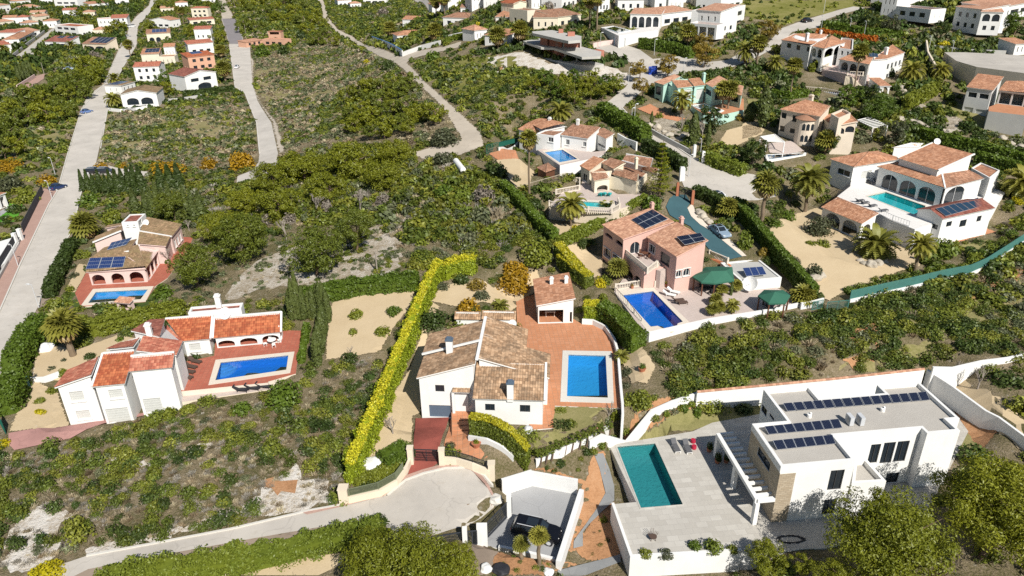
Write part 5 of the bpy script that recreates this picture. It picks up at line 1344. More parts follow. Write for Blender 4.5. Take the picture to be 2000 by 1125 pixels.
# raised car park and its walls
zc = base(Z4(1420,500)[0])+3.6
platform('road_terrace', Z4(1345,348,1480,348,1750,362,1900,372,1900,490,1560,445,1425,405), zc, ROAD, CREAM, 6)
wall('long pale retaining wall beside the raised road terrace at the upper right', Z4(1215,320,1225,400,1290,520), 2.2,0.4, CREAM, name='retaining_wall')
wall('grey block wall along the upper edge of the raised road terrace', Z4(1235,320,1470,350,1750,362), 1.0,0.3, GREYW)
far('big white villa with arches, cut by the top of the picture', [(Z4(915,105)[0], Z4(1010,112)[0], 9,9.0, dict(roof='flat', rise=0.4)), (Z4(1010,115)[0], Z4(1240,142)[0], 6,3.4, dict(roof='flat', rise=0.5)), (Z4(1030,80)[0], Z4(1330,40)[0], 10, (7.5,8.5), dict(rows=[('f', 'arch', 4,0.03,0.6,3.4,5.8,0.6), ('f', 'win', 3,0.62,0.98,3.6,5.2,1.0)]))])
far('white villa with salmon roofs and a small arched balcony at the top right corner', [(Z4(1390,190)[0], Z4(1560,215)[0], 9, (6.3,7.4)), (Z4(1560,218)[0], Z4(1700,222)[0], 8, (5.8,6.8), dict(rows=[('f', 'arch', 2,0.05,0.95,3.2,5.2,0.5), ('f', 'win', 2,0.1,0.9,0.8,2.0,1.2)])), (Z4(1660,205)[0], Z4(1900,150)[0], 10, (6.4,7.4))], roof=T_PINK)
far('small white house with dark porch at the far right, beside shrubs', [(Z4(1800,370)[0], Z4(1900,365)[0], 6, (3.0,3.8))], roof=T_TERRA)
# ------------------------------------------------------------------ upper middle
zc_ = base(Z3(500,440)[0])
e = empty('unfinished_house', P(Z3(500,440)[0], zc_), 'unfinished concrete and red brick house on a cleared limestone slope', 'house')
def slab(px, z0, z1, mat, nm): b = MB(); b.prism([P(p, zc_+z1).xy for p in px], zc_+z0, zc_+z1); return b.build(nm, mat, e)
slab(Z3(335,230,480,220,697,264,690,292,600,300,340,242), 5.6,6.3, CONC, 'roof_slab')
slab(Z3(268,300,400,280,700,342,842,378,836,412,700,418,492,350,400,346), 2.6,3.2, CONC, 'floor_slab')
slab(Z3(270,380,420,360,700,430,860,470,800,480,690,478,480,440,280,392), -1.2,0.15, CONC, 'base_slab')
for k, q in enumerate((Z3(370,330,420,338), Z3(440,340,520,350), Z3(560,350,680,352))):
 a_, b_ = P(q[0], zc_+3.2), P(q[1], zc_+3.2); m = MB(); t = (b_-a_).xy.normalized(); n = Vector((-t.y, t.x))
 a_ = a_.xy+n*1.2; b_ = b_.xy+n*1.2; m.prism([a_, b_, b_+n*3, a_+n*3], zc_+3.2, zc_+5.6); m.build('brick_wall', BLOCK, e)
for k, q in enumerate((Z3(380,400,440,415), Z3(455,420,490,440), Z3(730,440,770,450))):
 a_, b_ = P(q[0], zc_), P(q[1], zc_); m = MB(); t = (b_-a_).xy.normalized(); n = Vector((-t.y, t.x)); a_ = a_.xy+n*1; b_ = b_.xy+n*1
 m.prism([a_, b_, b_+n*3, a_+n*3], zc_+0.1, zc_+2.6); m.build('brick_wall', BLOCK, e)
for q in Z3(505,430,660,455,830,452,275,385,575,445): p = P(q, zc_); m = MB(); m.box((p.x, p.y, zc_-0.5), 0.35,0.35,3.2); m.build('column', CONC, e)
for q in Z3(430,330,565,345,690,350): p = P(q, zc_+3.2); m = MB(); m.box((p.x, p.y, zc_+3.2), 0.35,0.35,2.45); m.build('column', CONC, e)
for q, w_ in ((Z3(545,240)[0], 1.3), (Z3(620,262)[0], 1.9)): p = P(q, zc_+6.3); m = MB(); m.box((p.x, p.y, zc_+6.3), w_, w_, 1.0); m.build('chimney', BLOCK, e)
far('white villa with many arches behind a raised infinity pool, upper middle', [(Z3(1050,205)[0], Z3(1270,210)[0], 8, (4.2,5.2), dict(rows=[('f', 'arch', 4,0.03,0.97,0.2,3.4,0.5)])), (Z3(1270,200)[0], Z3(1500,170)[0], 8, (4.0,5.0)), (Z3(1225,140)[0], Z3(1420,135)[0], 7,7.5, dict(roof='hip', rise=1.2))], roof=T_PINK)
zi = base(Z3(960,300)[0])
platform('terrace', Z3(838,200,930,188,1060,222,1280,180,1260,220,970,262), zi+2.4, WDECK, WHITE, 2)
small_pool('bright blue infinity pool raised on a white wall, upper middle', Z3(870,206,935,193,1045,222,965,238), zi+2.45, M_SKY)
far('white villa with covered balconies and a salmon roof behind an orange tree, upper middle', [(Z3(1530,240)[0], Z3(1700,255)[0], 10, (6.6,7.8)), (Z3(1700,250)[0], Z3(1880,190)[0], 9,6.4, dict(roof='flat', rise=0.4)), (Z3(1480,255)[0], Z3(1680,275)[0], 4, (3.4,3.6), dict(roof='flat', rise=0.6, rows=[('f', 'open', 3,0.05,0.95,0.2,2.6,0.4)]))], roof=T_PINK)
far('white villa with a low front wing and palms before it, left of the brick shell', [(Z3(-10,335)[0], Z3(150,348)[0], 8, (3.2,4.4)), (Z3(70,245)[0], Z3(230,250)[0], 8, (5.5,6.8)), (Z3(230,240)[0], Z3(310,240)[0], 8, (4.5,5.6))], roof=T_TERRA)
far('long cream villa with two brown roof planes above the brick shell', [(Z3(345,215)[0], Z3(520,215)[0], 9, (3.6,5.0)), (Z3(520,212)[0], Z3(690,190)[0], 9, (3.6,5.0)), (Z3(300,190)[0], Z3(400,180)[0], 10,4.8, dict(roof='flat', rise=0.3))], wall=YELLOWW, roof=T_BRN)
far('yellow house with a bright orange roof near the top of the picture', [(Z3(110,100)[0], Z3(200,110)[0], 9, (3.6,4.8)), (Z3(200,110)[0], Z3(300,102)[0], 8,3.8, dict(roof='gable', ridge='v', rise=0.8))], wall=YELLOWW, roof=T_RED)
far('white house with an arched terrace, top middle', [(Z3(550,72)[0], Z3(660,52)[0], 8,4.0, dict(roof='flat', rise=0.3)), (Z3(640,45)[0], Z3(800,30)[0], 8, (4.6,5.4))], wall=WHITE)
far('white house with a brown hipped roof among dark trees, top middle', [(Z3(960,80)[0], Z3(1150,78)[0], 10,3.6, dict(roof='hip', rise=1.4))], roof=T_BRN)
far('white villa partly hidden by trees at the top, beside the upper road', [(Z3(1710,90)[0], Z3(1870,60)[0], 9,6.0, dict(roof='flat', rise=0.4))])
far('white villa with a hipped roof and pavilion, behind the blue topped wall', [(Z2(1225,322)[0], Z2(1445,308)[0], 8,3.2, dict(roof='hip', rise=1.3)), (Z2(1265,215)[0], Z2(1450,220)[0], 8,4.4, dict(roof='gable', rise=1.2))], roof=T_TERRA)
far('white villa with brown hipped roofs among hedges, right of the pavilion villa', [(Z2(1560,195)[0], Z2(1760,202)[0], 9,3.4, dict(roof='hip', rise=1.4)), (Z2(1690,170)[0], Z2(1770,170)[0], 7,5.8, dict(roof='gable', rise=1.0)), (Z2(1765,195)[0], Z2(1880,188)[0], 8,3.2, dict(roof='hip', rise=1.2))], roof=T_BRN)
far('small salmon house with a red flat canopy beside the concrete road', [(Z2(240,335)[0], Z2(400,342)[0], 6,3.4, dict(roof='flat', rise=0.3)), (Z2(120,350)[0], Z2(240,330)[0], 6, (2.8,3.3)), (Z2(285,300)[0], Z2(375,300)[0], 4,5.0, dict(roof='slope', open_='f', rows=[('f', 'open', 1,0.1,0.9,3.4,4.6)], rm=T_RED2))], wall=SALMON, roof=T_PINK)
for lab, q, d, hh in (('white house at the top of the dirt track', Z2(790,48,890,42), 8,4.6), ('low white house at the top edge, right of the dirt track', Z2(975,28,1145,26), 8,4.4), ('white house with flat roof behind palms at the top edge', Z2(1595,82,1690,76), 8,5.5), ('tall white house with a terrace at the top edge, beside the orange roof', Z2(1770,85,1865,80), 8,6.0), ('white house at the top edge between the two dirt roads', Z1(1760,12,1870,5), 8,5)):
 far(lab, [(q[0], q[1], d, hh, dict(roof='flat' if 'flat' in lab or 'tall' in lab else 'gable', rise=0.4 if 'flat' in lab or 'tall' in lab else 1.0))])
# ------------------------------------------------------------------ upper left street
L = [
 ('white villa with two front arches at the lower end of the left row', [(Z1(905,792)[0], Z1(1165,778)[0], 10,4.6, dict(roof='gable', ridge='v', rise=1.2, rows=[('f', 'arch', 2,0.1,0.9,0.9,3.2,0.8)])), (Z1(900,690)[0], Z1(1000,660)[0], 7,3.2)], WHITE, T_LICH),
 ('white gabled villa behind the two arched villa', [(Z1(1000,600)[0], Z1(1185,592)[0], 9,5.8, dict(roof='gable', rise=1.2))], WHITE, T_RED2),
 ('cream villa with solar panels on a terracotta roof, middle of the left row', [(Z1(1050,482)[0], Z1(1180,475)[0], 9, (5,6.4)), (Z1(1180,475)[0], Z1(1290,470)[0], 7,3.6, dict(roof='flat', rise=0.3))], YELLOWW, T_TERRA),
 ('white gabled villa with one wide arch and a car port beside it', [(Z1(1375,682)[0], Z1(1600,642)[0], 11,6.0, dict(roof='gable', ridge='v', rise=1.5, rows=[('f', 'arch', 1,0.35,0.8,0.2,2.8), ('f', 'win', 2,0.1,0.9,3.6,4.8,2.0)])), (Z1(1285,650)[0], Z1(1370,645)[0], 5, (2.4,2.8))], WHITE, T_DRED),
 ('bright orange painted villa in the right row', [(Z1(1395,525)[0], Z1(1585,502)[0], 8, (6,7))], SALMON, T_RED),
 ('white stepped villa behind the orange one', [(Z1(1388,402)[0], Z1(1572,385)[0], 6, (5,6.2)), (Z1(1440,330)[0], Z1(1560,325)[0], 7, (8,9))], WHITE, T_RED2),
 ('cream villa with a two storey centre in front of dense trees', [(Z1(1395,188)[0], Z1(1575,176)[0], 8, (3.4,4.2)), (Z1(1410,130)[0], Z1(1530,128)[0], 6,6.5, dict(roof='hip', rise=0.9))], YELLOWW, T_RED2),
 ('white house with a plain gable near the upper bend', [(Z1(1105,202)[0], Z1(1258,206)[0], 9,4.8, dict(roof='gable', ridge='v', rise=1.6))], WHITE, T_TERRA),
 ('cream villa with a large solar array above an arched porch', [(Z1(1085,312)[0], Z1(1258,302)[0], 8, (4.6,6.2), dict(rows=[('f', 'arch', 2,0.05,0.6,0,2.6,0.8)]))], YELLOWW, T_BRN),
 ('tall white villa with red roofs on the left side of the upper street', [(Z1(730,218)[0], Z1(830,212)[0], 9,6.4, dict(roof='flat', rise=0.4)), (Z1(820,200)[0], Z1(940,195)[0], 10, (5.5,7))], WHITE, T_RED2),
 ('cream villa with dark solar panels covering its roof', [(Z1(615,372)[0], Z1(785,378)[0], 8, (3.6,6.0), dict(rows=[('f', 'arch', 2,0.05,0.95,0,2.5,0.8)]))], CREAM, T_BRN),
 ('white villa with arches and two small roof panels behind a clipped hedge', [(Z1(340,352)[0], Z1(512,356)[0], 8, (3.4,5.4), dict(rows=[('f', 'arch', 2,0.1,0.95,0,2.4,0.8)]))], WHITE, T_DRED),
 ('white flat roofed house behind the villa with two roof panels', [(Z1(415,258)[0], Z1(585,272)[0], 10,6.0, dict(roof='flat', rise=0.4))], WHITE, T_RED),
 ('white villa with a terracotta roof at the left edge', [(Z1(-20,405)[0], Z1(98,392)[0], 9, (4.6,5.8)), (Z1(0,300)[0], Z1(130,300)[0], 8, (4.6,5.6))], WHITE, T_RED2),
 ('white house with a salmon roof and a street wall, upper left', [(Z1(82,292)[0], Z1(300,262)[0], 9, (3.2,4.6))], WHITE, T_PINK),
 ('pale house with a small gable among palms, upper left', [(Z1(275,172)[0], Z1(372,160)[0], 8,4.4, dict(roof='gable', rise=1.2))], YELLOWW, T_PINK),
 ('low house with a broad salmon roof at the upper left', [(Z1(155,82)[0], Z1(300,72)[0], 10,2.8, dict(roof='hip', rise=1.6))], WHITE, T_PINK),
 ('white blue shuttered block at the top edge of the picture', [(Z1(410,62)[0], Z1(580,62)[0], 10,7, dict(roof='flat', rise=0.5))], WHITE, T_PINK),
 ('white house with solar panels at the top edge, left of the upper street', [(Z1(660,68)[0], Z1(800,56)[0], 9, (4,5.4))], WHITE, T_TERRA),
 ('white house in the top left corner', [(Z1(-10,92)[0], Z1(85,80)[0], 9, (5,6))], WHITE, T_PINK),
]
FARH = [far(l, p, w_, r_) for l, p, w_, r_ in L]
def roof_panels(h, blk, x0, x1, y0, y1, nu, nv, mat=PANEL):
 W4 = h.blks[blk].W; A, B_, C_, D = W4
 def at(x, y): return (A*(1-x)+B_*x)*(1-y)+(D*(1-x)+C_*x)*y
 q = [at(x0, y0), at(x1, y0), at(x1, y1), at(x0, y1)]
 h.panels([PX(p) for p in q], [p.z-h.z for p in q], nu, nv, mat, lift=0.15)
roof_panels(FARH[2], 0,0.2,0.95,0.25,0.9,4,2); roof_panels(FARH[8], 0,0.25,0.85,0.2,0.9,4,3, PANELB); roof_panels(FARH[10], 0,0.25,0.98,0.15,0.95,4,3); roof_panels(FARH[11], 0,0.25,0.5,0.6,0.95,2,1); roof_panels(FARH[11], 0,0.65,0.9,0.6,0.95,2,1); roof_panels(FARH[0], 1,0.1,0.9,0.3,0.9,3,1, PANELB); roof_panels(FARH[4], 0,0.3,0.7,0.5,0.95,3,1, PANELB)
far('small modern house with white pillars beside bright green turf at the left edge', [(Z5(-40,470)[0], Z5(60,430)[0], 7,3.0, dict(roof='slope', open_='fr', rows=[('f', 'open', 2,0.1,0.95,0,2.4,0.5)]))], WHITE, T_TERRA)
platform('terrace', Z5(-60,690,110,640,130,680,60,800,-40,880), 0.7, TRIM, WHITE)

for lab, q, d, hh, rf, wl_ in (
 ('white house with a salmon roof at the top left, above the street bend', Z1(120,40,230,30), 8,3.6, 'hip', WHITE), ('white two storey house at the top, left of the blue shuttered block', Z1(300,30,390,25), 8,5.4, 'gable', WHITE),
 ('small white house at the top between palms and street', Z1(590,30,650,28), 7,4, 'gable', WHITE), ('white house high above the white van', Z1(850,40,950,35), 8,4.6, 'gable', WHITE), ('cream house with hip roof below the top left corner', Z1(10,200,110,190), 8,3.4, 'hip', YELLOWW), ('white house by the upper left road bend', Z1(200,210,290,200), 7,3.4, 'hip', WHITE), ('long white house with terracotta roof at the left, above the grey wall', Z1(150,330,260,270), 8,3.2, 'hip', WHITE),
 ('white house with brown hipped roof at the top, left of the leafless tree', Z3(330,75,430,70), 8,4, 'hip', WHITE), ('white house at the top edge left of the arched terrace', Z3(-20,60,80,60), 8,4.6, 'gable', WHITE), ('pale house between the leafless tree and the arched terrace', Z3(480,20,560,16), 8,4.4, 'hip', YELLOWW), ('white house at the top edge above the hipped brown roof', Z3(820,20,930,14), 8,4.6, 'hip', WHITE), ('white house at the top edge right of the hipped brown roof', Z3(1180,40,1290,34), 9,5.2, 'gable', WHITE), ('salmon roofed house at the top edge left of the meadow', Z3(1640,12,1760,8), 9,4.6, 'hip', WHITE),
 ('white house with small hipped roof left of the pavilion villa', Z2(880,60,960,56), 7,3.4, 'hip', WHITE), ('white house above the clipped hedge, upper middle', Z2(1480,110,1570,106), 8,4.2, 'hip', WHITE), ('white annex with hipped roof above the white stepped wall', Z2(1790,300,1880,290), 7,3.2, 'hip', WHITE), ('white house at the top edge left of the dirt track', Z2(560,10,650,8), 8,4.4, 'gable', WHITE), ('white house at the top edge beside the utility pole', Z2(60,8,150,6), 8,4.4, 'hip', WHITE)):
 far(lab, [(q[0], q[1], d, hh, dict(roof=rf, rise=1.3))], wl_, T_PINK if len(lab) % 2 else T_TERRA)

for k, (x_, y_, w_) in enumerate(((225,128,110), (325,205,100), (470,128,100), (610,125,90), (30,178,100), (130,185,90), (1180,95,100), (1290,60,90), (1480,25,100), (690,262,90), (1210,410,80), (560,25,90))):
 far('small white house with a tiled roof among the trees of the upper left', [(Z1(x_, y_)[0], Z1(x_+w_, y_-4)[0], 8,3.4+k % 3*0.8, dict(roof='hip' if k % 2 else 'gable', rise=1.2))], WHITE if k % 3 else YELLOWW, (T_PINK, T_TERRA, T_RED2)[k % 3], group='small far houses of the upper left')
for k, (x_, y_, w_) in enumerate(((30,30,100), (250,40,80), (420,30,90), (690,20,90), (1330,70,110), (1420,20,110), (1560,60,90), (820,90,80))):
 far('small white house with a tiled roof in the rows at the top middle', [(Z3(x_, y_)[0], Z3(x_+w_, y_-3)[0], 8,3.8+k % 3*0.8, dict(roof='hip' if k % 2 else 'gable', rise=1.2))], WHITE if k % 3 else YELLOWW, (T_PINK, T_TERRA, T_RED2)[k % 3], group='small far houses of the top middle')
# ------------------------------------------------------------------ vegetation
def TV(x, y):
 i = np.clip(np.searchsorted(GX, x)-1,0, len(GX)-2); j = np.clip(np.searchsorted(GY, y)-1,0, len(GY)-2)
 a = (x-GX[i])/(GX[i+1]-GX[i]); b = (y-GY[j])/(GY[j+1]-GY[j])
 return (TZ[j, i]*(1-a)+TZ[j, i+1]*a)*(1-b)+(TZ[j+1, i]*(1-a)+TZ[j+1, i+1]*a)*b
def GH(p, h):
 """ground point whose place h metres up is seen at photo pixel p"""
 d = ray(p); t = 15.0; lo = t
 while t < 1600:
  q = EYE+d*t
  if q.z <= T(q.x, q.y)+h: break
  lo = t; t += max(0.7, t*0.01)
 hi = t
 for _ in range(18):
  m = (lo+hi)/2; q = EYE+d*m
  if q.z <= T(q.x, q.y)+h: hi = m
  else: lo = m
 q = EYE+d*hi; return Vector((q.x, q.y, T(q.x, q.y)))
def unit(v): return v/np.maximum(np.linalg.norm(v, axis=-1, keepdims=True), 1e-9)
def leaves(c, n, size, asp=0.55, r=rng):
 """one small rhombus per leaf clump"""
 k = len(c); a = unit(np.cross(n, r.normal(size=(k, 3)))); b = np.cross(n, a); s = np.broadcast_to(np.asarray(size), (k,))[:, None]*r.uniform(0.65,1.35, (k, 1))
 a = a*s; b = b*s*asp; bend = n*s*0.18
 return np.stack([c-a, c-b*1.0+bend, c+a, c+b*1.0+bend], 1).reshape(-1,3)
def blob(k, lumps, leaf, seed, flat=0.8, loose=0.35, lump_r=(0.35,0.6)):
 """foliage of unit radius: leaf clumps over several overlapping lumps, rising from z=0"""
 r = np.random.default_rng(seed); d = unit(r.normal(size=(lumps, 3))); d[:, 2] = np.abs(d[:, 2])*0.9
 cc = d*r.uniform(0.25,0.62, (lumps, 1)); cc[0] = (0,0,0.3); rr = r.uniform(*lump_r, lumps); rr[0] = 0.62
 w_ = rr**2; i = r.choice(lumps, k, p=w_/w_.sum()); q = unit(r.normal(size=(k, 3))); rad = rr[i][:, None]*np.where(r.random((k, 1)) < loose, r.uniform(0.5,1.12, (k, 1)), r.uniform(0.88,1.05, (k, 1)))
 p = cc[i]+q*rad; p[:, 2] = np.abs(p[:, 2]+0.12); p[:, 2] *= flat
 n = unit(q*0.8+r.normal(size=(k, 3))*0.55+np.array([0,0,0.25]))
 return leaves(p, n, leaf, 0.6, r)
def tuft(k, seed, leaf=0.5):
 """thin upright dry stems"""
 r = np.random.default_rng(seed); a = r.uniform(0,6.28, k); s = r.uniform(0.0,0.7, k); b = np.stack([np.cos(a)*s*0.7, np.sin(a)*s*0.7, np.zeros(k)], 1)
 d = unit(np.stack([np.cos(a)*s*0.9+r.normal(size=k)*0.25, np.sin(a)*s*0.9+r.normal(size=k)*0.25, np.full(k, 1.0)], 1)); L = r.uniform(0.4,1.0, (k, 1)); t = b+d*L; sd = unit(np.cross(d, r.normal(size=(k, 3))))*0.045*leaf/0.5
 return np.stack([b-sd, b+sd, t+sd*0.5, t-sd*0.5], 1).reshape(-1,3)
NEARB = [blob(380,9,0.105,100+i) for i in range(6)]; MIDB = [blob(130,7,0.19,200+i) for i in range(6)]; FARB = [blob(44,5,0.33,300+i) for i in range(6)]
NEART = [tuft(90,400+i, 0.7) for i in range(4)]; MIDT = [tuft(34,420+i, 1.3) for i in range(4)]
GRN = [(0.155,0.18,0.024), (0.11,0.142,0.021), (0.205,0.215,0.03), (0.07,0.102,0.021)]; SAGE = [(0.18,0.19,0.10), (0.13,0.15,0.07)]; DRY = [(0.38,0.31,0.20), (0.32,0.265,0.18), (0.27,0.205,0.125), (0.42,0.36,0.235)]
GREY = [(0.36,0.325,0.275), (0.29,0.265,0.22)]; YEL = [(0.38,0.26,0.015), (0.33,0.20,0.012)]; LIMEG = [(0.22,0.24,0.03), (0.18,0.21,0.03)]; DK = [(0.055,0.09,0.018), (0.075,0.105,0.02)]; PINEG = [(0.15,0.175,0.02), (0.20,0.205,0.026), (0.095,0.125,0.018)]
def in_any(x, y, pad=0.0):
 m = np.zeros(x.shape, bool)
 for poly, mg in EXCL:
  xs = [p[0] for p in poly]; ys = [p[1] for p in poly]; s = (x > min(xs)-2) & (x < max(xs)+2) & (y > min(ys)-2) & (y < max(ys)+2)
  if s.any(): m[s] |= polydist(x[s], y[s], poly) < mg+pad
 return m
DONE = []
def fbm(x, y, f, o=0.0): return np.array([noise.fractal(Vector((a*f+o, b*f-o, o)), 1.0,2.0,3) for a, b in zip(x, y)])
def scrub(label, px, dens, rad, mix, clump=0.5, name='undergrowth', reserve=True, hgt=(0.6,1.1), pad=0.25, cf=0.09):
 """many low bushes as one mass; mix = [(palette, weight, is stems)]"""
 poly = [tuple(G(p)[:2]) for p in px]; xs = [p[0] for p in poly]; ys = [p[1] for p in poly]
 A = abs(sum(poly[i][0]*poly[(i+1) % len(poly)][1]-poly[(i+1) % len(poly)][0]*poly[i][1] for i in range(len(poly))))/2
 bb = (max(xs)-min(xs))*(max(ys)-min(ys)); k = int(dens*bb); x = rng.uniform(min(xs), max(xs), k); y = rng.uniform(min(ys), max(ys), k)
 m = polydist(x, y, poly) < 0; x, y = x[m], y[m]
 for p2 in DONE:
  m = polydist(x, y, p2) > 0; x, y = x[m], y[m]
 m = ~in_any(x, y, pad); x, y = x[m], y[m]
 n1 = fbm(x, y, cf, 3.0); n2 = fbm(x, y, cf*2.4,9.0)
 m = (n1*0.6+n2*0.5+rng.normal(size=len(x))*0.25) > -clump; x, y, n1, n2 = x[m], y[m], n1[m], n2[m]
 if reserve: DONE.append(poly)
 if not len(x): return
 z = TV(x, y); dist = np.hypot(x, y); r_ = rng.uniform(rad[0], rad[1], len(x))*np.where(rng.random(len(x)) < 0.15,1.35,1)
 cum = np.cumsum([w_ for _, w_, *_ in mix]); cum = cum/cum[-1]
 sel = np.clip(0.5+n1*0.55+n2*0.35+rng.normal(size=len(x))*0.16,0,0.999); kind = np.searchsorted(cum, sel)
 V = []; Cc = []
 for i in range(len(x)):
  pal, _, stems = mix[min(kind[i], len(mix)-1)]; c = np.array(pal[rng.integers(len(pal))])*rng.uniform(0.72,1.3)
  near = dist[i] < 110; mid = dist[i] < 200
  if stems and mid: tm = (NEART if near else MIDT)[rng.integers(4)]
  else: tm = (NEARB if near else MIDB if mid else FARB)[rng.integers(6)]
  a = rng.uniform(0,6.28); ca, sa = math.cos(a), math.sin(a); h = rng.uniform(*hgt)*(0.8 if stems else 1); R_ = r_[i]*(0.8 if stems else 1)
  q = np.empty_like(tm); q[:, 0] = (tm[:, 0]*ca-tm[:, 1]*sa)*R_+x[i]; q[:, 1] = (tm[:, 0]*sa+tm[:, 1]*ca)*R_+y[i]; q[:, 2] = tm[:, 2]*R_*h+z[i]-0.06
  V.append(q.astype(np.float32)); nf = len(tm)//4
  jit = np.repeat(rng.uniform(0.72,1.28, (nf, 1)), 4,0); Cc.append((c*jit).astype(np.float32))
 o = np_mesh(name, np.concatenate(V), 4, F_COL, np.concatenate(Cc)); return tag(o, label, 'undergrowth', None, 'stuff')

# ---------- shared plant templates
def plant_mesh(nm, verts, mat):
 o = np_mesh(nm, verts, 4, mat); me = o.data; bpy.data.objects.remove(o); return me
BM = {}
def bush_mesh(kind, lod):
 key = (kind, lod, random.randrange(3))
 if key not in BM:
  n, lf = {0: (1500,0.075), 1: (620,0.115), 2: (260,0.17)}[lod]; BM[key] = plant_mesh('shrub', blob(n, 11, lf, hash(key[2]) % 97+lod*7+len(kind), 1.0,0.3), MATS[kind])
 return BM[key]
SH = {'green': 'mid_green_leaves', 'dark': 'dark_green_leaves', 'olive': 'olive_leaves', 'lime': 'lime_leaves', 'mimosa': 'mimosa_flowers', 'gold': 'golden_hedge_leaves', 'bright': 'bright_leaves', 'rust': 'rusty_leaves', 'twig': 'bare_twigs', 'clip': 'clipped_hedge_leaves', 'orange': 'orange_blossom', 'pine': 'pine_needles'}
def shrub(label, px, rpx, kind='green', h=1.0, group=None, name='shrub', cat='shrub', z=None):
 """one shrub; px = foot, rpx = half width in photo pixels, h = height over width"""
 g = G(px) if z is None else P(px, z); s = SCL(g); r = rpx/s; lod = 0 if rpx > 26 else 1 if rpx > 11 else 2
 o = bpy.data.objects.new(name, bush_mesh(SH[kind], lod)); COL.objects.link(o)
 o.location = g-Vector((0,0,0.05)); o.scale = (r, r, r*h*1.15); o.rotation_euler = (0,0, random.uniform(0,6.28))
 return tag(o, label, cat, group)
def trunk_mesh(hgt, r0, r1, mat, lean=0.0, limbs=0, spread=1.0, seed=0):
 r = random.Random(seed); b = MB(); pts = [Vector((lean*math.sin(i*0.8)*hgt*0.06+lean*i/4*hgt*0.1, lean*0.03*i, hgt*i/4)) for i in range(5)]
 b.tube(pts, [r0+(r1-r0)*i/4 for i in range(5)], 8)
 for k in range(limbs):
  a = r.uniform(0,6.28); p = pts[2+k % 3]; q = p+Vector((math.cos(a)*spread, math.sin(a)*spread, hgt*r.uniform(0.2,0.45))); m = p.lerp(q, 0.5)+Vector((0,0,-0.1*spread)); b.tube([p, m, q], [r1*0.8, r1*0.55, r1*0.2], 6)
 return b
def finish_tree(name, label, cat, group, loc, parts):
 e = empty(name, loc, label, cat, group)
 for o in parts: o.parent = e
 return e
def pine_crown(k, tufts, leaf, seed, flat=0.62, ncl=46):
 """Aleppo pine: rounded puffs of needles on a broad uneven crown, open underneath"""
 r = np.random.default_rng(seed); d = unit(r.normal(size=(ncl, 3))); d[:, 2] = d[:, 2]*0.85+0.12; c = d*r.uniform(0.3,1.0, (ncl, 1))**0.8; c[:, 2] *= flat; R_ = r.uniform(0.13,0.27, ncl)
 i = r.integers(0, ncl, k); q = unit(r.normal(size=(k, 3))+np.array([0,0,0.35])); p = c[i]+q*R_[i][:, None]*np.array([1,1,0.72])*r.uniform(0.62,1.1, (k, 1))
 n = unit(q*0.8+c[i]*0.35+np.array([0,0,0.3])+r.normal(size=(k, 3))*0.6); return leaves(p, n, leaf, 0.34, r)
PC = {}
def pine(label, px, rpx, hc, h=None, group='pine trees', lod=None, name='pine_tree', flat=0.74, kind='pine_needles', dens=1.0, cat='pine tree'):
 """px = middle of the crown in the photo, rpx its half width, hc height of the crown's middle above the ground"""
 g = GH(px, hc); s = SCL(g+Vector((0,0, hc))); r = rpx/s; lod = (0 if rpx > 90 else 1 if rpx > 32 else 2) if lod is None else lod
 key = (lod, kind, random.randrange(3), flat)
 if key not in PC:
  k, lf, nc = {0: (36000,0.027,170), 1: (9000,0.045,80), 2: (1900,0.085,38)}[lod]; PC[key] = plant_mesh('crown', pine_crown(k, 0, lf, key[2]*5+lod+3, flat, nc), MATS[kind])
 e = empty(name, g, label, cat, group)
 c = bpy.data.objects.new('crown', PC[key]); COL.objects.link(c); c.parent = e; c.location = (0,0, hc); c.scale = (r, r, r*1.05); c.rotation_euler = (0,0, random.uniform(0,6.28))
 ORG[e] = Vector((0,0,0)); b = trunk_mesh(hc+r*0.15, max(0.1, r*0.055), max(0.05, r*0.03), TRUNK, 0.8,7 if lod < 2 else 3, r*0.6, int(px[0])); t = b.build('trunk', TRUNK, e); return e
def frond_pin(L, n=16, droop=0.8, up=0.7, w_=0.42, seed=0):
 """a feather frond: a curved rib with two rows of leaflets"""
 q = []; pts = []; a = up
 p = np.array([0.0,0.0,0.0]); st = L/n
 for i in range(n+1):
  pts.append(p.copy()); p = p+np.array([math.cos(a), 0, math.sin(a)])*st; a -= droop*2/n*(0.5+i/n)
 for i in range(n):
  a0, a1 = pts[i], pts[i+1]; f = i/n; wd = w_*L*math.sin(math.pi*min(0.98,0.12+f*0.86))*0.62
  for sgn in (1,-1):
   out = np.array([0.45*wd, sgn*wd, -0.30*wd]); q += [a0, a1, a1*0.35+a0*0.65+out*1.0+np.array([0.05,0,0]), a0+out*0.98]
 return np.array(q)
def frond_fan(L, n=9, seed=0, droop=0.25):
 """a fan frond: a stalk and a pleated half disc of blades"""
 q = []; s = L*0.45; q += [np.array([0,-0.02,0]), np.array([0,0.02,0]), np.array([s, 0.02, s*0.25]), np.array([s, -0.02, s*0.25])]
 c = np.array([s, 0, s*0.25])
 for i in range(n):
  a0 = -1.9+3.8*i/n; a1 = a0+3.8/n*0.78; m = (a0+a1)/2; R_ = L*0.62
  q += [c, c+np.array([math.cos(a0)*R_*0.7, math.sin(a0)*R_*0.7,0.02]), c+np.array([math.cos(m)*R_, math.sin(m)*R_, -droop*L*0.5]), c+np.array([math.cos(a1)*R_*0.7, math.sin(a1)*R_*0.7,-0.02])]
 return np.array(q)
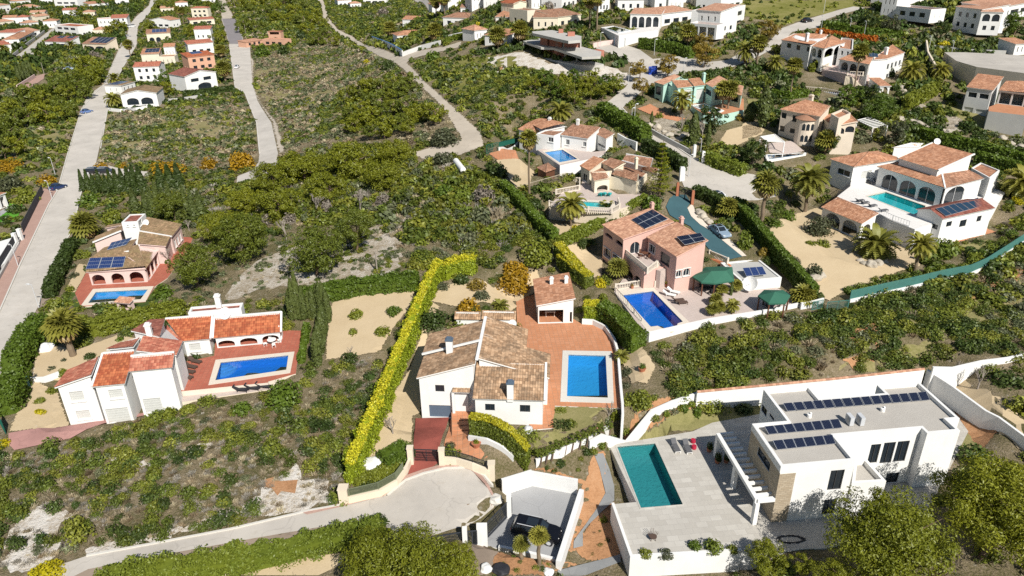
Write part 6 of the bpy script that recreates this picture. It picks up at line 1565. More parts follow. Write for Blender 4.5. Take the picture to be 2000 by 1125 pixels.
def rot_frond(q, yaw, pitch):
 cp, sp = math.cos(pitch), math.sin(pitch); x, y, z = q[:, 0]*cp-q[:, 2]*sp, q[:, 1], q[:, 0]*sp+q[:, 2]*cp; ca, sa = math.cos(yaw), math.sin(yaw)
 return np.stack([x*ca-y*sa, x*sa+y*ca, z], 1)
PM = {}
def palm_meshes(kind, n=None):
 v = random.randrange(2)
 if (kind, v) not in PM:
  r = random.Random(v+5); F = []; D = []
  if kind == 'date':
   for i in range(52):
    t = (i+0.5)/52; F.append(rot_frond(frond_pin(1.0,12, r.uniform(0.7,1.1), 0.0,0.26), i*2.4,1.25-1.75*t+r.uniform(-0.1,0.1)))
   for i in range(14): D.append(rot_frond(frond_pin(0.85,8,0.6,0.0,0.2), i*2.4+0.7,-0.75-r.random()*0.5))
  else:
   for i in range(46):
    t = (i+0.5)/46; F.append(rot_frond(frond_fan(1.0*r.uniform(0.85,1.1), 9, i), i*2.4,1.35-1.8*t+r.uniform(-0.12,0.12)))
   for i in range(30): D.append(rot_frond(frond_fan(0.8,7, i, 0.5), i*2.4+0.7,-0.7-r.random()*0.75))
  PM[(kind, v)] = (plant_mesh('fronds', np.concatenate(F), F_PALM), plant_mesh('dead_fronds', np.concatenate(D), F_DEAD))
 return PM[(kind, v)]
def palm(label, px, ht, L, kind='date', group='palm trees', tr=0.2, dead=True, z=None):
 """px = foot of the trunk, ht trunk height, L frond length"""
 g = G(px) if z is None else P(px, z); e = empty('palm_tree', g, label, 'palm tree', group); ORG[e] = Vector((0,0,0))
 a, d = palm_meshes(kind)
 b = MB(); n = 10; b.tube([Vector((0.05*math.sin(i), 0.04*math.cos(i*1.3), -0.2+(ht+0.2)*i/n)) for i in range(n+1)], [tr*(1.25-0.35*i/n)*(1.06 if i % 2 else 0.95) for i in range(n+1)], 9)
 b.build('trunk', PTRUNK, e)
 for nm, me_ in (('fronds', a),)+((('dead_fronds', d),) if dead else ()):
  o = bpy.data.objects.new(nm, me_); COL.objects.link(o); o.parent = e; o.location = (0,0, ht); o.scale = (L, L, L); o.rotation_euler = (0,0, random.uniform(0,6.28))
 return e
CYM = {}
def cypress(label, px, ht, w_=0.9, group='cypresses', kind='cypress_leaves', z=None, cone=1.0, name='cypress', cat='cypress'):
 g = G(px) if z is None else P(px, z); key = (kind, random.randrange(3), cone)
 if key not in CYM:
  r = np.random.default_rng(key[1]+31); k = 1500; t = r.random(k)**0.8; prof = (np.sin(np.pi*np.clip(t*0.86+0.14,0,1))**0.7 if cone > 0.5 else (1-t)*0.95+0.03); a = r.uniform(0,6.28, k); rad = prof*r.uniform(0.72,1.08, k)*(1+0.16*np.sin(a*3+t*9))
  q = np.stack([np.cos(a)*rad, np.sin(a)*rad, t], 1); nn = unit(np.stack([np.cos(a), np.sin(a), np.full(k, 0.4)], 1)*0.8+r.normal(size=(k, 3))*0.4)
  v = leaves(q*np.array([1,1,5.0]), nn, 0.22,0.5, r)/np.array([1,1,5.0]); CYM[key] = plant_mesh('crown', v, MATS[kind])
 e = empty(name, g, label, cat, group); ORG[e] = Vector((0,0,0)); o = bpy.data.objects.new('crown', CYM[key]); COL.objects.link(o); o.parent = e; o.location = (0,0, ht*0.04); o.scale = (w_, w_, ht); o.rotation_euler = (0,0, random.uniform(0,6.28))
 b = MB(); b.tube([(0,0,-0.2), (0,0, ht*0.9)], [0.12*w_+0.05,0.02], 6); b.build('trunk', TRUNK, e); return e
def bare_tree(label, px, ht, w_, group=None, mat=None, dense=1.0):
 g = G(px); e = empty('bare_tree', g, label, 'bare tree', group); ORG[e] = Vector((0,0,0)); r = random.Random(int(px[0]*7+px[1])); b = MB(); tips = []
 def grow(p, d, L, rad, lv):
  q = p+d*L; b.tube([p, q], [rad, rad*0.7], 5 if lv < 2 else 3, cap=False)
  if lv >= 4: return
  for _ in range(r.choice((2,3,3)) if lv else 4):
   n = (d+Vector((r.uniform(-0.8,0.8)*w_, r.uniform(-0.8,0.8)*w_, r.uniform(-0.1,0.6)))).normalized(); grow(q, n, L*r.uniform(0.6,0.8), rad*0.62, lv+1)
 grow(Vector((0,0,-0.1)), Vector((0,0,1)), ht*0.28, ht*0.03,0); b.build('branches', mat or GREYBARK, e); return e
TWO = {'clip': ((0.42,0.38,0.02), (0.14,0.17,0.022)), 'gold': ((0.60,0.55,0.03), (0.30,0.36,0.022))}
def hedge(label, px, h, w_, kind='green', leaf=None, z=None, group=None, name='hedge', ragged=0.12, dens=1.0, h2=None, ht_px=None):
 """clipped hedge along photo points at its foot"""
 pts = [G(p) if z is None else P(p, z) for p in px]; L, Rr = ribbon(pts, w_); D = np.mean([(p-EYE).length for p in pts]); leaf = leaf or max(0.11, D*0.0016)
 b = MB(); zs = [T(p.x, p.y) if z is None else z for p in pts]; n = len(pts); hs = [h+(h2-h)*i/(n-1) if h2 else h for i in range(n)]
 V = []; TOP = []
 def surf(a, c, d, e_, dens_=1.0):
  a, c, d, e_ = map(np.array, (a, c, d, e_)); area = (np.linalg.norm(np.cross(c-a, e_-a))+np.linalg.norm(np.cross(c-d, e_-d)))/2; k = int(area/(leaf*leaf*0.55)*dens_*dens)
  if k < 1: return
  u, v = rng.random((k, 1)), rng.random((k, 1)); p = (a*(1-u)+c*u)*(1-v)+(e_*(1-u)+d*u)*v; nn = unit(np.cross(c-a, e_-a))
  wob = np.array([noise.noise(Vector(q*0.9)) for q in p])[:, None]*ragged*2.2
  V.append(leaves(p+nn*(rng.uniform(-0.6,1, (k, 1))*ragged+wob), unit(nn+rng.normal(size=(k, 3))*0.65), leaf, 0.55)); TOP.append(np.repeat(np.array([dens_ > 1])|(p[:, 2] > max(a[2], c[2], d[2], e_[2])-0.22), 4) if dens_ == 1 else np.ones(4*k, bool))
 ins = 0.16
 for i in range(n-1):
  l0, l1, r0, r1 = L[i], L[i+1], Rr[i], Rr[i+1]; z0, z1 = zs[i]-0.1, zs[i+1]-0.1; h0, h1 = hs[i], hs[i+1]
  surf((l1.x, l1.y, z1), (l0.x, l0.y, z0), (l0.x, l0.y, z0+h0), (l1.x, l1.y, z1+h1)); surf((r0.x, r0.y, z0), (r1.x, r1.y, z1), (r1.x, r1.y, z1+h1), (r0.x, r0.y, z0+h0)); surf((r0.x, r0.y, z0+h0), (r1.x, r1.y, z1+h1), (l1.x, l1.y, z1+h1), (l0.x, l0.y, z0+h0), 1.25)
 for i in (0, n-1): l0, r0 = L[i], Rr[i]; surf((l0.x, l0.y, zs[i]), (r0.x, r0.y, zs[i]), (r0.x, r0.y, zs[i]+hs[i]), (l0.x, l0.y, zs[i]+hs[i])) if i == 0 else surf((r0.x, r0.y, zs[i]), (l0.x, l0.y, zs[i]), (l0.x, l0.y, zs[i]+hs[i]), (r0.x, r0.y, zs[i]+hs[i]))
 Lc, Rc = ribbon(pts, max(0.15, w_-2*ins)); cv = []
 for i in range(n-1):
  a, c, d, e_ = Lc[i], Rc[i], Rc[i+1], Lc[i+1]; za, zb_ = zs[i]-0.3, zs[i+1]-0.3; ta, tb = zs[i]+hs[i]-ins, zs[i+1]+hs[i+1]-ins
  lo = [(a.x, a.y, za), (c.x, c.y, za), (d.x, d.y, zb_), (e_.x, e_.y, zb_)]; hi = [(a.x, a.y, ta), (c.x, c.y, ta), (d.x, d.y, tb), (e_.x, e_.y, tb)]
  for q in ([hi[0], hi[1], hi[2], hi[3]], [lo[1], lo[2], hi[2], hi[1]], [lo[3], lo[0], hi[0], hi[3]], [lo[0], lo[1], hi[1], hi[0]], [lo[2], lo[3], hi[3], hi[2]]): cv += q
 V.append(np.array(cv)); TOP.append(np.zeros(len(cv), bool)); EXCL.append(([tuple(p) for p in L]+[tuple(p) for p in Rr[::-1]], 0.2))
 if kind in TWO:   # leaves on top take another colour than leaves at the sides
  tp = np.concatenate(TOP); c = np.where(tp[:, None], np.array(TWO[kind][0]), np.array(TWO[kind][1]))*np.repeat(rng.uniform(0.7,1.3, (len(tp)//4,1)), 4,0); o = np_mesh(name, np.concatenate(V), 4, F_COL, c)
 else: o = np_mesh(name, np.concatenate(V), 4, MATS[SH[kind]])
 return tag(o, label, 'hedge', group)
# ------------------------------------------------------------------ hedges
H_ = [
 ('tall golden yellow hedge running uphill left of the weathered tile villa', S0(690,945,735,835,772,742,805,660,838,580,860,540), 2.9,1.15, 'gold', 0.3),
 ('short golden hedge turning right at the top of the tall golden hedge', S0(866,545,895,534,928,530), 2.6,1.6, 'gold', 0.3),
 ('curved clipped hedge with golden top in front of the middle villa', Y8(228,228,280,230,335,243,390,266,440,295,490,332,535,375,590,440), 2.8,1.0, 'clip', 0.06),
 ('dark green hedge bulging round the outside of the red terrace wall', Y3(1300,400,1370,440,1440,500,1490,570,1540,608), 2.6,2.2, 'green', 0.12),
 ('square golden shrub hedge against the white pool house wall', Y3(1195,415,1280,415), 2.9,1.6, 'gold', 0.16),
 ('clipped hedge with yellow top behind the pool house', Y3(1045,60,1130,125,1225,200), 2.0,1.6, 'clip', 0.07),
 ('long diagonal hedge between the teal drive and the sand garden', Y4(1040,130,1180,290,1330,470,1480,640,1590,770), 2.6,1.2, 'green', 0.06),
 ('bright green low hedge on a white wall between the cream and pink villas', Z7(500,915,640,850,800,770,960,690,1090,615), 1.5,1.4, 'bright', 0.14),
 ('dark hedge running down the slope left of the turquoise pool', Z7(118,540,230,650,350,790,470,895), 2.2,1.4, 'green', 0.12),
 ('golden topped hedge left of the pink villa garden', Z7(492,970,560,1050,640,1135), 2.0,1.5, 'clip', 0.08),
 ('tall dark hedge along the road above the white villas', Z7(790,20,900,90,1000,140,1090,200), 3.0,2.6, 'green', 0.3),
 ('dark hedge continuing down the road to the gate pillar', Z7(1080,260,1200,320,1350,410), 2.6,1.5, 'dark', 0.16),
 ('dark green hedge in front of the white car at the road end', Z7(1430,570,1530,610,1640,670), 1.9,1.8, 'dark', 0.14),
 ('bright hedge along the far side of the road end', Z7(1505,330,1600,380,1760,430), 2.0,2.2, 'bright', 0.25),
 ('long clipped double hedge behind the large arcaded villa', Z8(1130,25,1300,75,1500,120,1830,215), 2.2,1.6, 'green', 0.14),
 ('second clipped hedge row behind the large arcaded villa', Z8(1500,195,1650,235,1830,290), 2.4,1.6, 'green', 0.14),
 ('ivy covered bank hedge behind the sand plot', S0(596,590,650,578,720,568,815,560), 1.9,3.0, 'green', 0.3),
 ('leafy hedge between the orange roofed villa and the lawn above it', Y1(560,330,720,340,900,300,1100,250,1350,205), 2.0,2.4, 'lime', 0.35),
 ('dense green hedge along the left street beside the palm', Y1(120,640,190,500,250,400,330,320), 2.6,2.6, 'green', 0.35),
 ('tall hedge at the street corner below the pale blue gate', Y1(60,940,110,830,140,740), 2.8,2.6, 'green', 0.35),
 ('dark hedge inside the street wall of the lichen roofed villa', Z5(350,1060,420,900,500,720), 2.0,1.6, 'dark', 0.25),
 ('bottom hedge along the lower road, left part', Y6(700,1190,1100,1130,1450,1085,1740,1035), 1.5,2.0, 'bright', 0.5),
 ('bottom hedge along the lower road, right part by the pine', Y7(20,1085,300,1020,600,930,960,860), 1.5,2.0, 'bright', 0.5),
 ('clipped dark hedge in front of the gabled villa with one wide arch', Z1(1345,705,1500,690,1715,665), 1.8,2.0, 'dark', 0.2),
 ('clipped hedge below the villa with two roof panels', Z1(245,385,330,385,490,375), 1.8,2.4, 'dark', 0.2),
 ('clipped dark hedge below the upper pool terrace, upper middle', Z3(1125,350,1250,370,1380,390,1500,430), 2.6,2.4, 'green', 0.2),
 ('green hedge bank along the upper road', Z4(530,185,650,205,800,235,1050,250), 2.0,2.4, 'green', 0.2),
 ('orange flowering hedge below the green hedge bank', Z4(495,225,640,245,780,270,895,278), 1.4,1.6, 'orange', 0.25),
 ('tall clipped hedge in half shade right of the open garage', Z4(1075,735,1180,680,1275,630), 3.0,1.6, 'lime', 0.15),
 ('striped clipped hedge beside the narrow light blue pool', Z4(455,480,550,420,640,395), 1.8,1.2, 'lime', 0.15),
 ('dark hedge left of the round tower villa terrace', Z4(190,640,300,660,420,640), 1.6,1.4, 'green', 0.15),
 ('dark green hedge inside the front wall of the middle villa', Y7(980,440,1060,400,1130,350), 1.6,2.0, 'green', 0.2),
 ('low leafy hedge behind bamboo screen beside the red driveway', Y7(800,530,900,520,1010,480,1090,450), 1.0,1.2, 'lime', 0.2),
 ('hedge above the blue topped wall', Z2(1040,290,1110,300), 1.6,2.0, 'dark', 0.12),
 ('long clipped hedge beside the white wall at the upper middle', Z2(1560,330,1650,290,1780,270,1880,220), 1.6,2.0, 'bright', 0.14),
 ('green hedge strip beside the sand path of cypresses', Y2(880,345,870,420,850,520,840,600), 0.8,0.8, 'green', 0.1),
]
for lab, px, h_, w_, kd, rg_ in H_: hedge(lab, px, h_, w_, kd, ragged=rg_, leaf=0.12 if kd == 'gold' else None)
for q in Y8(668,345,705,330,742,312,782,292,825,275,870,255,920,238,965,222,1008,205,1060,182,1110,160):
 pine('round headed young tree in the row above the white wall of the parking bay garden', q, 11,1.7, group='young trees along the white wall', name='young_tree', kind='bright_leaves', flat=0.95, cat='tree')
# the leafy hedge inside the mesh fence: round bushes one can count
for i, q in enumerate(Z8(690,1030,760,1012,830,1000,900,985,975,962,1050,945,1125,930,1200,912,1280,900,1350,890,1420,880,1490,845,1550,800,1610,760,1680,715,1740,670,1800,620)):
 shrub('round green bush in the row inside the teal mesh fence', q, 14, 'bright' if i % 3 else 'green', 0.9, 'bushes inside the teal mesh fence')
# ------------------------------------------------------------------ cypresses and conifers
for q, ht in zip(Y2(775,300,800,305,830,300,862,300), (4.6,6.4,7.4,5.2)): cypress('slim cypress in the left clump beside the sand path', q, ht, 0.5, 'cypresses left of the sand path')
for q, ht in zip(Y2(905,290,930,290,965,285,985,300,1005,300,1030,320), (4.2,4.6,5.2,5.8,5.8,5.0)): cypress('slim cypress in the right clump beside the sand plot', q, ht, 0.52, 'cypresses right of the sand path')
for q in Y2(958,610,975,540,990,460,1000,400): cypress('cypress in the clipped row at the edge of the sand plot', q, 4.6,0.62, 'cypress row at the sand plot')
for q, ht, w_ in zip(Z5(580,330,620,330,660,350,700,330,745,350,775,330,820,345,860,340,905,345,945,350,985,350,1120,330,1180,330,1240,320), (5,5,4.5,5,4.5,5,5.5,5.5,6,6.5,6.5,6,6,6), (1.2,1.3,1.4,1.4,1.3,1.3,1.6,1.6,1.8,2.0,2.0,1.8,2.2,2.0)):
 cypress('dark cone shaped conifer in the row beside the road bend', q, ht, w_*0.8, 'conifers beside the road bend', 'dark_green_leaves', cone=0.2, name='conifer', cat='conifer')
for q, ht in zip(Z5(935,470,1020,500,1060,500,1100,480,1150,510,1190,500,1240,520,1290,510,1340,530,1390,520), (5,5.5,6,6.5,6,7,6,6.5,6,5.5)): cypress('grey green conifer in the rank behind the lichen roofed villa', q, ht, 1.3, 'conifers behind the lichen roofed villa', cone=0.2, name='conifer', cat='conifer')
for q, ht, w_, lab in ((Z3(1512,1065)[0], 6.5,1.0, 'tall dark cypress among rocks below the mint villa'), (Z3(1618,1090)[0], 5,0.5, 'thin cypress by the gate below the mint villa'), (Z4(130,850)[0], 8.5,1.3, 'broad tall cypress left of the round tower villa'), (Z4(50,810)[0], 4,1.3, 'dark stout conifer beside the gravel yard'), (Z3(1208,920)[0], 3,0.35, 'thin young cypress on the terracotta yard'), (Y4(1635,770)[0], 1.6,0.5, 'small cypress stump beside the mesh gate'), (Y4(1008,720)[0], 2.2,0.25, 'thin columnar cactus under the edge of the big green gazebo')): cypress(lab, q, ht, w_, 'single cypresses')
for q in Z1(150,600,172,590,195,580,217,575,238,565): cypress('thin cypress in a short row behind a wall', q, 6.5,0.8, 'thin cypresses at the upper left')
for q in Z5(1380,560,1410,560)[:0]: pass
# layered araucaria
g = G(Z7(1185,590)[0]); e = empty('araucaria', g, 'layered araucaria tree beside the cream villa', 'tree'); ORG[e] = Vector((0,0,0)); b = MB(); b.tube([(0,0,-0.2), (0,0,10.5)], [0.22,0.04], 8); b.build('trunk', TRUNK, e)
V = []
for k in range(11):
 zz = 1.6+k*0.82; R_ = (2.6 if k < 8 else 2.2)*(1-k/12.5)
 for j in range(9):
  a = j*0.698+k*0.4; kk = 46; t = rng.random(kk); p = np.stack([np.cos(a)*t*R_, np.sin(a)*t*R_, zz+0.25*t*t*R_-0.1*t], 1)+rng.normal(size=(kk, 3))*np.array([0.13,0.13,0.05]); V.append(leaves(p, unit(np.array([[0,0,1.0]])+rng.normal(size=(kk, 3))*0.35), 0.16,0.4))
o = np_mesh('crown', np.concatenate(V), 4, F_OLV2 if False else F_PINE, parent=e)
# ------------------------------------------------------------------ pines
pine('largest pine, its crown covering the right corner of the modern villa', (1738,1062), 116,5.0, group='big pines at the bottom edge')
pine('dense pine cut by the right edge beside the modern villa', (1950,1000), 122,5.5, group='big pines at the bottom edge')
pine('broad pine at the bottom edge below the lower road', (775,1118), 105,4.0, group='big pines at the bottom edge')
pine('smaller pine beside the broad one, next to the dark metal gate', (893,1100), 44,3.0, group='big pines at the bottom edge')
pine('young thin pine below the planted terrace wall', (1500,1092), 42,2.6, group='small pines at the bottom edge'); pine('very small pine between two big pines at the bottom edge', (1568,1102), 26,2.0, group='small pines at the bottom edge')
pine('pine crown cut by the bottom edge, right of the lower terrace', (1630,1125), 40,3.0, group='small pines at the bottom edge')
PN = [(470,468,56,4.2,'left pine of the three on the limestone clearing, with several bare trunks'), (612,490,58,4.2,'middle pine of the three on the limestone clearing, dark shadow under it'), (692,448,42,4.0,'right pine of the three on the limestone clearing, beside the white rock'), (375,520,46,4.0,'round pine beside the red terrace of the lichen roofed villa'), (335,400,36,3.4,'pine at the end of the rank of conifers'), (540,400,46,3.0,'low pine behind the three on the clearing'), (590,330,50,2.6,'broad pine thicket crown by the bend of the concrete road'), (690,320,56,2.6,'spreading pine crown in the middle of the thicket'), (640,370,44,2.6,'olive green pine crown between dead trees'), (745,345,40,2.6,'pine crown at the right end of the thicket'), (430,440,40,3.2,'pine crown left of the clearing'), (770,300,36,2.4,'pine below the dirt road corner'), (530,350,40,2.6,'pine beside the lower end of the concrete road'), (480,395,36,2.6,'pine crown in the thicket above the clearing')]
for x, y, r_, hc, lab in PN: pine(lab, (x, y), r_, hc, flat=0.92 if hc > 3.5 else 0.74, kind='pine_dark' if hc > 3.3 else 'pine_needles', group='pines round the limestone clearing')
for i, q in enumerate(Z1(60,790,150,750,230,690,310,720,390,640,420,760,330,830,200,850,100,860,480,680,540,600,600,660,660,560,500,800,30,980,100,1060,10,1080,720,520,640,480)):
 pine('dense pine in the grove beside the left street', q, (26,20,30,24)[i % 4], 3.4, kind='pine_needles' if i % 3 == 0 else 'pine_dark', group='pines beside the left street', dens=1)
for i, q in enumerate(Z2(870,700,950,680,1040,650,1100,640,1160,700,1060,740,950,790,880,830,1000,860,1100,820,1190,780,1270,760,1350,830,1430,790,1490,830,1250,640,1190,600,1310,600,900,900,1010,950,1120,930,1230,890,1300,920)):
 pine('olive green young pine in the plantation beside the dirt road', q, (24,18,28)[i % 3], 2.6, kind='pine_dark' if i % 2 else 'pine_needles', group='young pines beside the dirt road', flat=0.8)
for i, q in enumerate(Z3(420,560,350,600,560,600,640,570,720,600,790,570,870,610,760,660,640,680,520,650,850,650,930,610)):
 pine('bushy tree in the wooded strip below the brick shell', q, (20,16,24)[i % 3], 2.8, group='trees below the brick shell', name='bushy_tree', kind='mid_green_leaves' if i % 3 == 0 else 'pine_needles', flat=0.85, cat='tree')
for i, q in enumerate(Z2(60,30,130,60,200,20,260,90,330,50,400,20,470,80,540,40,600,110,520,150,420,130,100,200,330,130,230,190,640,170,700,240,760,300,640,290,560,220)):
 pine('far green pine on the upper slope', q, (17,13,20)[i % 3], 3, kind='pine_dark' if i % 2 else 'pine_needles', group='pines on the upper slope', flat=0.8)
for i, q in enumerate(Z1(1180,40,1260,60,1330,20,1420,20,1520,40,1600,60,1390,230,1480,190,1600,280,1230,310,1300,350,1200,560,1230,640,1180,600,1090,200,1000,60,640,60,760,30,560,110,880,120,860,200,780,300,720,160)):
 pine('far tree among the houses of the upper left', q, (14,11,17)[i % 3], 3, group='trees of the upper left', name='tree', kind='mid_green_leaves' if i % 2 else 'pine_needles', flat=0.85, cat='tree')
# leafy trees with thin autumn crowns along the road, right
for lab, q, r_, kd in (('amber street tree above the blue containers', Z3(1120,500)[0], 21, 'rusty_leaves'), ('amber street tree right of the blue containers', Z3(1330,470)[0], 24, 'rusty_leaves'), ('amber tree shading the road above the mint villa', Z3(1600,400)[0], 26, 'rusty_leaves'), ('amber tree behind the villa with covered balconies', Z3(1590,310)[0], 22, 'rusty_leaves'), ('thin reddish tree at the road bend', Z3(1140,630)[0], 20, 'rusty_leaves'), ('amber tree left of the upper villas', Z4(180,190)[0], 22, 'rusty_leaves'), ('dark round tree at the top right beside the villa wall', Z4(830,130)[0], 22, 'dark_green_leaves'), ('mushroom shaped clipped tree at the top right', Z4(1325,185)[0], 17, 'dark_green_leaves'), ('broad green tree at the right edge near the top', Z4(1830,150)[0], 24, 'mid_green_leaves'), ('grey green tree by the top right villa', Z4(1000,160)[0], 22, 'olive_leaves')):
 pine(lab, q, r_, 3.4, group='trees along the upper road', name='street_tree', kind=kd, flat=0.85, cat='tree')
for lab, q, r_, kd, hc in (('dense round tree left of the round tower villa pool', Z4(70,1000)[0], 28, 'dark_green_leaves', 3), ('green shrub tree in front of the pergola', Z4(560,950)[0], 26, 'dark_green_leaves', 2.4), ('large dark tree between the mint villa and the cypress', Z3(1660,870)[0], 27, 'dark_green_leaves', 3.4), ('tree with grey green crown behind the pergola', Z4(1000,890)[0], 28, 'olive_leaves', 2.4), ('big leafy tree below the open garage', Z4(900,740)[0], 34, 'mid_green_leaves', 2.6), ('leafy tree in front of the stairs villa', Z4(700,650)[0], 28, 'mid_green_leaves', 2.2), ('tree at the lower terrace corner', Z4(860,620)[0], 22, 'dark_green_leaves', 2.4)):
 pine(lab, q, r_, hc, group='garden trees of the upper right', name='garden_tree', kind=kd, flat=0.9, cat='tree')
# ------------------------------------------------------------------ palms
PL = [
 ('squat date palm with golden lower fronds in the sand garden', Z8(850,790)[0], 1.9,3.9, 'date', 0.42), ('date palm with slim trunk near the mesh fence', Z8(1110,905)[0], 4.6,2.5, 'date', 0.22),
 ('tall date palm between the gate and the arcaded villa', Z8(402,512)[0], 6.2,3.9, 'date', 0.26), ('tall fan palm beside the road end', Z8(122,580)[0], 6.4,2.5, 'fan', 0.28),
 ('big date palm at the right edge with golden base', Z8(1790,420)[0], 3.0,4.0, 'date', 0.35), ('thick fan palm with a skirt of dead fronds by the left street', (143,696), 4.6,2.6, 'fan', 0.36),
 ('fan palm with dead skirt behind the lichen roofed villa', Z5(608,655)[0], 2.6,3.0, 'fan', 0.3), ('arching feather palm in front of the turquoise pool', Z7(580,785)[0], 4.0,3.0, 'date', 0.16),
 ('very tall thin fan palm left of the raised blue pool', Z7(293,575)[0], 10.2,2.0, 'fan', 0.16), ('date palm in front of the mint villa', Z3(1425,860)[0], 4.0,3.0, 'date', 0.2),
 ('left of two fan palms before the mint villa terrace', Z3(1722,835)[0], 5.0,2.4, 'fan', 0.2), ('right of two fan palms before the mint villa terrace', Z3(1765,840)[0], 5.2,2.4, 'fan', 0.2), ('date palm among bare trees beside the road', Z3(545,880)[0], 2.0,3.4, 'date', 0.25),
 ('tall fan palm at the upper middle, left of a pair', Z3(755,200)[0], 7.5,2.6, 'fan', 0.2), ('tall fan palm at the upper middle, right of a pair', Z3(808,235)[0], 9.5,2.6, 'fan', 0.2), ('fan palm between the white villa and the brick shell', Z3(245,330)[0], 4,3.2, 'fan', 0.22), ('fan palm at the far left of the upper white villas', Z3(85,370)[0], 4,3.2, 'fan', 0.22),
 ('fan palm below the upper pool terrace', Z3(1470,370)[0], 4.6,2.8, 'fan', 0.2), ('tall fan palm in front of the stairs villa', Z4(742,590)[0], 8.2,2.4, 'fan', 0.16), ('slender fan palm left of the striped hedge', Z4(315,660)[0], 7.4,2.2, 'fan', 0.15), ('date palm with broad crown beside the rockery', Z4(1118,540)[0], 2.6,3.6, 'date', 0.3),
 ('tall fan palm by the hipped roof villa', Z4(92,455)[0], 6.0,2.6, 'fan', 0.22), ('dark date palm at the road junction', Z4(15,440)[0], 4.0,3.6, 'date', 0.25), ('low fan palm below the raised road terrace', Z4(1310,520)[0], 2.0,3.0, 'date', 0.2), ('palm beside the small hipped roof villa pool', Z4(210,480)[0], 2.5,2.8, 'date', 0.2), ('bushy fan palm in front of the round tower', Z4(545,1030)[0], 2.6,2.4, 'fan', 0.2),
 ('palm in front of the two arched villa', Z1(842,790)[0], 3.0,3.4, 'date', 0.25), ('palm above the two arched villa at the road edge', Z1(852,640)[0], 3.4,3.4, 'date', 0.25), ('tall palm at the upper bend of the left street', Z1(960,425)[0], 6.0,2.8, 'fan', 0.22), ('lower fan palm beside the concrete road', Z1(1655,610)[0], 5.5,3.6, 'fan', 0.3), ('upper fan palm beside the concrete road', Z1(1625,430)[0], 3.6,3.2, 'fan', 0.25), ('tall palm in a group at the top, left one', Z1(1320,170)[0], 8,3, 'fan', 0.2), ('tall palm in a group at the top, right one', Z1(1350,190)[0], 9,3, 'fan', 0.2), ('palm before the villa with two roof panels', Z1(535,380)[0], 3.4,3.4, 'date', 0.25),
 ('palm among houses at the upper left', Z1(390,150)[0], 4,3.4, 'date', 0.2), ('palm left of the tall white villa', Z1(640,190)[0], 4,3.2, 'date', 0.2), ('palm below the tall white villa', Z1(800,260)[0], 3.4,3.6, 'date', 0.2), ('dark palm at the left edge wall', Z1(40,415)[0], 4,3, 'date', 0.2),
 ('tall fan palm left of the pavilion villa', Z2(1175,290)[0], 4.5,3.4, 'fan', 0.25), ('fan palm right of the pavilion villa', Z2(1500,290)[0], 2.6,3.4, 'fan', 0.25), ('tall palm at the top of the upper middle, left', Z2(1510,130)[0], 6,3, 'fan', 0.2), ('tall palm at the top of the upper middle, right', Z2(1570,110)[0], 6,3, 'fan', 0.2),
 ('taller of two young palms beside the black car', Y8(660,1048)[0], 3.3,1.0, 'fan', 0.16), ('shorter of two young palms beside the black car', Y8(548,1016)[0], 1.7,0.85, 'fan', 0.16), ('fan palm in the bed right of the silver car', Z7(1650,720)[0], 1.6,2.0, 'fan', 0.16), ('small palm on the sand below the pink villa terrace', Y4(205,600)[0], 1.6,1.8, 'fan', 0.14), ('bushy palm behind the hexagonal gazebo', Y4(1520,770)[0], 0.8,2.0, 'fan', 0.2),
 ('small feather palm before the round pool end', Y4(1015,850)[0], 1.4,1.2, 'date', 0.1), ('small palm at the curve of the red terrace wall', Y3(1435,690)[0], 1.0,1.2, 'date', 0.1), ('dark feather palm below the turquoise pool wall', Z7(825,700)[0], 1.4,1.8, 'date', 0.14), ('small palm on the sand by the fence of sticks', Z7(255,565)[0], 0.8,1.6, 'date', 0.12), ('small date palm behind the main villa by the dish', Y3(650,350)[0], 0.6,1.6, 'date', 0.14),
]
for lab, q, ht, L_, kd, tr in PL: palm(lab, q, ht, L_, kd, tr=tr, dead=ht > 2.5 or kd == 'date')
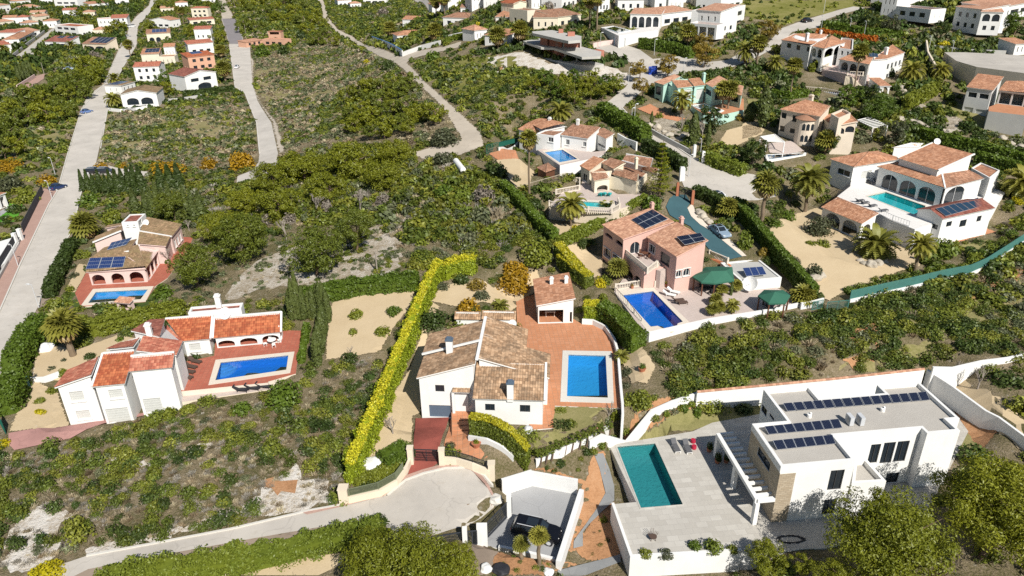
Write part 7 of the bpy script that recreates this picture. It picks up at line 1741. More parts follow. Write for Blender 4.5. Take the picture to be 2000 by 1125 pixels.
# ------------------------------------------------------------------ single shrubs
SHR = [
 ('big round mimosa in yellow flower behind the pool house', Y3(735,205)[0], 38, 'mimosa', 0.8), ('round mimosa in yellow flower beside the weathered tile roofs', Y3(445,355)[0], 26, 'mimosa', 0.9), ('small rusty mimosa between the golden hedge and the big mimosa', Y3(500,205)[0], 22, 'rust', 0.7), ('grey green rosemary bush right of the round mimosa', Y3(530,270)[0], 19, 'olive', 0.7), ('dark shrub at the turn of the golden hedge', Y3(400,180)[0], 18, 'dark', 1.0), ('olive sapling left of the golden hedge corner', Y3(285,215)[0], 14, 'olive', 1.0), ('broad dark shrub against the golden hedge near the main villa', Y3(220,440)[0], 38, 'dark', 0.7),
 ('golden thin shrub beside the clipped hedge at the pool house', Y3(1295,200)[0], 14, 'gold', 1.3), ('round lime shrub below the balustrade', Y3(1318,280)[0], 13, 'lime', 0.9),
 ('first yellow green shrub on the sand plot', Y2(1222,275)[0], 19, 'lime', 0.7), ('second yellow green shrub on the sand plot, lower', Y2(1200,400)[0], 11, 'lime', 1.1), ('dark green shrub on the sand plot near the golden hedge', Y2(1480,260)[0], 18, 'green', 0.9), ('large yellow green shrub between sand plot and golden hedge', Y2(1400,400)[0], 19, 'lime', 0.9),
 ('round green tree in front of the deep blue pool terrace', Y2(735,860)[0], 40, 'green', 0.95), ('smaller bush left of the round tree by the terrace wall', Y2(440,930)[0], 24, 'green', 0.8), ('bush at the left corner of the red pool terrace', Y1(1240,960)[0], 20, 'lime', 1.0),
 ('rounded agave shrub with golden tips beside the palm', Y1(622,430)[0], 15, 'lime', 0.7), ('dark round shrub on the sand before the red roofs', Y1(660,525)[0], 15, 'dark', 0.7), ('lime shrub beside the gate path, upper', Y1(465,640)[0], 13, 'lime', 0.8), ('lime shrub beside the gate path, lower', Y1(372,780)[0], 13, 'lime', 0.8), ('spiky shrub with golden leaves on the lower sand', Y1(295,925)[0], 13, 'gold', 0.6), ('green shrub on the lower sand above the spiky one', Y1(300,845)[0], 14, 'lime', 0.6), ('grey bush on the sand right of the boulder', Y1(470,545)[0], 8, 'olive', 0.7), ('grey brown bush beside the stepping path', Y1(385,605)[0], 11, 'olive', 0.5), ('round green shrub behind the left red roof', Y1(885,395)[0], 10, 'green', 0.8),
 ('yellow bush at the left edge below the gate', (8,870), 14, 'gold', 0.9), ('yellow bush at the bottom left corner', Y6(310,1130)[0], 42, 'gold', 0.5),
 ('big yellow flowering mimosa beside the concrete road', (472,328), 34, 'mimosa', 0.85), ('yellow mimosa by the bend of the side road', Z5(1440,165)[0], 20, 'mimosa', 0.9), ('spreading yellow mimosa above the conifer row', Z5(1160,215)[0], 36, 'mimosa', 0.6), ('small mimosa over the parked cars, left', Z5(690,175)[0], 18, 'mimosa', 0.6), ('small mimosa over the parked cars, right', Z5(860,160)[0], 14, 'mimosa', 0.6), ('yellow mimosa at the left edge, upper of two', Z5(60,185)[0], 30, 'mimosa', 0.6), ('yellow mimosa beside the street lamp', Z5(330,280)[0], 22, 'mimosa', 0.8), ('round olive tree at the left edge below the mimosa', Z5(90,330)[0], 32, 'olive', 0.8), ('yellow green tree along the left street wall', Z5(200,400)[0], 24, 'lime', 0.9), ('dark clipped bush on the bright turf', Z5(40,530)[0], 11, 'dark', 0.7),
 ('lime shrub beside the lichen roofed villa', Z5(600,780)[0], 13, 'lime', 0.9), ('round shrub on the sand left of the terrace', Z5(485,1015)[0], 12, 'lime', 1.0), ('white flowering cactus clump on the sand', Z5(505,920)[0], 11, 'olive', 0.8), ('green shrub left of the green lawn palm', Z5(390,1120)[0], 22, 'lime', 0.7), ('ivy mound beside the light blue pool', Z5(1130,1050)[0], 24, 'green', 0.9), ('olive green bush tree behind the rear villa', Z5(780,540)[0], 24, 'lime', 0.9), ('wide bush tree left of the rear villa', Z5(620,420)[0], 26, 'green', 0.8), ('shrub below the pavilion on the lawn', Z5(810,1180)[0], 26, 'lime', 0.6),
 ('bright green round shrub below the white gas tank', (905,392), 24, 'bright', 1.1), ('green bush left of the bright round shrub', (870,385), 24, 'green', 0.9), ('yellow shrub beside the gas tank', (873,345), 14, 'lime', 0.9), ('grey bush at the dirt road corner', (866,318), 26, 'olive', 0.7), ('dark round bush at the lower dirt road corner', (868,282), 34, 'olive', 0.75), ('dark green bush beside the dirt road', (758,138), 18, 'dark', 1.0), ('yellow broom beside the dirt road', (717,124), 11, 'gold', 0.6),
 ('golden topped bush left of the pink villa garden hedge', Z7(330,1020)[0], 42, 'lime', 0.8), ('mimosa bush below the golden topped bush', Z7(190,1120)[0], 34, 'mimosa', 0.8), ('dark tree on the slope below the diagonal hedge', Z7(655,930)[0], 14, 'dark', 1.2), ('dark round shrub below the stone steps', Z7(330,650)[0], 19, 'dark', 0.8), ('green bush on the sand beside the tall thin palm', Z7(205,470)[0], 10, 'olive', 1.1), ('round bush left of the turquoise pool hedge', Z7(60,440)[0], 26, 'dark', 1.0), ('green shrub above the pink villa beside the low hedge', Z7(1140,670)[0], 24, 'green', 1.1), ('dark shrubs below the turquoise pool wall', Z7(750,740)[0], 16, 'dark', 0.8), ('yellow flowering shrub below the feather palm', Z7(610,800)[0], 10, 'gold', 0.8), ('shrub on the sand at the stepping stones', Z7(430,800)[0], 12, 'olive', 0.8), ('agave clump by the silver car', Y4(940,200)[0], 12, 'bright', 0.7), ('leafy shrub below the silver car', Y4(1110,380)[0], 16, 'bright', 1.6), ('red brown shrub beside the diagonal hedge', Y4(1240,430)[0], 14, 'rust', 1.0),
 ('large round olive tree at the edge of the sand garden', Z8(495,650)[0], 30, 'olive', 1.05), ('left green cushion below the olive tree', Z8(440,720)[0], 13, 'lime', 0.6), ('right green cushion below the olive tree', Z8(515,730)[0], 18, 'lime', 0.75), ('pale spreading shrub on the sand garden', Z8(460,920)[0], 22, 'olive', 0.9), ('grey agave beside the pale spreading shrub', Z8(335,840)[0], 15, 'olive', 0.8), ('round shrub beside the road end gate', Z8(215,600)[0], 16, 'green', 0.8), ('taller shrub behind the round one at the gate', Z8(290,560)[0], 19, 'green', 0.9), ('dark shrub under the tall fan palm', Z8(60,560)[0], 18, 'dark', 0.9), ('lush green shrub beside the slim date palm', Z8(1290,800)[0], 26, 'bright', 1.2), ('round shrub below the lush one', Z8(1230,880)[0], 13, 'green', 0.8), ('golden cypress shrub beside the slim palm', Z8(1090,890)[0], 10, 'lime', 1.4), ('lime shrub on the sand near the fence', Z8(920,950)[0], 12, 'lime', 0.9), ('palm tuft below the fence of the sand garden', Z8(855,960)[0], 9, 'lime', 1.2), ('small pointed shrub by the annex corner', Z8(1375,735)[0], 8, 'lime', 1.6), ('golden shrub at the right edge below the palm', Z8(1770,450)[0], 14, 'gold', 0.7), ('spiky dark shrub beside the white steps', Z8(1630,450)[0], 11, 'dark', 0.7),
 ('dark clipped ball bush on the upper right lawn', Z4(1500,870)[0], 16, 'dark', 0.8), ('larger dark ball bush at the hedge end, upper right', Z4(1565,960)[0], 24, 'dark', 0.75), ('lime ball bush beside the larger dark ball', Z4(1680,970)[0], 14, 'lime', 0.9), ('small clipped cube bush on the upper right lawn', Z4(1345,810)[0], 8, 'lime', 0.9), ('green ball bush beside the right edge villa', Z4(1815,840)[0], 26, 'lime', 0.8), ('thin young tree on the upper right lawn', Z4(1300,770)[0], 11, 'lime', 1.6), ('clipped round bush beside the open garage', Z4(980,505)[0], 12, 'dark', 1.2), ('golden shrub above the raised road terrace', Z4(1335,315)[0], 14, 'gold', 0.7), ('dark ball left of the long retaining wall', Z4(1150,760)[0], 14, 'dark', 1.0),
 ('orange berry shrub in the upper right corner of the mint villa garden', Z3(1850,880)[0], 10, 'rust', 1.0), ('yellow shrub on the terracotta yard of the mint villa', Z3(1265,860)[0], 9, 'lime', 1.0), ('bright orange tree beside the covered balconies', Z3(1700,250)[0], 10, 'gold', 2.0), ('yellow bush above the hedge near two tall palms', Z3(830,165)[0], 10, 'gold', 0.8), ('magenta bougainvillea on the wall by the upper forecourt', Z3(830,325)[0], 14, 'rust', 0.3),
 ('planter shrub beside the gate of the middle villa', Y7(1400,310)[0], 12, 'olive', 1.1), ('rounded dark bush on the carport slope', Y8(800,420)[0], 12, 'dark', 0.9), ('second bush on the carport slope', Y8(970,345)[0], 11, 'dark', 0.9), ('small round tree below the infinity pool corner', Y8(1075,775)[0], 9, 'lime', 1.2), ('dense shrub left of the lower road end', Y7(940,800)[0], 26, 'dark', 0.8),
 ('dark laurel in the shade behind the modern villa', Y5(690,370)[0], 24, 'dark', 0.6), ('cypress shrub at the garden wall of the modern villa', Y5(490,400)[0], 11, 'green', 1.5), ('round shrub at the garden wall of the modern villa', Y5(435,375)[0], 12, 'green', 1.1), ('dark bush at the right garden wall', Y5(1755,385)[0], 16, 'dark', 0.8),
 ('green fringe plants along the planter at the patio front, left', Y5(260,1035)[0], 18, 'lime', 0.5, ZV), ('green fringe plants along the planter at the patio front, middle', Y5(350,1030)[0], 18, 'olive', 0.5, ZV), ('banana plants in the planter at the patio front', Y5(560,1005)[0], 22, 'bright', 1.0, ZV), ('low dark plants beside the banana plants', Y5(480,1000)[0], 16, 'green', 0.9, ZV), ('yellow green plants at the right planter end', Y5(650,1010)[0], 14, 'lime', 0.9, ZV),
 ('leaning olive shrub outside the red terrace wall, upper', Y3(1470,760)[0], 14, 'olive', 1.0), ('leaning olive shrub outside the red terrace wall, lower', Y3(1460,850)[0], 12, 'olive', 1.0), ('yellow green bush below the potted plant', Y3(1560,960)[0], 30, 'lime', 0.9), ('young tree on the lawn corner', Y3(1385,1060)[0], 12, 'lime', 1.8),
 ('lime green bush on the slope behind the pavilion villa', Z2(1820,200)[0], 7, 'gold', 1.2), ('round dark bush beside the salmon house', Z2(235,410)[0], 20, 'green', 0.8), ('grey green tree right of the salmon house', Z2(390,400)[0], 14, 'dark', 1.0), ('tree at the far end of the upper dirt road', Z2(520,290)[0], 12, 'dark', 1.3), ('round bush by the upper road junction', Z2(1480,450)[0], 18, 'green', 1.0),
]
for lab, q, r_, kd, hh, *zz in SHR: shrub(lab, q, r_, kd, hh, 'garden shrubs', z=zz[0] if zz else None)
for q in Y4(925,845,900,790,945,720,1045,690,880,860): palm('small fan palm in the rocky bed of the pink villa yard', q, 0.9,1.0, 'fan', 'small palms in the rocky bed', 0.1, False, z=ZP)
# bare trees
for lab, q, ht, w_ in (('small round bare tree on the sand beside the golden hedge', Y7(1035,225)[0], 3.2,0.75), ('bare shrub at the end of the sand plot', Y2(1180,540)[0], 1.8,0.8), ('bare pink branched tree at the rear villa', Z5(1165,830)[0], 3.6,0.9), ('bare tree behind the rear villa roof', Z5(1300,600)[0], 3.0,0.9), ('grey dead tree in the thicket, tallest', (705,420), 6,0.6), ('grey dead tree in the thicket, left', (620,420), 5,0.7), ('dead tree behind the middle pine', (560,470), 5,0.7), ('bare tree in the rockery of the mint villa', Z3(1430,960)[0], 5,0.8), ('bare tree below the mint villa rocks', Z3(1580,1010)[0], 4.5,0.7), ('bare tree on the yard of the right wall, left', Y5(1665,230)[0], 3,0.7), ('bare tree on the yard of the right wall, right', Y5(1760,280)[0], 4,0.7), ('bare thin tree at the lawn edge', Y3(1350,1070)[0], 3.4,0.6)): bare_tree(lab, q, ht, w_, 'bare trees')
shrub('big pale leafless shrub beside the gas tank', (945,392), 26, 'twig', 1.1, 'leafless shrubs'); shrub('pale leafless shrub at the top of the dirt track', Z2(1120,110)[0], 16, 'twig', 0.8, 'leafless shrubs'); shrub('leafless brown tree by the top houses', Z3(460,75)[0], 15, 'twig', 0.9, 'leafless shrubs'); shrub('pale leafless bush below the left street grove', Z1(690,420)[0], 12, 'twig', 0.8, 'leafless shrubs'); shrub('pale brushwood at the bottom left', Y6(470,930)[0], 22, 'twig', 0.6, 'leafless shrubs')
# ------------------------------------------------------------------ undergrowth
TH = S0(300,345,460,362,545,345,620,290,790,290,920,315,1000,380,1090,485,1000,480,940,500,820,540,780,470,720,440,560,440,420,440,330,400)
BRNP = [(0.17,0.125,0.075), (0.13,0.11,0.06)]
for q_ in (Y6(60,790,180,690,300,655,480,712,340,775,200,830), Y6(600,950,740,895,800,890,1180,805,1260,795,1500,695,1720,660,1720,690,1480,760,1250,815,900,905,640,975), Y7(230,570,400,430,440,520,560,590,450,660,330,700,250,660), Y6(30,1040,120,985,380,980,200,1060), Y6(670,345,740,315,880,330,740,345)): EXCL.append(([tuple(G(p)[:2]) for p in q_], -0.7))
SL = S0(-30,880,110,855,280,822,360,800,600,775,640,720,700,690,745,680,735,780,700,870,660,960,600,992,340,1058,150,1085,-30,1120)
scrub('mixed scrub and dry grass on the slope below the left villa', SL, 1.35, (0.45,1.2), [(SAGE, 0.08, False), (DK, 0.2, False), (GRN, 0.72, False)], 0.03, hgt=(0.7,1.3), cf=0.11, reserve=False)
scrub('dry brown grass and twigs between the bushes on the slope below the left villa', SL, 2.6, (0.3,0.7), [(DRY, 0.55, True), (GREY, 0.25, True), (SAGE, 0.06, False), (BRNP, 0.14, True)], 0.5, name='dry_grass', cf=0.2)
scrub('dry grass under the evergreen scrub between the villas', S0(1270,690,1400,650,1660,600,2010,480,2010,690,1820,708,1500,742,1320,780), 1.0, (0.3,0.6), [(DRY, 0.7, True), (BRNP, 0.3, True)], 0.5, name='dry_grass', reserve=False)
scrub('dense evergreen scrub between the two pool villas and the modern villa', S0(1270,690,1400,650,1660,600,2010,480,2010,690,1820,708,1500,742,1320,780), 1.3, (0.6,1.5), [(DRY, 0.2, True), (SAGE, 0.12, False), (GRN, 0.62, False), (DK, 0.14, False)], 0.32)
scrub('dead twigs and dry grass between the pines of the thicket', TH, 0.5, (0.5,0.9), [(DRY, 0.5, True), (GREY, 0.5, True)], 0.3, name='dry_grass', reserve=False)
scrub('thicket of low pines and dead brush in the middle of the slope', TH, 0.85, (0.7,1.6), [(DRY, 0.10, True), (GREY, 0.14, True), (SAGE, 0.14, False), (PINEG, 0.62, False)], 0.42, hgt=(0.8,1.3))
scrub('sparse bushes on the limestone clearing', S0(330,590,400,500,440,480,560,460,700,450,800,440,790,540,600,575,480,590,380,600), 0.8, (0.35,0.8), [(DRY, 0.45, True), (SAGE, 0.3, False), (GRN, 0.25, False)], 0.1)
scrub('brushy plot between the concrete road and the dirt road', S0(490,95,560,100,640,55,780,125,830,180,905,272,800,300,620,292,560,330,545,300,510,200), 0.75, (0.55,1.3), [(DRY, 0.40, True), (DRY, 0.12, False), (SAGE, 0.18, False), (GRN, 0.30, False)], 0.26, cf=0.05)
scrub('scrub below the left row of houses', S0(200,222,330,215,480,205,520,300,460,335,190,335), 0.7, (0.6,1.3), [(DRY, 0.3, True), (DRY, 0.1, False), (SAGE, 0.2, False), (GRN, 0.4, False)], 0.25, cf=0.05)
scrub('undergrowth of the grove beside the left street', Z1(-40,640,200,600,480,400,820,440,820,480,740,620,640,700,560,860,480,1100,420,1200,-40,1200), 0.3, (0.8,1.8), [(DRY, 0.15, True), (SAGE, 0.12, False), (GRN, 0.73, False)], 0.35, cf=0.05)
EXCL.append(([tuple(G(p)[:2]) for p in Z3(40,420,260,385,480,470,900,490,1070,560,990,640,760,572,560,560,250,500)], 0.3))
scrub('green scrub on the slope below the unfinished house', S0(790,130,860,118,1000,135,1100,150,1225,172,1180,205,1100,235,1000,250,945,262,880,200), 0.62, (0.6,1.5), [(DRY, 0.14, True), (SAGE, 0.16, False), (LIMEG, 0.10, False), (GRN, 0.60, False)], 0.35, cf=0.05)
scrub('wild green slope at the top of the picture', S0(300,-20,800,-20,840,60,780,118,640,55,560,100,490,95,430,30,300,30), 0.25, (1.2,2.4), [(DRY, 0.08, False), (SAGE, 0.10, False), (GRN, 0.82, False)], 0.5, cf=0.03)
scrub('spring grass and weeds on the meadow at the top right', S0(1440,-10,1700,-10,1690,14,1600,40,1500,70,1440,40), 0.12, (0.6,1.3), [(LIMEG, 0.6, False), (GRN, 0.4, False)], 0.2, cf=0.04)
scrub('small plants in the orange soil beds below the infinity pool', Y8(400,985,770,1035,900,960,880,900,1000,740,1085,600,1090,340,960,380,930,540,640,450,1000,250,1300,160,1300,640,1140,660,1180,1125,360,1125), 1.1, (0.2,0.55), [(DRY, 0.25, True), (GRN, 0.5, False), (LIMEG, 0.25, False)], 0.3, cf=0.2)
scrub('dry verge plants along the left street', S0(95,590,150,440,150,470,120,560,60,700,20,800,0,800,60,650), 0.5, (0.25,0.6), [(DRY, 0.5, True), (GRN, 0.5, False)], 0.2)
scrub('lush dark garden planting of the upper right villas', S0(940,-20,2060,-20,2060,350,1480,340,1400,300,1200,170,940,110), 0.36, (0.7,1.7), [(SAGE, 0.10, False), (GRN, 0.47, False), (DK, 0.43, False)], 0.42, hgt=(0.8,1.4), pad=1.5, cf=0.06)
scrub('trees and gardens between the houses of the upper left', S0(-30,-20,300,-20,262,60,225,135,100,150,-30,230), 0.13, (1.2,2.8), [(GRN, 0.5, False), (DK, 0.5, False)], 0.35, hgt=(0.8,1.4), pad=1.0, cf=0.04)
scrub('mixed garden planting among the villas', S0(-60,-20,2060,-20,2060,700,1640,640,1250,690,1200,1000,1000,880,700,1010,300,1050,-60,1100), 0.27, (0.6,1.6), [(DRY, 0.08, True), (SAGE, 0.14, False), (GRN, 0.55, False), (DK, 0.23, False)], 0.32, cf=0.06)

scrub('wild bushes on the open ground round the settlement', S0(-420,80,2400,80,2400,1330,-420,1330), 0.09, (0.7,1.9), [(DRY, 0.2, True), (SAGE, 0.15, False), (GRN, 0.65, False)], 0.4, cf=0.05)

for q in Y5(462,352,415,372,350,398,300,412,225,452,170,478,110,512,60,545,20,568): shrub('young green shrub in the bed along the low white wall of the modern villa', q, 10, random.choice(('bright', 'green', 'lime')), 1.1, 'shrubs along the low white wall')
for q in ((748,398), (640,412), (566,436), (700,395), (520,440)): shrub('pale grey dead bush standing among the pines of the thicket', q, 15, 'twig', 1.3, 'dead bushes in the thicket')
# ------------------------------------------------------------------ walls, fences and gates
def WP(px, z): return [P(p, z) for p in px]
G_ = 'garden walls'
pts = WP(Y3(1180,438,1250,442,1330,481,1386,560,1412,650,1428,860,1440,985), ZM)
wall('curved white parapet wall round the end of the red terrace', None, 0.9,0.3, WHITE, ztop=ZM+0.75, world_pts=pts, group=G_)
pts = WP(Y3(1440,985,1442,1055), ZM); wall('short white wall end between lawn and young trees', None, 0.9,0.28, WHITE, ztop=ZM+0.75, world_pts=pts, group=G_)
wall('white curved planter wall under the clipped golden topped hedge', Y8(214,262,330,282,430,330,500,388), 0.7,0.25, WHITE, group=G_)
wall('cream street wall left of the red driveway', Y7(712,655,760,668,960,622,1060,560,1125,470,1150,412), 1.0,0.3, CREAM, group=G_)
wall('cream curved street wall right of the red driveway', Y8(40,420,140,425,240,455,320,490,345,510), 1.1,0.3, CREAM, group=G_)
for lab, q, w_, hh in (('cream gate pillar left of the dark gate', Y7(1152,412)[0], 0.6,2.2), ('cream gate pillar right of the dark gate', Y7(1350,420)[0], 0.6,2.1), ('cream end pillar of the street wall at the golden hedge', Y7(730,655)[0], 0.9,1.9), ('cream pillar at the right end of the curved railing', Y8(360,495)[0], 0.7,1.9)):
 g = G(q); b = MB(); b.box((g.x, g.y, g.z-0.3), w_, w_, hh+0.3); b.box((g.x, g.y, g.z+hh), w_+0.1, w_+0.1,0.08); tag(b.build('gate_pillar', CREAM), lab, 'pillar', 'cream gate pillars')
def panel_gate(label, p0, p1, h, mat, gap=0.12, name='gate', cat='gate', z=None, lift=0.08, diag=True, group=None):
 a, c = (G(p0), G(p1)) if z is None else (P(p0, z), P(p1, z)); e = empty(name, a, label, cat, group); b = MB()
 for k in (0,1): b.bar(a+Vector((0,0, lift+h*k)), c+Vector((0,0, lift+h*k)), 0.08)
 for k in (0,0.5,1): q = a.lerp(c, k); b.bar(q+Vector((0,0, lift)), q+Vector((0,0, lift+h)), 0.08)
 b.build('frame', mat, e); b = MB(); n = int((c-a).length/gap)
 for i in range(n): q = a.lerp(c, (i+0.5)/n); b.bar(q+Vector((0,0, lift)), q+Vector((0,0, lift+h)), gap*0.55,0.03)
 b.build('slats', mat, e); return e
panel_gate('dark barred driveway gate between two cream pillars', Y7(1168,398)[0], Y7(1335,404)[0], 1.6, DARK)
rp = [G(p)+Vector((0,0,1.1)) for p in Y8(55,412,140,422,240,452,330,488)]
railing('dark iron railing on the curved cream street wall', None, None, 0.75, DARK, 0.14, pts=rp, group='iron railings')
rp = [G(p)+Vector((0,0,1.0)) for p in Y7(762,666,950,622,1060,558,1105,495)]
railing('green bamboo screen railing on the cream wall', None, None, 0.9, plain('bamboo_screen', (0.16,0.18,0.11), 0.8), 0.10, bar=0.05, pts=rp, group='iron railings')
zt = 1.25
wall('white angled back wall of the parking bay by the road', None, 1.9,0.3, WHITE, ztop=zt+0.15, world_pts=WP(Y8(425,605,615,546), -0.6), group=G_)
wall('white back wall of the parking bay below the garden', None, 1.9,0.3, WHITE, ztop=zt, world_pts=WP(Y8(615,546,905,600), -0.6), group=G_)
wall('long white right wall of the parking bay', None, 1.3,0.5, WHITE, ztop=0.55, world_pts=WP(Y8(932,572,785,1030), 0.55), group=G_)
wall('low white front wall of the parking bay beside young palms', None, 0.6,0.3, WHITE, ztop=-0.15, world_pts=WP(Y8(405,955,560,985,760,1035), -0.6), group=G_)
for lab, q, w_, d_, hh in (('thick white gate pier left of the sliding gate', Y8(300,895)[0], 1.0,0.35,2.0), ('white gate pier at the far end of the sliding gate', Y8(470,708)[0], 0.5,0.5,2.0), ('slim white gate pier next to the dark fence', Y8(192,925)[0], 0.45,0.45,2.1), ('small white meter box by the dark fence', Y7(1198,905)[0], 0.5,0.3,1.0)):
 g = P(q, 0.2); b = MB(); b.box((g.x, g.y, -1.0), w_, d_, hh+1.2); tag(b.build('gate_pier', WHITE), lab, 'pillar', 'white gate piers')
DG = plain('anthracite_gate', (0.045,0.05,0.06), 0.45)
panel_gate('anthracite sliding gate standing open at the parking bay', Y8(338,880)[0], Y8(488,722)[0], 1.9, DG, 0.1, z=-0.5)
panel_gate('short anthracite gate between the white piers', Y8(210,932)[0], Y8(268,925)[0], 1.7, DG, 0.1, z=-0.1)
panel_gate('long anthracite fence along the lower road beside the pine', Y8(-60,965)[0], Y8(175,925)[0], 1.5, DG, 0.12, name='fence', cat='fence', z=0.0)
wall('tall white garden wall with tiled coping behind the modern villa', None, 3.0,0.3, WHITE, ztop=3.6, world_pts=[P(p, 3.6) for p in Y5(490,290,1100,232,1520,186)], cap=T_PINK, group=G_)
wall('low white wall stepping down past the young round trees', Y5(490,332,370,372,280,412,60,522,0,552), 1.2,0.28, WHITE, group=G_)
wall('lowest part of the white wall above the parking bay', Y8(640,425,760,372,880,312,1000,262,1100,205), 0.9,0.28, WHITE, group=G_)
wall('white garden wall in shade running down the right edge', None, 2.4,0.3, WHITE, ztop=3.2, world_pts=[P(p, 3.2) for p in Y5(1535,190,1650,265,1800,375,1860,405,2050,545)], group=G_)
wall('white boundary wall at the right edge above the sandy plot', None, 1.8,0.3, WHITE, ztop=4.2, world_pts=[P(p, 4.2) for p in Y5(1560,178,1650,180,1780,150,1900,135,2050,100)], group=G_)
pw = WP(Y4(398,985,430,1003,860,905,1240,845,1580,775), ZP)
wall('white front wall of the pink villa yard above the scrub', None, 1.2,0.25, WHITE, ztop=ZP+0.55, world_pts=pw, group=G_)
wall('white wall left of the fence gates below the sand garden', Y4(1500,815,1585,800,1660,780), 1.0,0.25, WHITE, group=G_)
panel_gate('small teal mesh gate left of the white pillar', Y4(1582,822)[0], Y4(1655,806)[0], 1.2, NETG, 0.16); panel_gate('double teal mesh gate right of the white pillar', Y4(1685,832)[0], Y4(1835,818)[0], 1.4, NETG, 0.16)
mp = Z8(690,1095,900,1048,1100,1003,1300,955,1460,925,1560,880,1700,790,1850,690)
wall('low white base wall under the long teal mesh fence', mp, 0.55,0.25, WHITE, group=G_)
e = empty('mesh_fence', G(mp[0]), 'long teal mesh fence curving along the edge of the sand garden', 'fence'); b = MB(); c_ = MB(); q = []
for i in range(len(mp)-1):
 a0, a1 = G(mp[i]), G(mp[i+1]); k = max(1, int((a1-a0).length/2.6))
 q += [a0.lerp(a1, j/k) for j in range(k)]
q.append(G(mp[-1]))
for a0, a1 in zip(q, q[1:]):
 z0, z1 = T(a0.x, a0.y)+0.55, T(a1.x, a1.y)+0.55; d = (a1-a0).xy.normalized(); n = Vector((-d.y, d.x))*0.03
 for s_ in (1,-1): b.faceuv([(a0.x+n.x*s_, a0.y+n.y*s_, z0), (a1.x+n.x*s_, a1.y+n.y*s_, z1), (a1.x+n.x*s_, a1.y+n.y*s_, z1+1.3), (a0.x+n.x*s_, a0.y+n.y*s_, z0+1.3)])
 c_.bar((a0.x, a0.y, z0-0.1), (a0.x, a0.y, z0+1.38), 0.07); c_.bar((a0.x, a0.y, z0+1.3), (a1.x, a1.y, z1+1.3), 0.05)
b.build('mesh', NETG, e); c_.build('posts', NETG, e)
# pillars, walls by the road end and white villas
wall('pale wall with green screen along the right side of the road', Z7(915,22,1050,100,1200,185,1400,292), 1.1,0.3, GREYW, group=G_)
wall('white garden wall below the tall road hedge', Z7(900,200,960,235,1030,262), 1.8,0.3, WHITE, group=G_)
for lab, q, w_, hh in (('white gate pier at the road bend, left of two', Z7(1425,300)[0], 0.6,2.2), ('white gate pier at the road bend, right of two', Z7(1485,345)[0], 0.6,2.2), ('tall white pillar at the end of the dark road hedge', Z7(1340,465)[0], 0.9,2.4), ('brown gate pillar of the teal drive, left', Z7(1308,575)[0], 0.45,2.4), ('brown gate pillar of the teal drive, right', Z7(1412,630)[0], 0.45,2.4)):
 g = G(q); b = MB(); b.box((g.x, g.y, g.z-0.3), w_, w_, hh+0.3); b.box((g.x, g.y, g.z+hh), w_*0.8, w_*0.8,0.15); tag(b.build('gate_pillar', POT if 'brown' in lab else WHITE), lab, 'pillar', 'gate pillars up the hill')
panel_gate('dark iron gate across the teal drive', Z7(1320,578)[0], Z7(1400,622)[0], 1.9, DARK, 0.2)
panel_gate('dark green screen fence left of the white villa, nearer part', Z7(0,285)[0], Z7(82,265)[0], 1.8, DKNET, 0.1, name='fence', cat='fence', group='dark green screens'); panel_gate('dark green screen fence left of the white villa, farther part', Z7(88,262)[0], Z7(215,225)[0], 1.0, DKNET, 0.1, name='fence', cat='fence', lift=0.8, group='dark green screens')
wall('white wall under the farther dark green screen', Z7(88,265,215,228), 0.9,0.25, WHITE, group=G_)
panel_gate('fence of upright pale sticks below the brown shed', Z7(210,565)[0], Z7(545,470)[0], 1.5, plain('reed_sticks', (0.42,0.36,0.27), 0.9), 0.3, name='fence', cat='fence')
balustrade('white balustrade in front of the turquoise pool', Z7(432,640,480,652,700,682,860,692,915,660,905,620), ZF, gap=0.3); balustrade('white balustrade at the left corner of the cream villa terrace', Z7(478,560,640,530,640,480,545,470), ZF, gap=0.3)
wall('white wall with blue top along the dirt road corner', Z2(1040,300,1110,330,1262,415), 2.2,0.3, WHITE, cap=plain('blue_coping', (0.08,0.22,0.48), 0.5), group=G_); wall('white stepped wall running right from the blue topped wall', Z2(1262,415,1400,365,1540,330), 1.6,0.3, WHITE, group=G_); wall('white wall beside the clipped hedge at the upper middle', Z2(1600,290,1720,262,1870,225), 1.5,0.3, WHITE, group=G_)
wall('pale wall and pink fence below the upper forecourt', Z3(780,350,850,335,930,325), 1.3,0.25, PALEPINK, group=G_)
panel_gate('grey garage gate under the infinity pool', Z3(935,340)[0], Z3(1015,340)[0], 2.2, GARAGE, 0.2)
panel_gate('tall dark street fence along the pink pavement', Z5(-60,990)[0], Z5(150,640)[0], 1.9, DG, 0.15, name='fence', cat='fence', group='street fences'); panel_gate('farther dark street fence along the pink pavement', Z5(165,620)[0], Z5(300,345)[0], 1.9, DG, 0.15, name='fence', cat='fence', group='street fences')
wall('pale grey wall between the street fence and the pink pavement', Z5(-40,1010,140,680), 0.8,0.3, GREYW, group=G_)
for lab, q in (('white street pillar, nearer of two', Z5(118,700)[0]), ('white street pillar, farther of two', Z5(152,670)[0])):
 g = G(q); b = MB(); b.box((g.x, g.y, g.z-0.2), 0.6,0.6,2.6); b.box((g.x, g.y, g.z+2.4), 0.7,0.7,0.08); tag(b.build('gate_pillar', WHITE), lab, 'pillar', 'white street pillars')
wall('white wall holding a teal gate at the left street', Y1(108,775,160,790), 1.9,0.5, WHITE, group=G_); panel_gate('teal metal gate in the white wall at the left street', Y1(172,795)[0], Y1(225,740)[0], 1.7, plain('teal_paint', (0.10,0.30,0.32), 0.5), 0.14)
wall('white low wall from the teal gate to the red roofed villa', Y1(225,705,330,700,440,660), 0.8,0.25, WHITE, group=G_)
panel_gate('dark green gate at the left edge of the picture', Y1(5,1010)[0], Y1(45,1080)[0], 1.8, DKNET, 0.14)
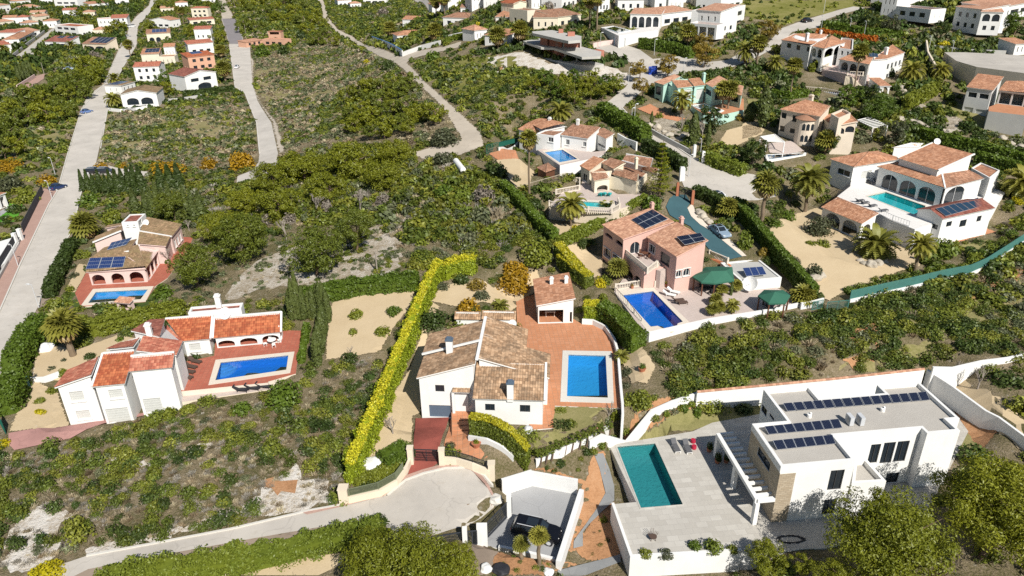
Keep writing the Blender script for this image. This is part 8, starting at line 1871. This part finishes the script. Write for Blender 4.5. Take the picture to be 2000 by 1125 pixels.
wall('white wall of the two arched villa along the street', Z1(800,812,885,822,1080,800), 1.0,0.3, WHITE, group=G_); panel_gate('dark railing in front of the two arched villa', Z1(905,828)[0], Z1(1075,795)[0], 1.2, DG, 0.3, name='fence', cat='fence')
wall('pale wall in front of the gabled villa hedge', Z1(1235,745,1340,735,1480,712), 1.0,0.3, GREYW, group=G_); wall('grey brown street wall at the upper left', Z1(75,440,190,345,330,240), 1.6,0.3, GREYW, group=G_); wall('brown wall behind the short row of thin cypresses', Z1(130,655,260,572), 1.6,0.3, PALEPINK, group=G_)
railing('thin dark fence between pool terrace and hedge, right of the red terrace', Y3(1395,250,1470,330,1560,450), None, 1.1, DARK, 0.5, group='iron railings')
railing('white wire fence at the end of the white deck', Z8(884,525,968,566,1075,605), ZG, 0.9, METAL, 0.5, group='iron railings'); railing('dark railing down the ramp left of the white deck', Z8(614,408,718,325), ZG, 0.9, DARK, 0.3, group='iron railings')
# ------------------------------------------------------------------ street lamps and poles
def lamp_proto():
 e = empty('street_lamp', (0,0,0), 'x', 'street lamp', 'street lamps'); ORG[e] = Vector((0,0,0)); b = MB(); b.tube([(0,0,-0.3), (0,0,1.0), (0,0,4.2)], [0.075,0.06,0.045], 8); b.bar((0,0,4.18), (0.35,0,4.24), 0.05); b.build('pole', METAL, e)
 b = MB(); b.tube([(0.15,0,4.25), (0.45,0,4.28), (0.8,0,4.27)], [0.05,0.12,0.07], 8); h_ = b.build('lamp_head', METAL, e); b = MB(); b.box((0.5,0,4.14), 0.4,0.14,0.03); b.build('lens', TRIM, h_); return e
lp = lamp_proto()
LP = [('nearest street lamp on the left street, above the green hedge', (77,603), math.pi), ('second street lamp on the left street, on the pink pavement', (36,521), math.pi*0.9), ('third street lamp on the left street, by the end of the fence', (102,389), math.pi*0.9), ('farthest street lamp on the left street, beside the mimosa', (108,341), math.pi*0.9), ('street lamp at the road end beside the tall hedge', Z7(1388,442)[0], 0.4), ('street lamp on the road above the white villas', Z3(1083,905)[0], 0.4), ('short street lamp beside the road wall', Z3(1060,936)[0], 0.4), ('street lamp by the amber tree at the junction', Z3(1040,622)[0], 0.3), ('street lamp in front of the dark clipped hedge', Z3(1228,405)[0], 0.3), ('street lamp by the tree shadow on the road', Z3(1440,552)[0], 0.3), ('street lamp beside the upper forecourt', Z3(835,352)[0], 0.3), ('street lamp at the end of the long retaining wall', Z4(1236,350)[0], 1.8), ('street lamp on the raised road terrace', Z4(1386,382)[0], 1.8), ('street lamp behind the green hedge bank, left', Z4(710,222)[0], 1.8), ('street lamp behind the green hedge bank, right', Z4(808,243)[0], 1.8), ('street lamp beside the meadow at the top', Z4(540,85)[0], 1.8), ('street lamp at the upper road curve', Z4(522,205)[0], 1.8), ('street lamp at the road bend gate', Z7(1465,330)[0], 1.8)]
for i, (lab, q, yaw) in enumerate(LP):
 o = lp if i == 0 else copy_tree(lp); o.location = G(q); o.rotation_euler = (0,0, yaw); o['label'] = lab
for lab, q, hh in (('wooden utility pole beside the concrete road', Z2(117,272)[0], 7), ('utility pole on the upper green slope', Z2(35,75)[0], 7), ('pale utility pole by the left grove', Z1(325,545)[0], 5), ('thin pole at the edge of the limestone clearing', (737,533), 3.5)):
 g = G(q); b = MB(); b.tube([(g.x, g.y, g.z-0.3), (g.x, g.y, g.z+hh)], [0.13,0.09], 7); tag(b.build('utility_pole', GREYBARK), lab, 'pole', 'utility poles')
# ------------------------------------------------------------------ vehicles
CARP = {}
def paint(nm, c, rough=0.25):
 if nm not in MATS:
  t = NT(nm); t.col(c); t.rough(rough); t.b.inputs['Coat Weight'].default_value = 0.8; t.b.inputs['Coat Roughness'].default_value = 0.05; MATS[nm] = t.m
 return MATS[nm]
def car(label, center, yaw, kind, color, L=4.6, W=1.85, H=1.5, cat='car', name='parked_car', group='parked cars'):
 """body lofted through cross-sections; glass, wheels and lights are its parts"""
 e = empty(name, center, label, cat, group); ORG[e] = Vector((0,0,0)); e.rotation_euler = (0,0, yaw)
 hb = H*0.60; x = lambda f: (f-0.5)*L
 suv = kind == 'suv'; van = kind == 'van'
 # (position along the car from the rear, half width, sill, shoulder height, roof height, roof half width)
 if van: S = [(0.0, .90, .4, hb, hb+.02, .86), (0.02, .95, .3, hb*1.05, H*.97, .84), (0.3,1, .22, hb*1.05, H, .84), (0.6,1, .22, hb*1.05, H, .84), (0.74,1, .22, hb*1.02, H*.97, .80), (0.87, .99, .22, hb, hb*1.02, .8), (0.97, .9, .28, hb*.82, hb*.83, .7), (1.0, .8, .36, hb*.7, hb*.7, .65)]
 elif suv: S = [(0.0, .86, .45, hb*.98, hb, .80), (0.025, .95, .32, hb*1.04, hb*1.08, .80), (0.09, .99, .24, hb*1.06, H*.955, .76), (0.22,1, .22, hb*1.06, H*.99, .77), (0.45,1, .22, hb*1.04, H, .77), (0.58,1, .22, hb*1.02, H*.97, .74), (0.72,1, .22, hb, hb*1.02, .78), (0.86, .98, .24, hb*.95, hb*.96, .74), (0.965, .92, .28, hb*.82, hb*.84, .66), (1.0, .78, .38, hb*.66, hb*.66, .6)]
 else: S = [(0.0, .84, .42, hb*.9, hb*.92, .72), (0.03, .93, .30, hb*1.02, hb*1.03, .74), (0.14, .99, .22, hb*1.05, hb*1.07, .74), (0.27,1, .2, hb*1.04, H*.96, .70), (0.40,1, .2, hb*1.02, H, .71), (0.53,1, .2, hb, H*.98, .70), (0.70,1, .2, hb*.98, hb*1.0, .76), (0.85, .97, .22, hb*.88, hb*.89, .72), (0.96, .90, .27, hb*.74, hb*.76, .62), (1.0, .76, .36, hb*.62, hb*.62, .55)]
 b = MB(); g = MB(); rings = []; hw = W/2
 for f, w_, zb, zs, zr, rw in S: rings.append([Vector((x(f), s*a*hw, z)) for s, a, z in ((-1, w_*.86, zb), (-1, w_, zb+(zs-zb)*.45), (-1, w_*.955, zs), (-1, rw, zr), (1, rw, zr), (1, w_*.955, zs), (1, w_, zb+(zs-zb)*.45), (1, w_*.86, zb))])
 for i in range(len(rings)-1):
  A, B_ = rings[i], rings[i+1]; s0, s1 = S[i], S[i+1]
  tall0, tall1 = s0[4]-s0[3] > 0.18, s1[4]-s1[3] > 0.18
  for k in range(8):
   l = (k+1) % 8; q = [A[k], B_[k], B_[l], A[l]]
   glass = (k in (2,4) and (tall0 or tall1)) or (k == 3 and tall0 != tall1)
   b.face(q, 0)
   if glass:
    c = sum(q, Vector((0,0,0)))/4; n = (q[1]-q[0]).cross(q[2]-q[0]); n.normalize(); n = n if n.dot(c-Vector((c.x, 0, H*.4))) > 0 else -n
    g.face([c+(p-c)*0.86+n*0.012 for p in q], 0)
 b.face(rings[0][::-1]); b.face(rings[-1]); bo = b.build('body', color, e, smooth=False)
 md = bo.modifiers.new('round', 'BEVEL'); md.width = 0.05; md.segments = 2; md.limit_method = 'ANGLE'; md.angle_limit = R(25)
 g.build('windows', GLASS, e); rw = 0.36 if suv or van else 0.32
 for fx in (0.19,0.80):
  for s in (-1,1):
   y = s*(hw-0.11); t = MB(); t.tube([(x(fx), y-0.12, rw), (x(fx), y+0.12, rw)], rw, 16); ty = t.build('wheel', DARK, e)
   t = MB(); t.tube([(x(fx), y+s*0.121, rw), (x(fx), y+s*0.135, rw)], rw*0.62,12); t.build('rim', METAL, ty)
   t = MB(); t.tube([(x(fx), s*(hw*.93), rw), (x(fx), s*(hw*1.004), rw)], rw*1.16,16); t.build('wheel_arch', DARK, e)
 for s in (-1,1):
  t = MB(); t.box((x(0.962), s*hw*.62, hb*.66), 0.12,0.32,0.13, s*0.5); t.build('headlight', TRIM, e)
  t = MB(); t.box((x(0.022), s*hw*.74, hb*.82), 0.12,0.26,0.2); t.build('tail_light', plain('tail_light_red', (0.35,0.01,0.01), 0.3), e)
  t = MB(); t.box((x(0.64), s*hw*1.06, hb*1.02), 0.14,0.2,0.13); t.build('mirror', color, e)
  if suv: t = MB(); t.bar((x(0.14), s*hw*.72, H+.03), (x(0.56), s*hw*.72, H+.03), 0.05); t.build('roof_rail', METAL, e)
 t = MB(); t.box((x(0.002), 0,0.55), 0.03,0.5,0.11); t.build('number_plate', TRIM, e)
 if van is False: t = MB(); t.box((x(0.42), 0, H-.005), 1.1 if suv else 0.9, W*.5,0.014); t.build('glass_roof', GLASS, e)
 return e
def car_at(label, near_rear, near_front, kind, color, z=None, **k):
 a, c = (P(near_rear, z), P(near_front, z)) if z is not None else (G(near_rear), G(near_front)); d = (c-a).xy.normalized(); n = Vector((-d.y, d.x))
 W = k.get('W', 1.85); m = (a+c)/2; q = m.xy+n*(W/2-0.1); return car(label, (q.x, q.y, (a.z+c.z)/2+0.01), math.atan2(d.y, d.x), kind, color, **k)
car_at('black estate style off-road car parked in the white walled bay', Y8(533,888)[0], Y8(727,932)[0], 'suv', paint('black_paint', (0.006,0.006,0.008)), z=-0.6, L=4.85, W=1.95, H=1.72)
car_at('silver blue saloon with black roof beside the teal drive', Y4(868,262)[0], Y4(925,312)[0], 'sedan', paint('silver_blue_paint', (0.26,0.34,0.42)), L=4.7, H=1.42)
car_at('white car parked at the road end behind the dark hedge', Z7(1535,590)[0], Z7(1610,622)[0], 'sedan', paint('white_paint', (0.7,0.7,0.7)), L=4.4)
g = G(Z1(638,828)[0]); car('blue and white small car driving up the left street', g, 1.15, 'sedan', paint('blue_paint', (0.12,0.2,0.42)), L=4.0, W=1.8, H=1.5)
g = G(Z1(1738,500)[0]); car('white car on the concrete road', g, 1.65, 'sedan', paint('white_paint', (0.7,0.7,0.7)), L=4.4, W=1.8)
g = G(Z1(968,202)[0]); car('white van high up the left street', g, 1.1, 'van', paint('white_paint', (0.7,0.7,0.7)), L=5.2, W=2.0, H=2.2, cat='van', name='parked_van')
g = G(Z1(935,272)[0]); car('pale car parked at the bend of the left street', g, 1.2, 'sedan', paint('pale_grey_paint', (0.5,0.5,0.5)), L=4.2)
g = G(Z1(508,512)[0]); car('light blue car half hidden in the grove', g, 0.1, 'sedan', paint('pale_blue_paint', (0.45,0.55,0.65)), L=4.3)
for lab, q, c in (('dark car under the small mimosa, left', Z5(655,205)[0], (0.02,0.02,0.025)), ('dark car under the small mimosa, right', Z5(728,205)[0], (0.03,0.03,0.035))): car(lab, G(q), 0.1, 'suv', paint('dark_paint_%d' % int(c[0]*100), c), L=4.3)
g = G(Z5(402,315)[0]); car('dark blue car at the end of the pink pavement', g, 1.2, 'sedan', paint('navy_paint', (0.02,0.04,0.12)), L=4.0)
g = G(Z4(430,148)[0]); car('dark car on the upper road', g, 0.5, 'sedan', paint('dark_paint_2', (0.02,0.02,0.025)), L=4.3)
# ------------------------------------------------------------------ gazebos, furniture, small things
def gazebo(label, ring, apex, z, he, hr, n_posts=None):
 q = [P(p, z+he) for p in ring]; ap = [P(p, z+hr) for p in apex]; c = sum(q, Vector((0,0,0)))/len(q); e = empty('gazebo', (c.x, c.y, z), label, 'gazebo', 'green roofed gazebos'); b = MB(); n = len(q)
 near = [min(range(len(ap)), key=lambda k: (ap[k]-p).length) for p in q]
 for i in range(n):
  j = (i+1) % n; A0, A1 = ap[near[i]], ap[near[j]]
  b.face([q[i], q[j], A1] if near[i] == near[j] else [q[i], q[j], A1, A0]); lo = Vector((0,0,0.22)); b.face([q[i]-lo, q[j]-lo, q[j], q[i]])
 b.build('roof', CANVAS, e)
 for i in range(n):
  p = q[i].lerp(c, 0.1); b = MB(); b.bar((p.x, p.y, z-0.1), (p.x, p.y, z+he-0.05), 0.16); b.build('post', WOOD, e)
 b = MB()
 for i in range(n): p, r_ = q[i].lerp(c, 0.1), q[(i+1) % n].lerp(c, 0.1); b.bar((p.x, p.y, z+he-0.2), (r_.x, r_.y, z+he-0.2), 0.12)
 b.build('beams', WOOD, e); return e
gazebo('large green gazebo with a long eight sided roof beside the outbuilding', Y4(735,582,800,622,895,630,1032,610,1020,515,920,510,828,515), Y4(870,545,975,540), ZP, 2.3,3.4)
gazebo('smaller green six sided gazebo near the front wall', Y4(1200,718,1278,772,1398,770,1432,716,1382,678,1245,676), Y4(1322,690), ZP, 2.2,3.1)
def table_set(label, p, z, mat=DARK, group='garden tables with chairs', r=0.6, nch=4):
 g = P(p, z); e = empty('table_set', g, label, 'table and chairs', group); ORG[e] = Vector((0,0,0)); b = MB(); b.tube([(0,0,0.70), (0,0,0.75)], r, 14); b.tube([(0,0,0), (0,0,0.7)], 0.05,6); b.build('table', mat, e)
 for k in range(nch):
  a = k*6.283/nch+0.5; c = Vector((math.cos(a), math.sin(a), 0))*(r+0.35); b = MB(); b.box((c.x, c.y, 0.40), 0.45,0.45,0.06, a); o = Vector((math.cos(a), math.sin(a), 0))*0.22; s = Vector((-math.sin(a), math.cos(a), 0))*0.2
  b.face([c+o-s+Vector((0,0,0.45)), c+o+s+Vector((0,0,0.45)), c+o*1.3+s+Vector((0,0,0.9)), c+o*1.3-s+Vector((0,0,0.9))])
  for sx in (-1,1):
   for sy in (-1,1): d = o*sx*0.8+s*sy; b.bar((c.x+d.x, c.y+d.y, 0), (c.x+d.x, c.y+d.y, 0.42), 0.04)
  b.build('chair', mat, e)
 return e
table_set('dark table and chairs in the shade of the large green gazebo', Y4(830,690)[0], ZP); table_set('dark table and chairs under the smaller gazebo', Y4(1300,800)[0], ZP); table_set('white dining set inside the right arch of the orange roofed villa', Y2(640,465)[0], ZL, TRIM, None); table_set('dark wicker seats inside the arches of the lichen roofed villa', Z5(880,930)[0], ZR, WOOD, None); table_set('brown chairs round a table on the raised pink terrace', Y4(395,445)[0], ZP+3.0, WOOD, None, 0.5)
def lounger_proto(fr, cush, nm):
 e = empty('sun_lounger', (0,0,0), 'x', 'sun lounger', nm); ORG[e] = Vector((0,0,0)); b = MB(); b.box((0.25,0,0.26), 1.35,0.62,0.05)
 for sx in (-0.35,0.85):
  for sy in (-0.27,0.27): b.box((sx, sy, 0), 0.06,0.06,0.27)
 b.build('frame', fr, e); b = MB(); b.box((0.25,0,0.31), 1.3,0.58,0.06); a = Vector((-0.38,0,0.34)); c = Vector((-0.95,0,0.72))
 b.face([a+Vector((0,-0.29,0)), a+Vector((0,0.29,0)), c+Vector((0,0.29,0)), c+Vector((0,-0.29,0))]); b.face([p+Vector((0.02,0,0.07)) for p in (a+Vector((0,-0.29,0)), a+Vector((0,0.29,0)), c+Vector((0,0.29,0)), c+Vector((0,-0.29,0)))]); b.build('cushion', cush, e); return e
def loungers(proto, places, z, yaw, label, group):
 for i, q in enumerate(places):
  o = proto if i == 0 else copy_tree(proto); o.location = P(q, z+0.01); o.rotation_euler = (0,0, yaw+random.uniform(-0.08,0.08)); o['label'] = label; o['group'] = group
BRN = plain('brown_rattan', (0.10,0.065,0.05), 0.8); GRYC = plain('grey_sling', (0.12,0.12,0.125), 0.8)
loungers(lounger_proto(BRN, BRN, 'a'), Y2(112,592,80,628,65,662,52,698), ZL, -0.35, 'brown lounger in the row of four beside the deep blue pool', 'four brown loungers by the deep blue pool')
loungers(lounger_proto(DARK, DARK, 'a'), Y2(425,788,505,776,580,765), ZL-0.7,-0.1, 'dark lounger on the lower strip under the red pool terrace', 'dark loungers on the lower strip')
loungers(lounger_proto(TRIM, TRIM, 'a'), Y4(570,720,600,700), ZP, -0.5, 'white lounger at the head of the row by the rounded pool', 'white loungers at the rounded pool'); loungers(lounger_proto(BRN, BRN, 'a'), Y4(630,760,655,778), ZP, 0.15, 'brown lounger in the row by the rounded pool', 'brown loungers at the rounded pool')
loungers(lounger_proto(GRYC, GRYC, 'a'), Z8(755,445,785,458,835,478,905,508), ZG, 0.3, 'grey lounger along the edge of the white deck', 'grey loungers on the white deck'); loungers(lounger_proto(GRYC, GRYC, 'a'), Z8(825,325,875,325), ZG, -1.0, 'grey reclining chair before the glazed arches', 'grey chairs before the glazed arches')
loungers(lounger_proto(TRIM, GRYC, 'a'), Y5(392,548,445,552), ZV, -1.45, 'white framed lounger with grey sling beside the infinity pool', 'loungers by the infinity pool'); loungers(lounger_proto(plain('turquoise_fabric', (0.03,0.42,0.42), 0.8), plain('turquoise_fabric', (0.03,0.42,0.42), 0.8), 'a'), Z7(782,572,808,570,842,572), ZF, 1.2, 'turquoise deck chair under the arch of the cream villa', 'turquoise deck chairs')
def pot(label, p, z, plant='green', r=0.28, hp=0.5, rp=0.35, hh=1.2, mat=None):
 g = P(p, z) if z is not None else G(p); e = empty('plant_pot', g, label, 'potted plant', 'plant pots'); ORG[e] = Vector((0,0,0)); b = MB(); b.tube([(0,0,0), (0,0, hp*0.9), (0,0, hp)], [r*0.75, r, r*1.08], 12); b.build('pot', mat or POT, e)
 o = bpy.data.objects.new('plant', bush_mesh(SH[plant], 2)); COL.objects.link(o); o.parent = e; o.location = (0,0, hp-0.05); o.scale = (rp, rp, rp*hh*1.2); return e
for lab, q, z_, pl, r_, rp in (('dark potted shrub by the pergola post of the modern villa, left', Y5(545,560)[0], ZV, 'dark', 0.3,0.5), ('dark potted shrub by the middle pergola post, nearest', Y5(582,612)[0], ZV, 'dark', 0.32,0.55), ('dark potted shrub under the pergola slats', Y5(622,610)[0], ZV, 'dark', 0.3,0.5), ('square planter with an upright shrub on the sand', Y3(1568,745)[0], None, 'green', 0.45,0.45), ('clipped golden potted bush left of the gazebo', Y4(638,635)[0], ZP, 'gold', 0.32,0.42), ('clipped golden potted bush by the stairs', Y4(552,655)[0], ZP, 'gold', 0.32,0.42), ('low planter with green shrub beside the orange steps', Y8(262,300)[0], None, 'lime', 0.5,0.35), ('potted plant on the tiled strip below the annex windows', Z8(1500,665)[0], None, 'green', 0.2,0.3), ('potted plant on the balustrade side of the pool', Y4(308,668)[0], ZP, 'rust', 0.24,0.25)): pot(lab, q, z_, pl, r_, 0.5, rp)
def big_dish(label, p, z, r): g = P(p, z); b = MB(); make_dish(b, g+Vector((0,0, r*1.25)), r, (-0.5,-0.6,0.45)); tag(b.build('satellite_dish', TRIM), label, 'satellite dish')
big_dish('very large white satellite dish standing beside the outbuilding', Y4(1140,695)[0], ZP, 1.1)
g0, g1 = G(Z6(1550,150)[0])+Vector((0,0,0.9)), G(Z6(1600,215)[0])+Vector((0,0,0.9)); e = empty('gas_tank', g0, 'white cylindrical gas tank lying on a slope below the dirt road', 'gas tank'); b = MB(); d = (g1-g0).normalized(); b.tube([g0-d*0.35, g0-d*0.2, g0, g1, g1+d*0.2, g1+d*0.35], [0.1,0.42,0.6,0.6,0.42,0.1], 16); b.build('tank', TRIM, e, smooth=True)
for q in (g0.lerp(g1,0.15), g0.lerp(g1,0.85)): b = MB(); b.box((q.x, q.y, q.z-1.4), 0.25,1.0,1.0); b.build('leg', CONC, e)
BL = plain('blue_plastic', (0.02,0.06,0.35), 0.4)
for lab, q in (('blue street container, left of two under the amber trees', Z3(1205,545)[0]), ('blue street container, right of two under the amber trees', Z3(1228,540)[0])):
 g = G(q); e = empty('waste_container', g, lab, 'waste container', 'blue containers'); ORG[e] = Vector((0,0,0)); b = MB(); b.box((0,0,0), 1.3,1.2,1.5); b.build('body', BL, e); b = MB(); b.tube([(-0.68,0,1.5), (0.68,0,1.5)], 0.5,10); b.build('lid', BL, e)
def boulder(label, p, r, mat, z=None, group=None, name='boulder', sq=0.7):
 g = G(p) if z is None else P(p, z); bm = bmesh.new(); bmesh.ops.create_icosphere(bm, subdivisions=3, radius=1)
 for v in bm.verts: n = noise.noise(v.co*1.3+Vector((p[0], p[1], 0))); v.co *= 1+0.35*n; v.co.z *= sq
 me = bpy.data.meshes.new(name); bm.to_mesh(me); bm.free(); me.materials.append(mat); o = bpy.data.objects.new(name, me); COL.objects.link(o); o.location = g+Vector((0,0, r*0.3)); o.scale = (r, r, r); return tag(o, label, 'rock' if name == 'boulder' else name.replace('_', ' '), group)
boulder('white boulder beside the hedge on the left sand garden', Y1(348,460)[0], 1.0, TRIM); boulder('white boulder covered box beside the golden hedge at the street', Y7(925,440)[0], 1.25, TRIM, name='water_tank', sq=0.55)
boulder('white bag of rubble on the road beside the sliding gate', Y8(385,650)[0], 0.7, PALESTONE, name='rubble_bag'); boulder('white sack on the soil at the bottom edge, left', Y8(325,1085)[0], 0.55, TRIM, name='sack'); boulder('white sack on the soil at the bottom edge, right', Y8(722,1110)[0], 0.5, TRIM, name='sack'); boulder('black tarpaulin heap between the white sacks', Y8(425,1095)[0], 0.8, DARK, name='tarpaulin', sq=0.4); boulder('grey covered barbecue at the corner of the middle villa', Y8(590,205)[0], 0.55, METAL, name='barbecue', sq=1.1)
STN = stucco('rock', (0.52,0.46,0.37), 0.3,0.4)
for grp, px in (('rocks edging the upper right garden', Z4(1050,800,1090,790,1130,810,1170,830,1210,850,1250,860,1300,870,1340,880,1110,770,1160,790,1380,890,1420,870)), ('rocks of the wall at the right edge', Z4(1700,950,1740,960,1780,970,1820,985,1860,990,1730,930,1790,940)), ('rocks beside the open garage', Z4(1060,590,1090,580,1130,570,1160,580,1080,610,1120,600)), ('rocks round the squat date palm', Z8(760,830,790,850,830,860,880,850,920,835)), ('rocks edging the pale shrub on the sand', Z8(415,965,440,955,470,945,500,930)), ('rocks beside the silver car', Y4(790,140,810,165,835,185,860,205,780,120)), ('rocks below the mint villa', Z3(1200,920,1250,940,1300,970,1340,1000,1380,930,1440,1010,1480,1000)), ('white rocks along the terrace bed', Y4(880,840,890,800,900,760))):
 for q in px: boulder('pale rock among the '+grp, q, random.uniform(0.45,0.95), STN, group=grp)
b = MB(); c0_ = P(Y5(915,958)[0], ZV+0.05); pts = [(c0_.x+math.cos(t*0.5)*(1.2+0.25*math.sin(t*1.7)), c0_.y+math.sin(t*0.5)*(0.45+0.1*math.cos(t*2.1)), ZV+0.04) for t in range(0,52)]; b.tube(pts, 0.03,5); tag(b.build('garden_hose', DARK), 'dark hose lying in loops on the patio beside the pines', 'hose')
g = P(Y5(290,960)[0], ZV); e = empty('wicker_chair', g, 'brown wicker chair with open arms on the stone patio', 'chair'); ORG[e] = Vector((0,0,0)); b = MB(); b.tube([(0,0,0.36), (0,0,0.42)], 0.36,12); b.build('seat', BRN, e); b = MB()
for k in range(9): a = 0.3+k*0.35; b.bar((math.cos(a)*0.36, math.sin(a)*0.36,0.4), (math.cos(a)*0.5, math.sin(a)*0.5,0.95 if 2 < k < 6 else 0.7), 0.03)
b.build('backrest', BRN, e)
for k in range(4): a = 0.8+k*1.571; b = MB(); b.bar((math.cos(a)*0.3, math.sin(a)*0.3,0), (math.cos(a)*0.28, math.sin(a)*0.28,0.38), 0.04); b.build('leg', BRN, e)
RED = plain('red_fabric', (0.42,0.02,0.05), 0.8)
for lab, q in (('red round cushion stool beside the grey loungers, upper', Y5(472,520)[0]), ('red round cushion stool beside the grey loungers, lower', Y5(476,548)[0])): g = P(q, ZV); b = MB(); b.tube([(g.x, g.y, ZV), (g.x, g.y, ZV+0.12), (g.x, g.y, ZV+0.42)], [0.24,0.28,0.26], 14); tag(b.build('cushion_stool', RED), lab, 'stool', 'red stools')
b = MB(); g = P(Y8(200,660)[0], T(*P(Y8(200,660)[0], 0.9).xy)); b.tube([(g.x, g.y, T(g.x, g.y)+0.105), (g.x, g.y, T(g.x, g.y)+0.125)], 0.42,18); tag(b.build('manhole_cover', GRAVEL), 'round manhole cover in the turning circle', 'manhole cover')
# steps of the middle villa: low treads from the street railing up to the porch
b = MB(); pa_, pb_ = P(Y7(1490,300)[0], 1.5), P(Y7(1480,10)[0], ZM-0.05); n = 9; d = (pb_-pa_).xy/n; w_ = Vector((d.y, -d.x)).normalized()*1.35
for i in range(n):
 a0 = pa_.xy+d*i; a1 = a0+d*(n-i if i == n-1 else 1.0); b.prism([a0-w_, a0+w_, a1+w_, a1-w_], 0.6,1.5+(ZM-1.55)*(i+1)/n)
tag(b.build('entrance_steps', TERRA), 'terracotta entrance steps rising to the porch of the middle villa', 'steps')

for px in (S0(0,609,40,518,96,400,112,375,133,300,160,213,203,165,219,128,232,99,251,51), S0(77,596,100,520,142,451,160,374), S0(197,290,211,213,224,165,240,133,256,107,269,53), S0(448,88,459,171,479,184,501,240,507,300), S0(1177,208,1186,226,1250,264,1332,322), S0(1215,212,1232,230,1290,268,1350,308,1385,322), S0(170,1088,318,1061,450,1036,603,1000,665,989), S0(757,970,793,940,827,927,870,917,904,916,945,930,962,950)):
 wall(None, px, 0.26,0.22, PALESTONE, name='kerb', cat=None, kind='structure', step=2.5)
pw = WP(Y5(108,800,192,1040,690,1012), ZV)
wall('white parapet along the front and left edge of the stone patio', None, 0.6,0.28, WHITE, ztop=ZV+0.22, world_pts=pw, group=G_)
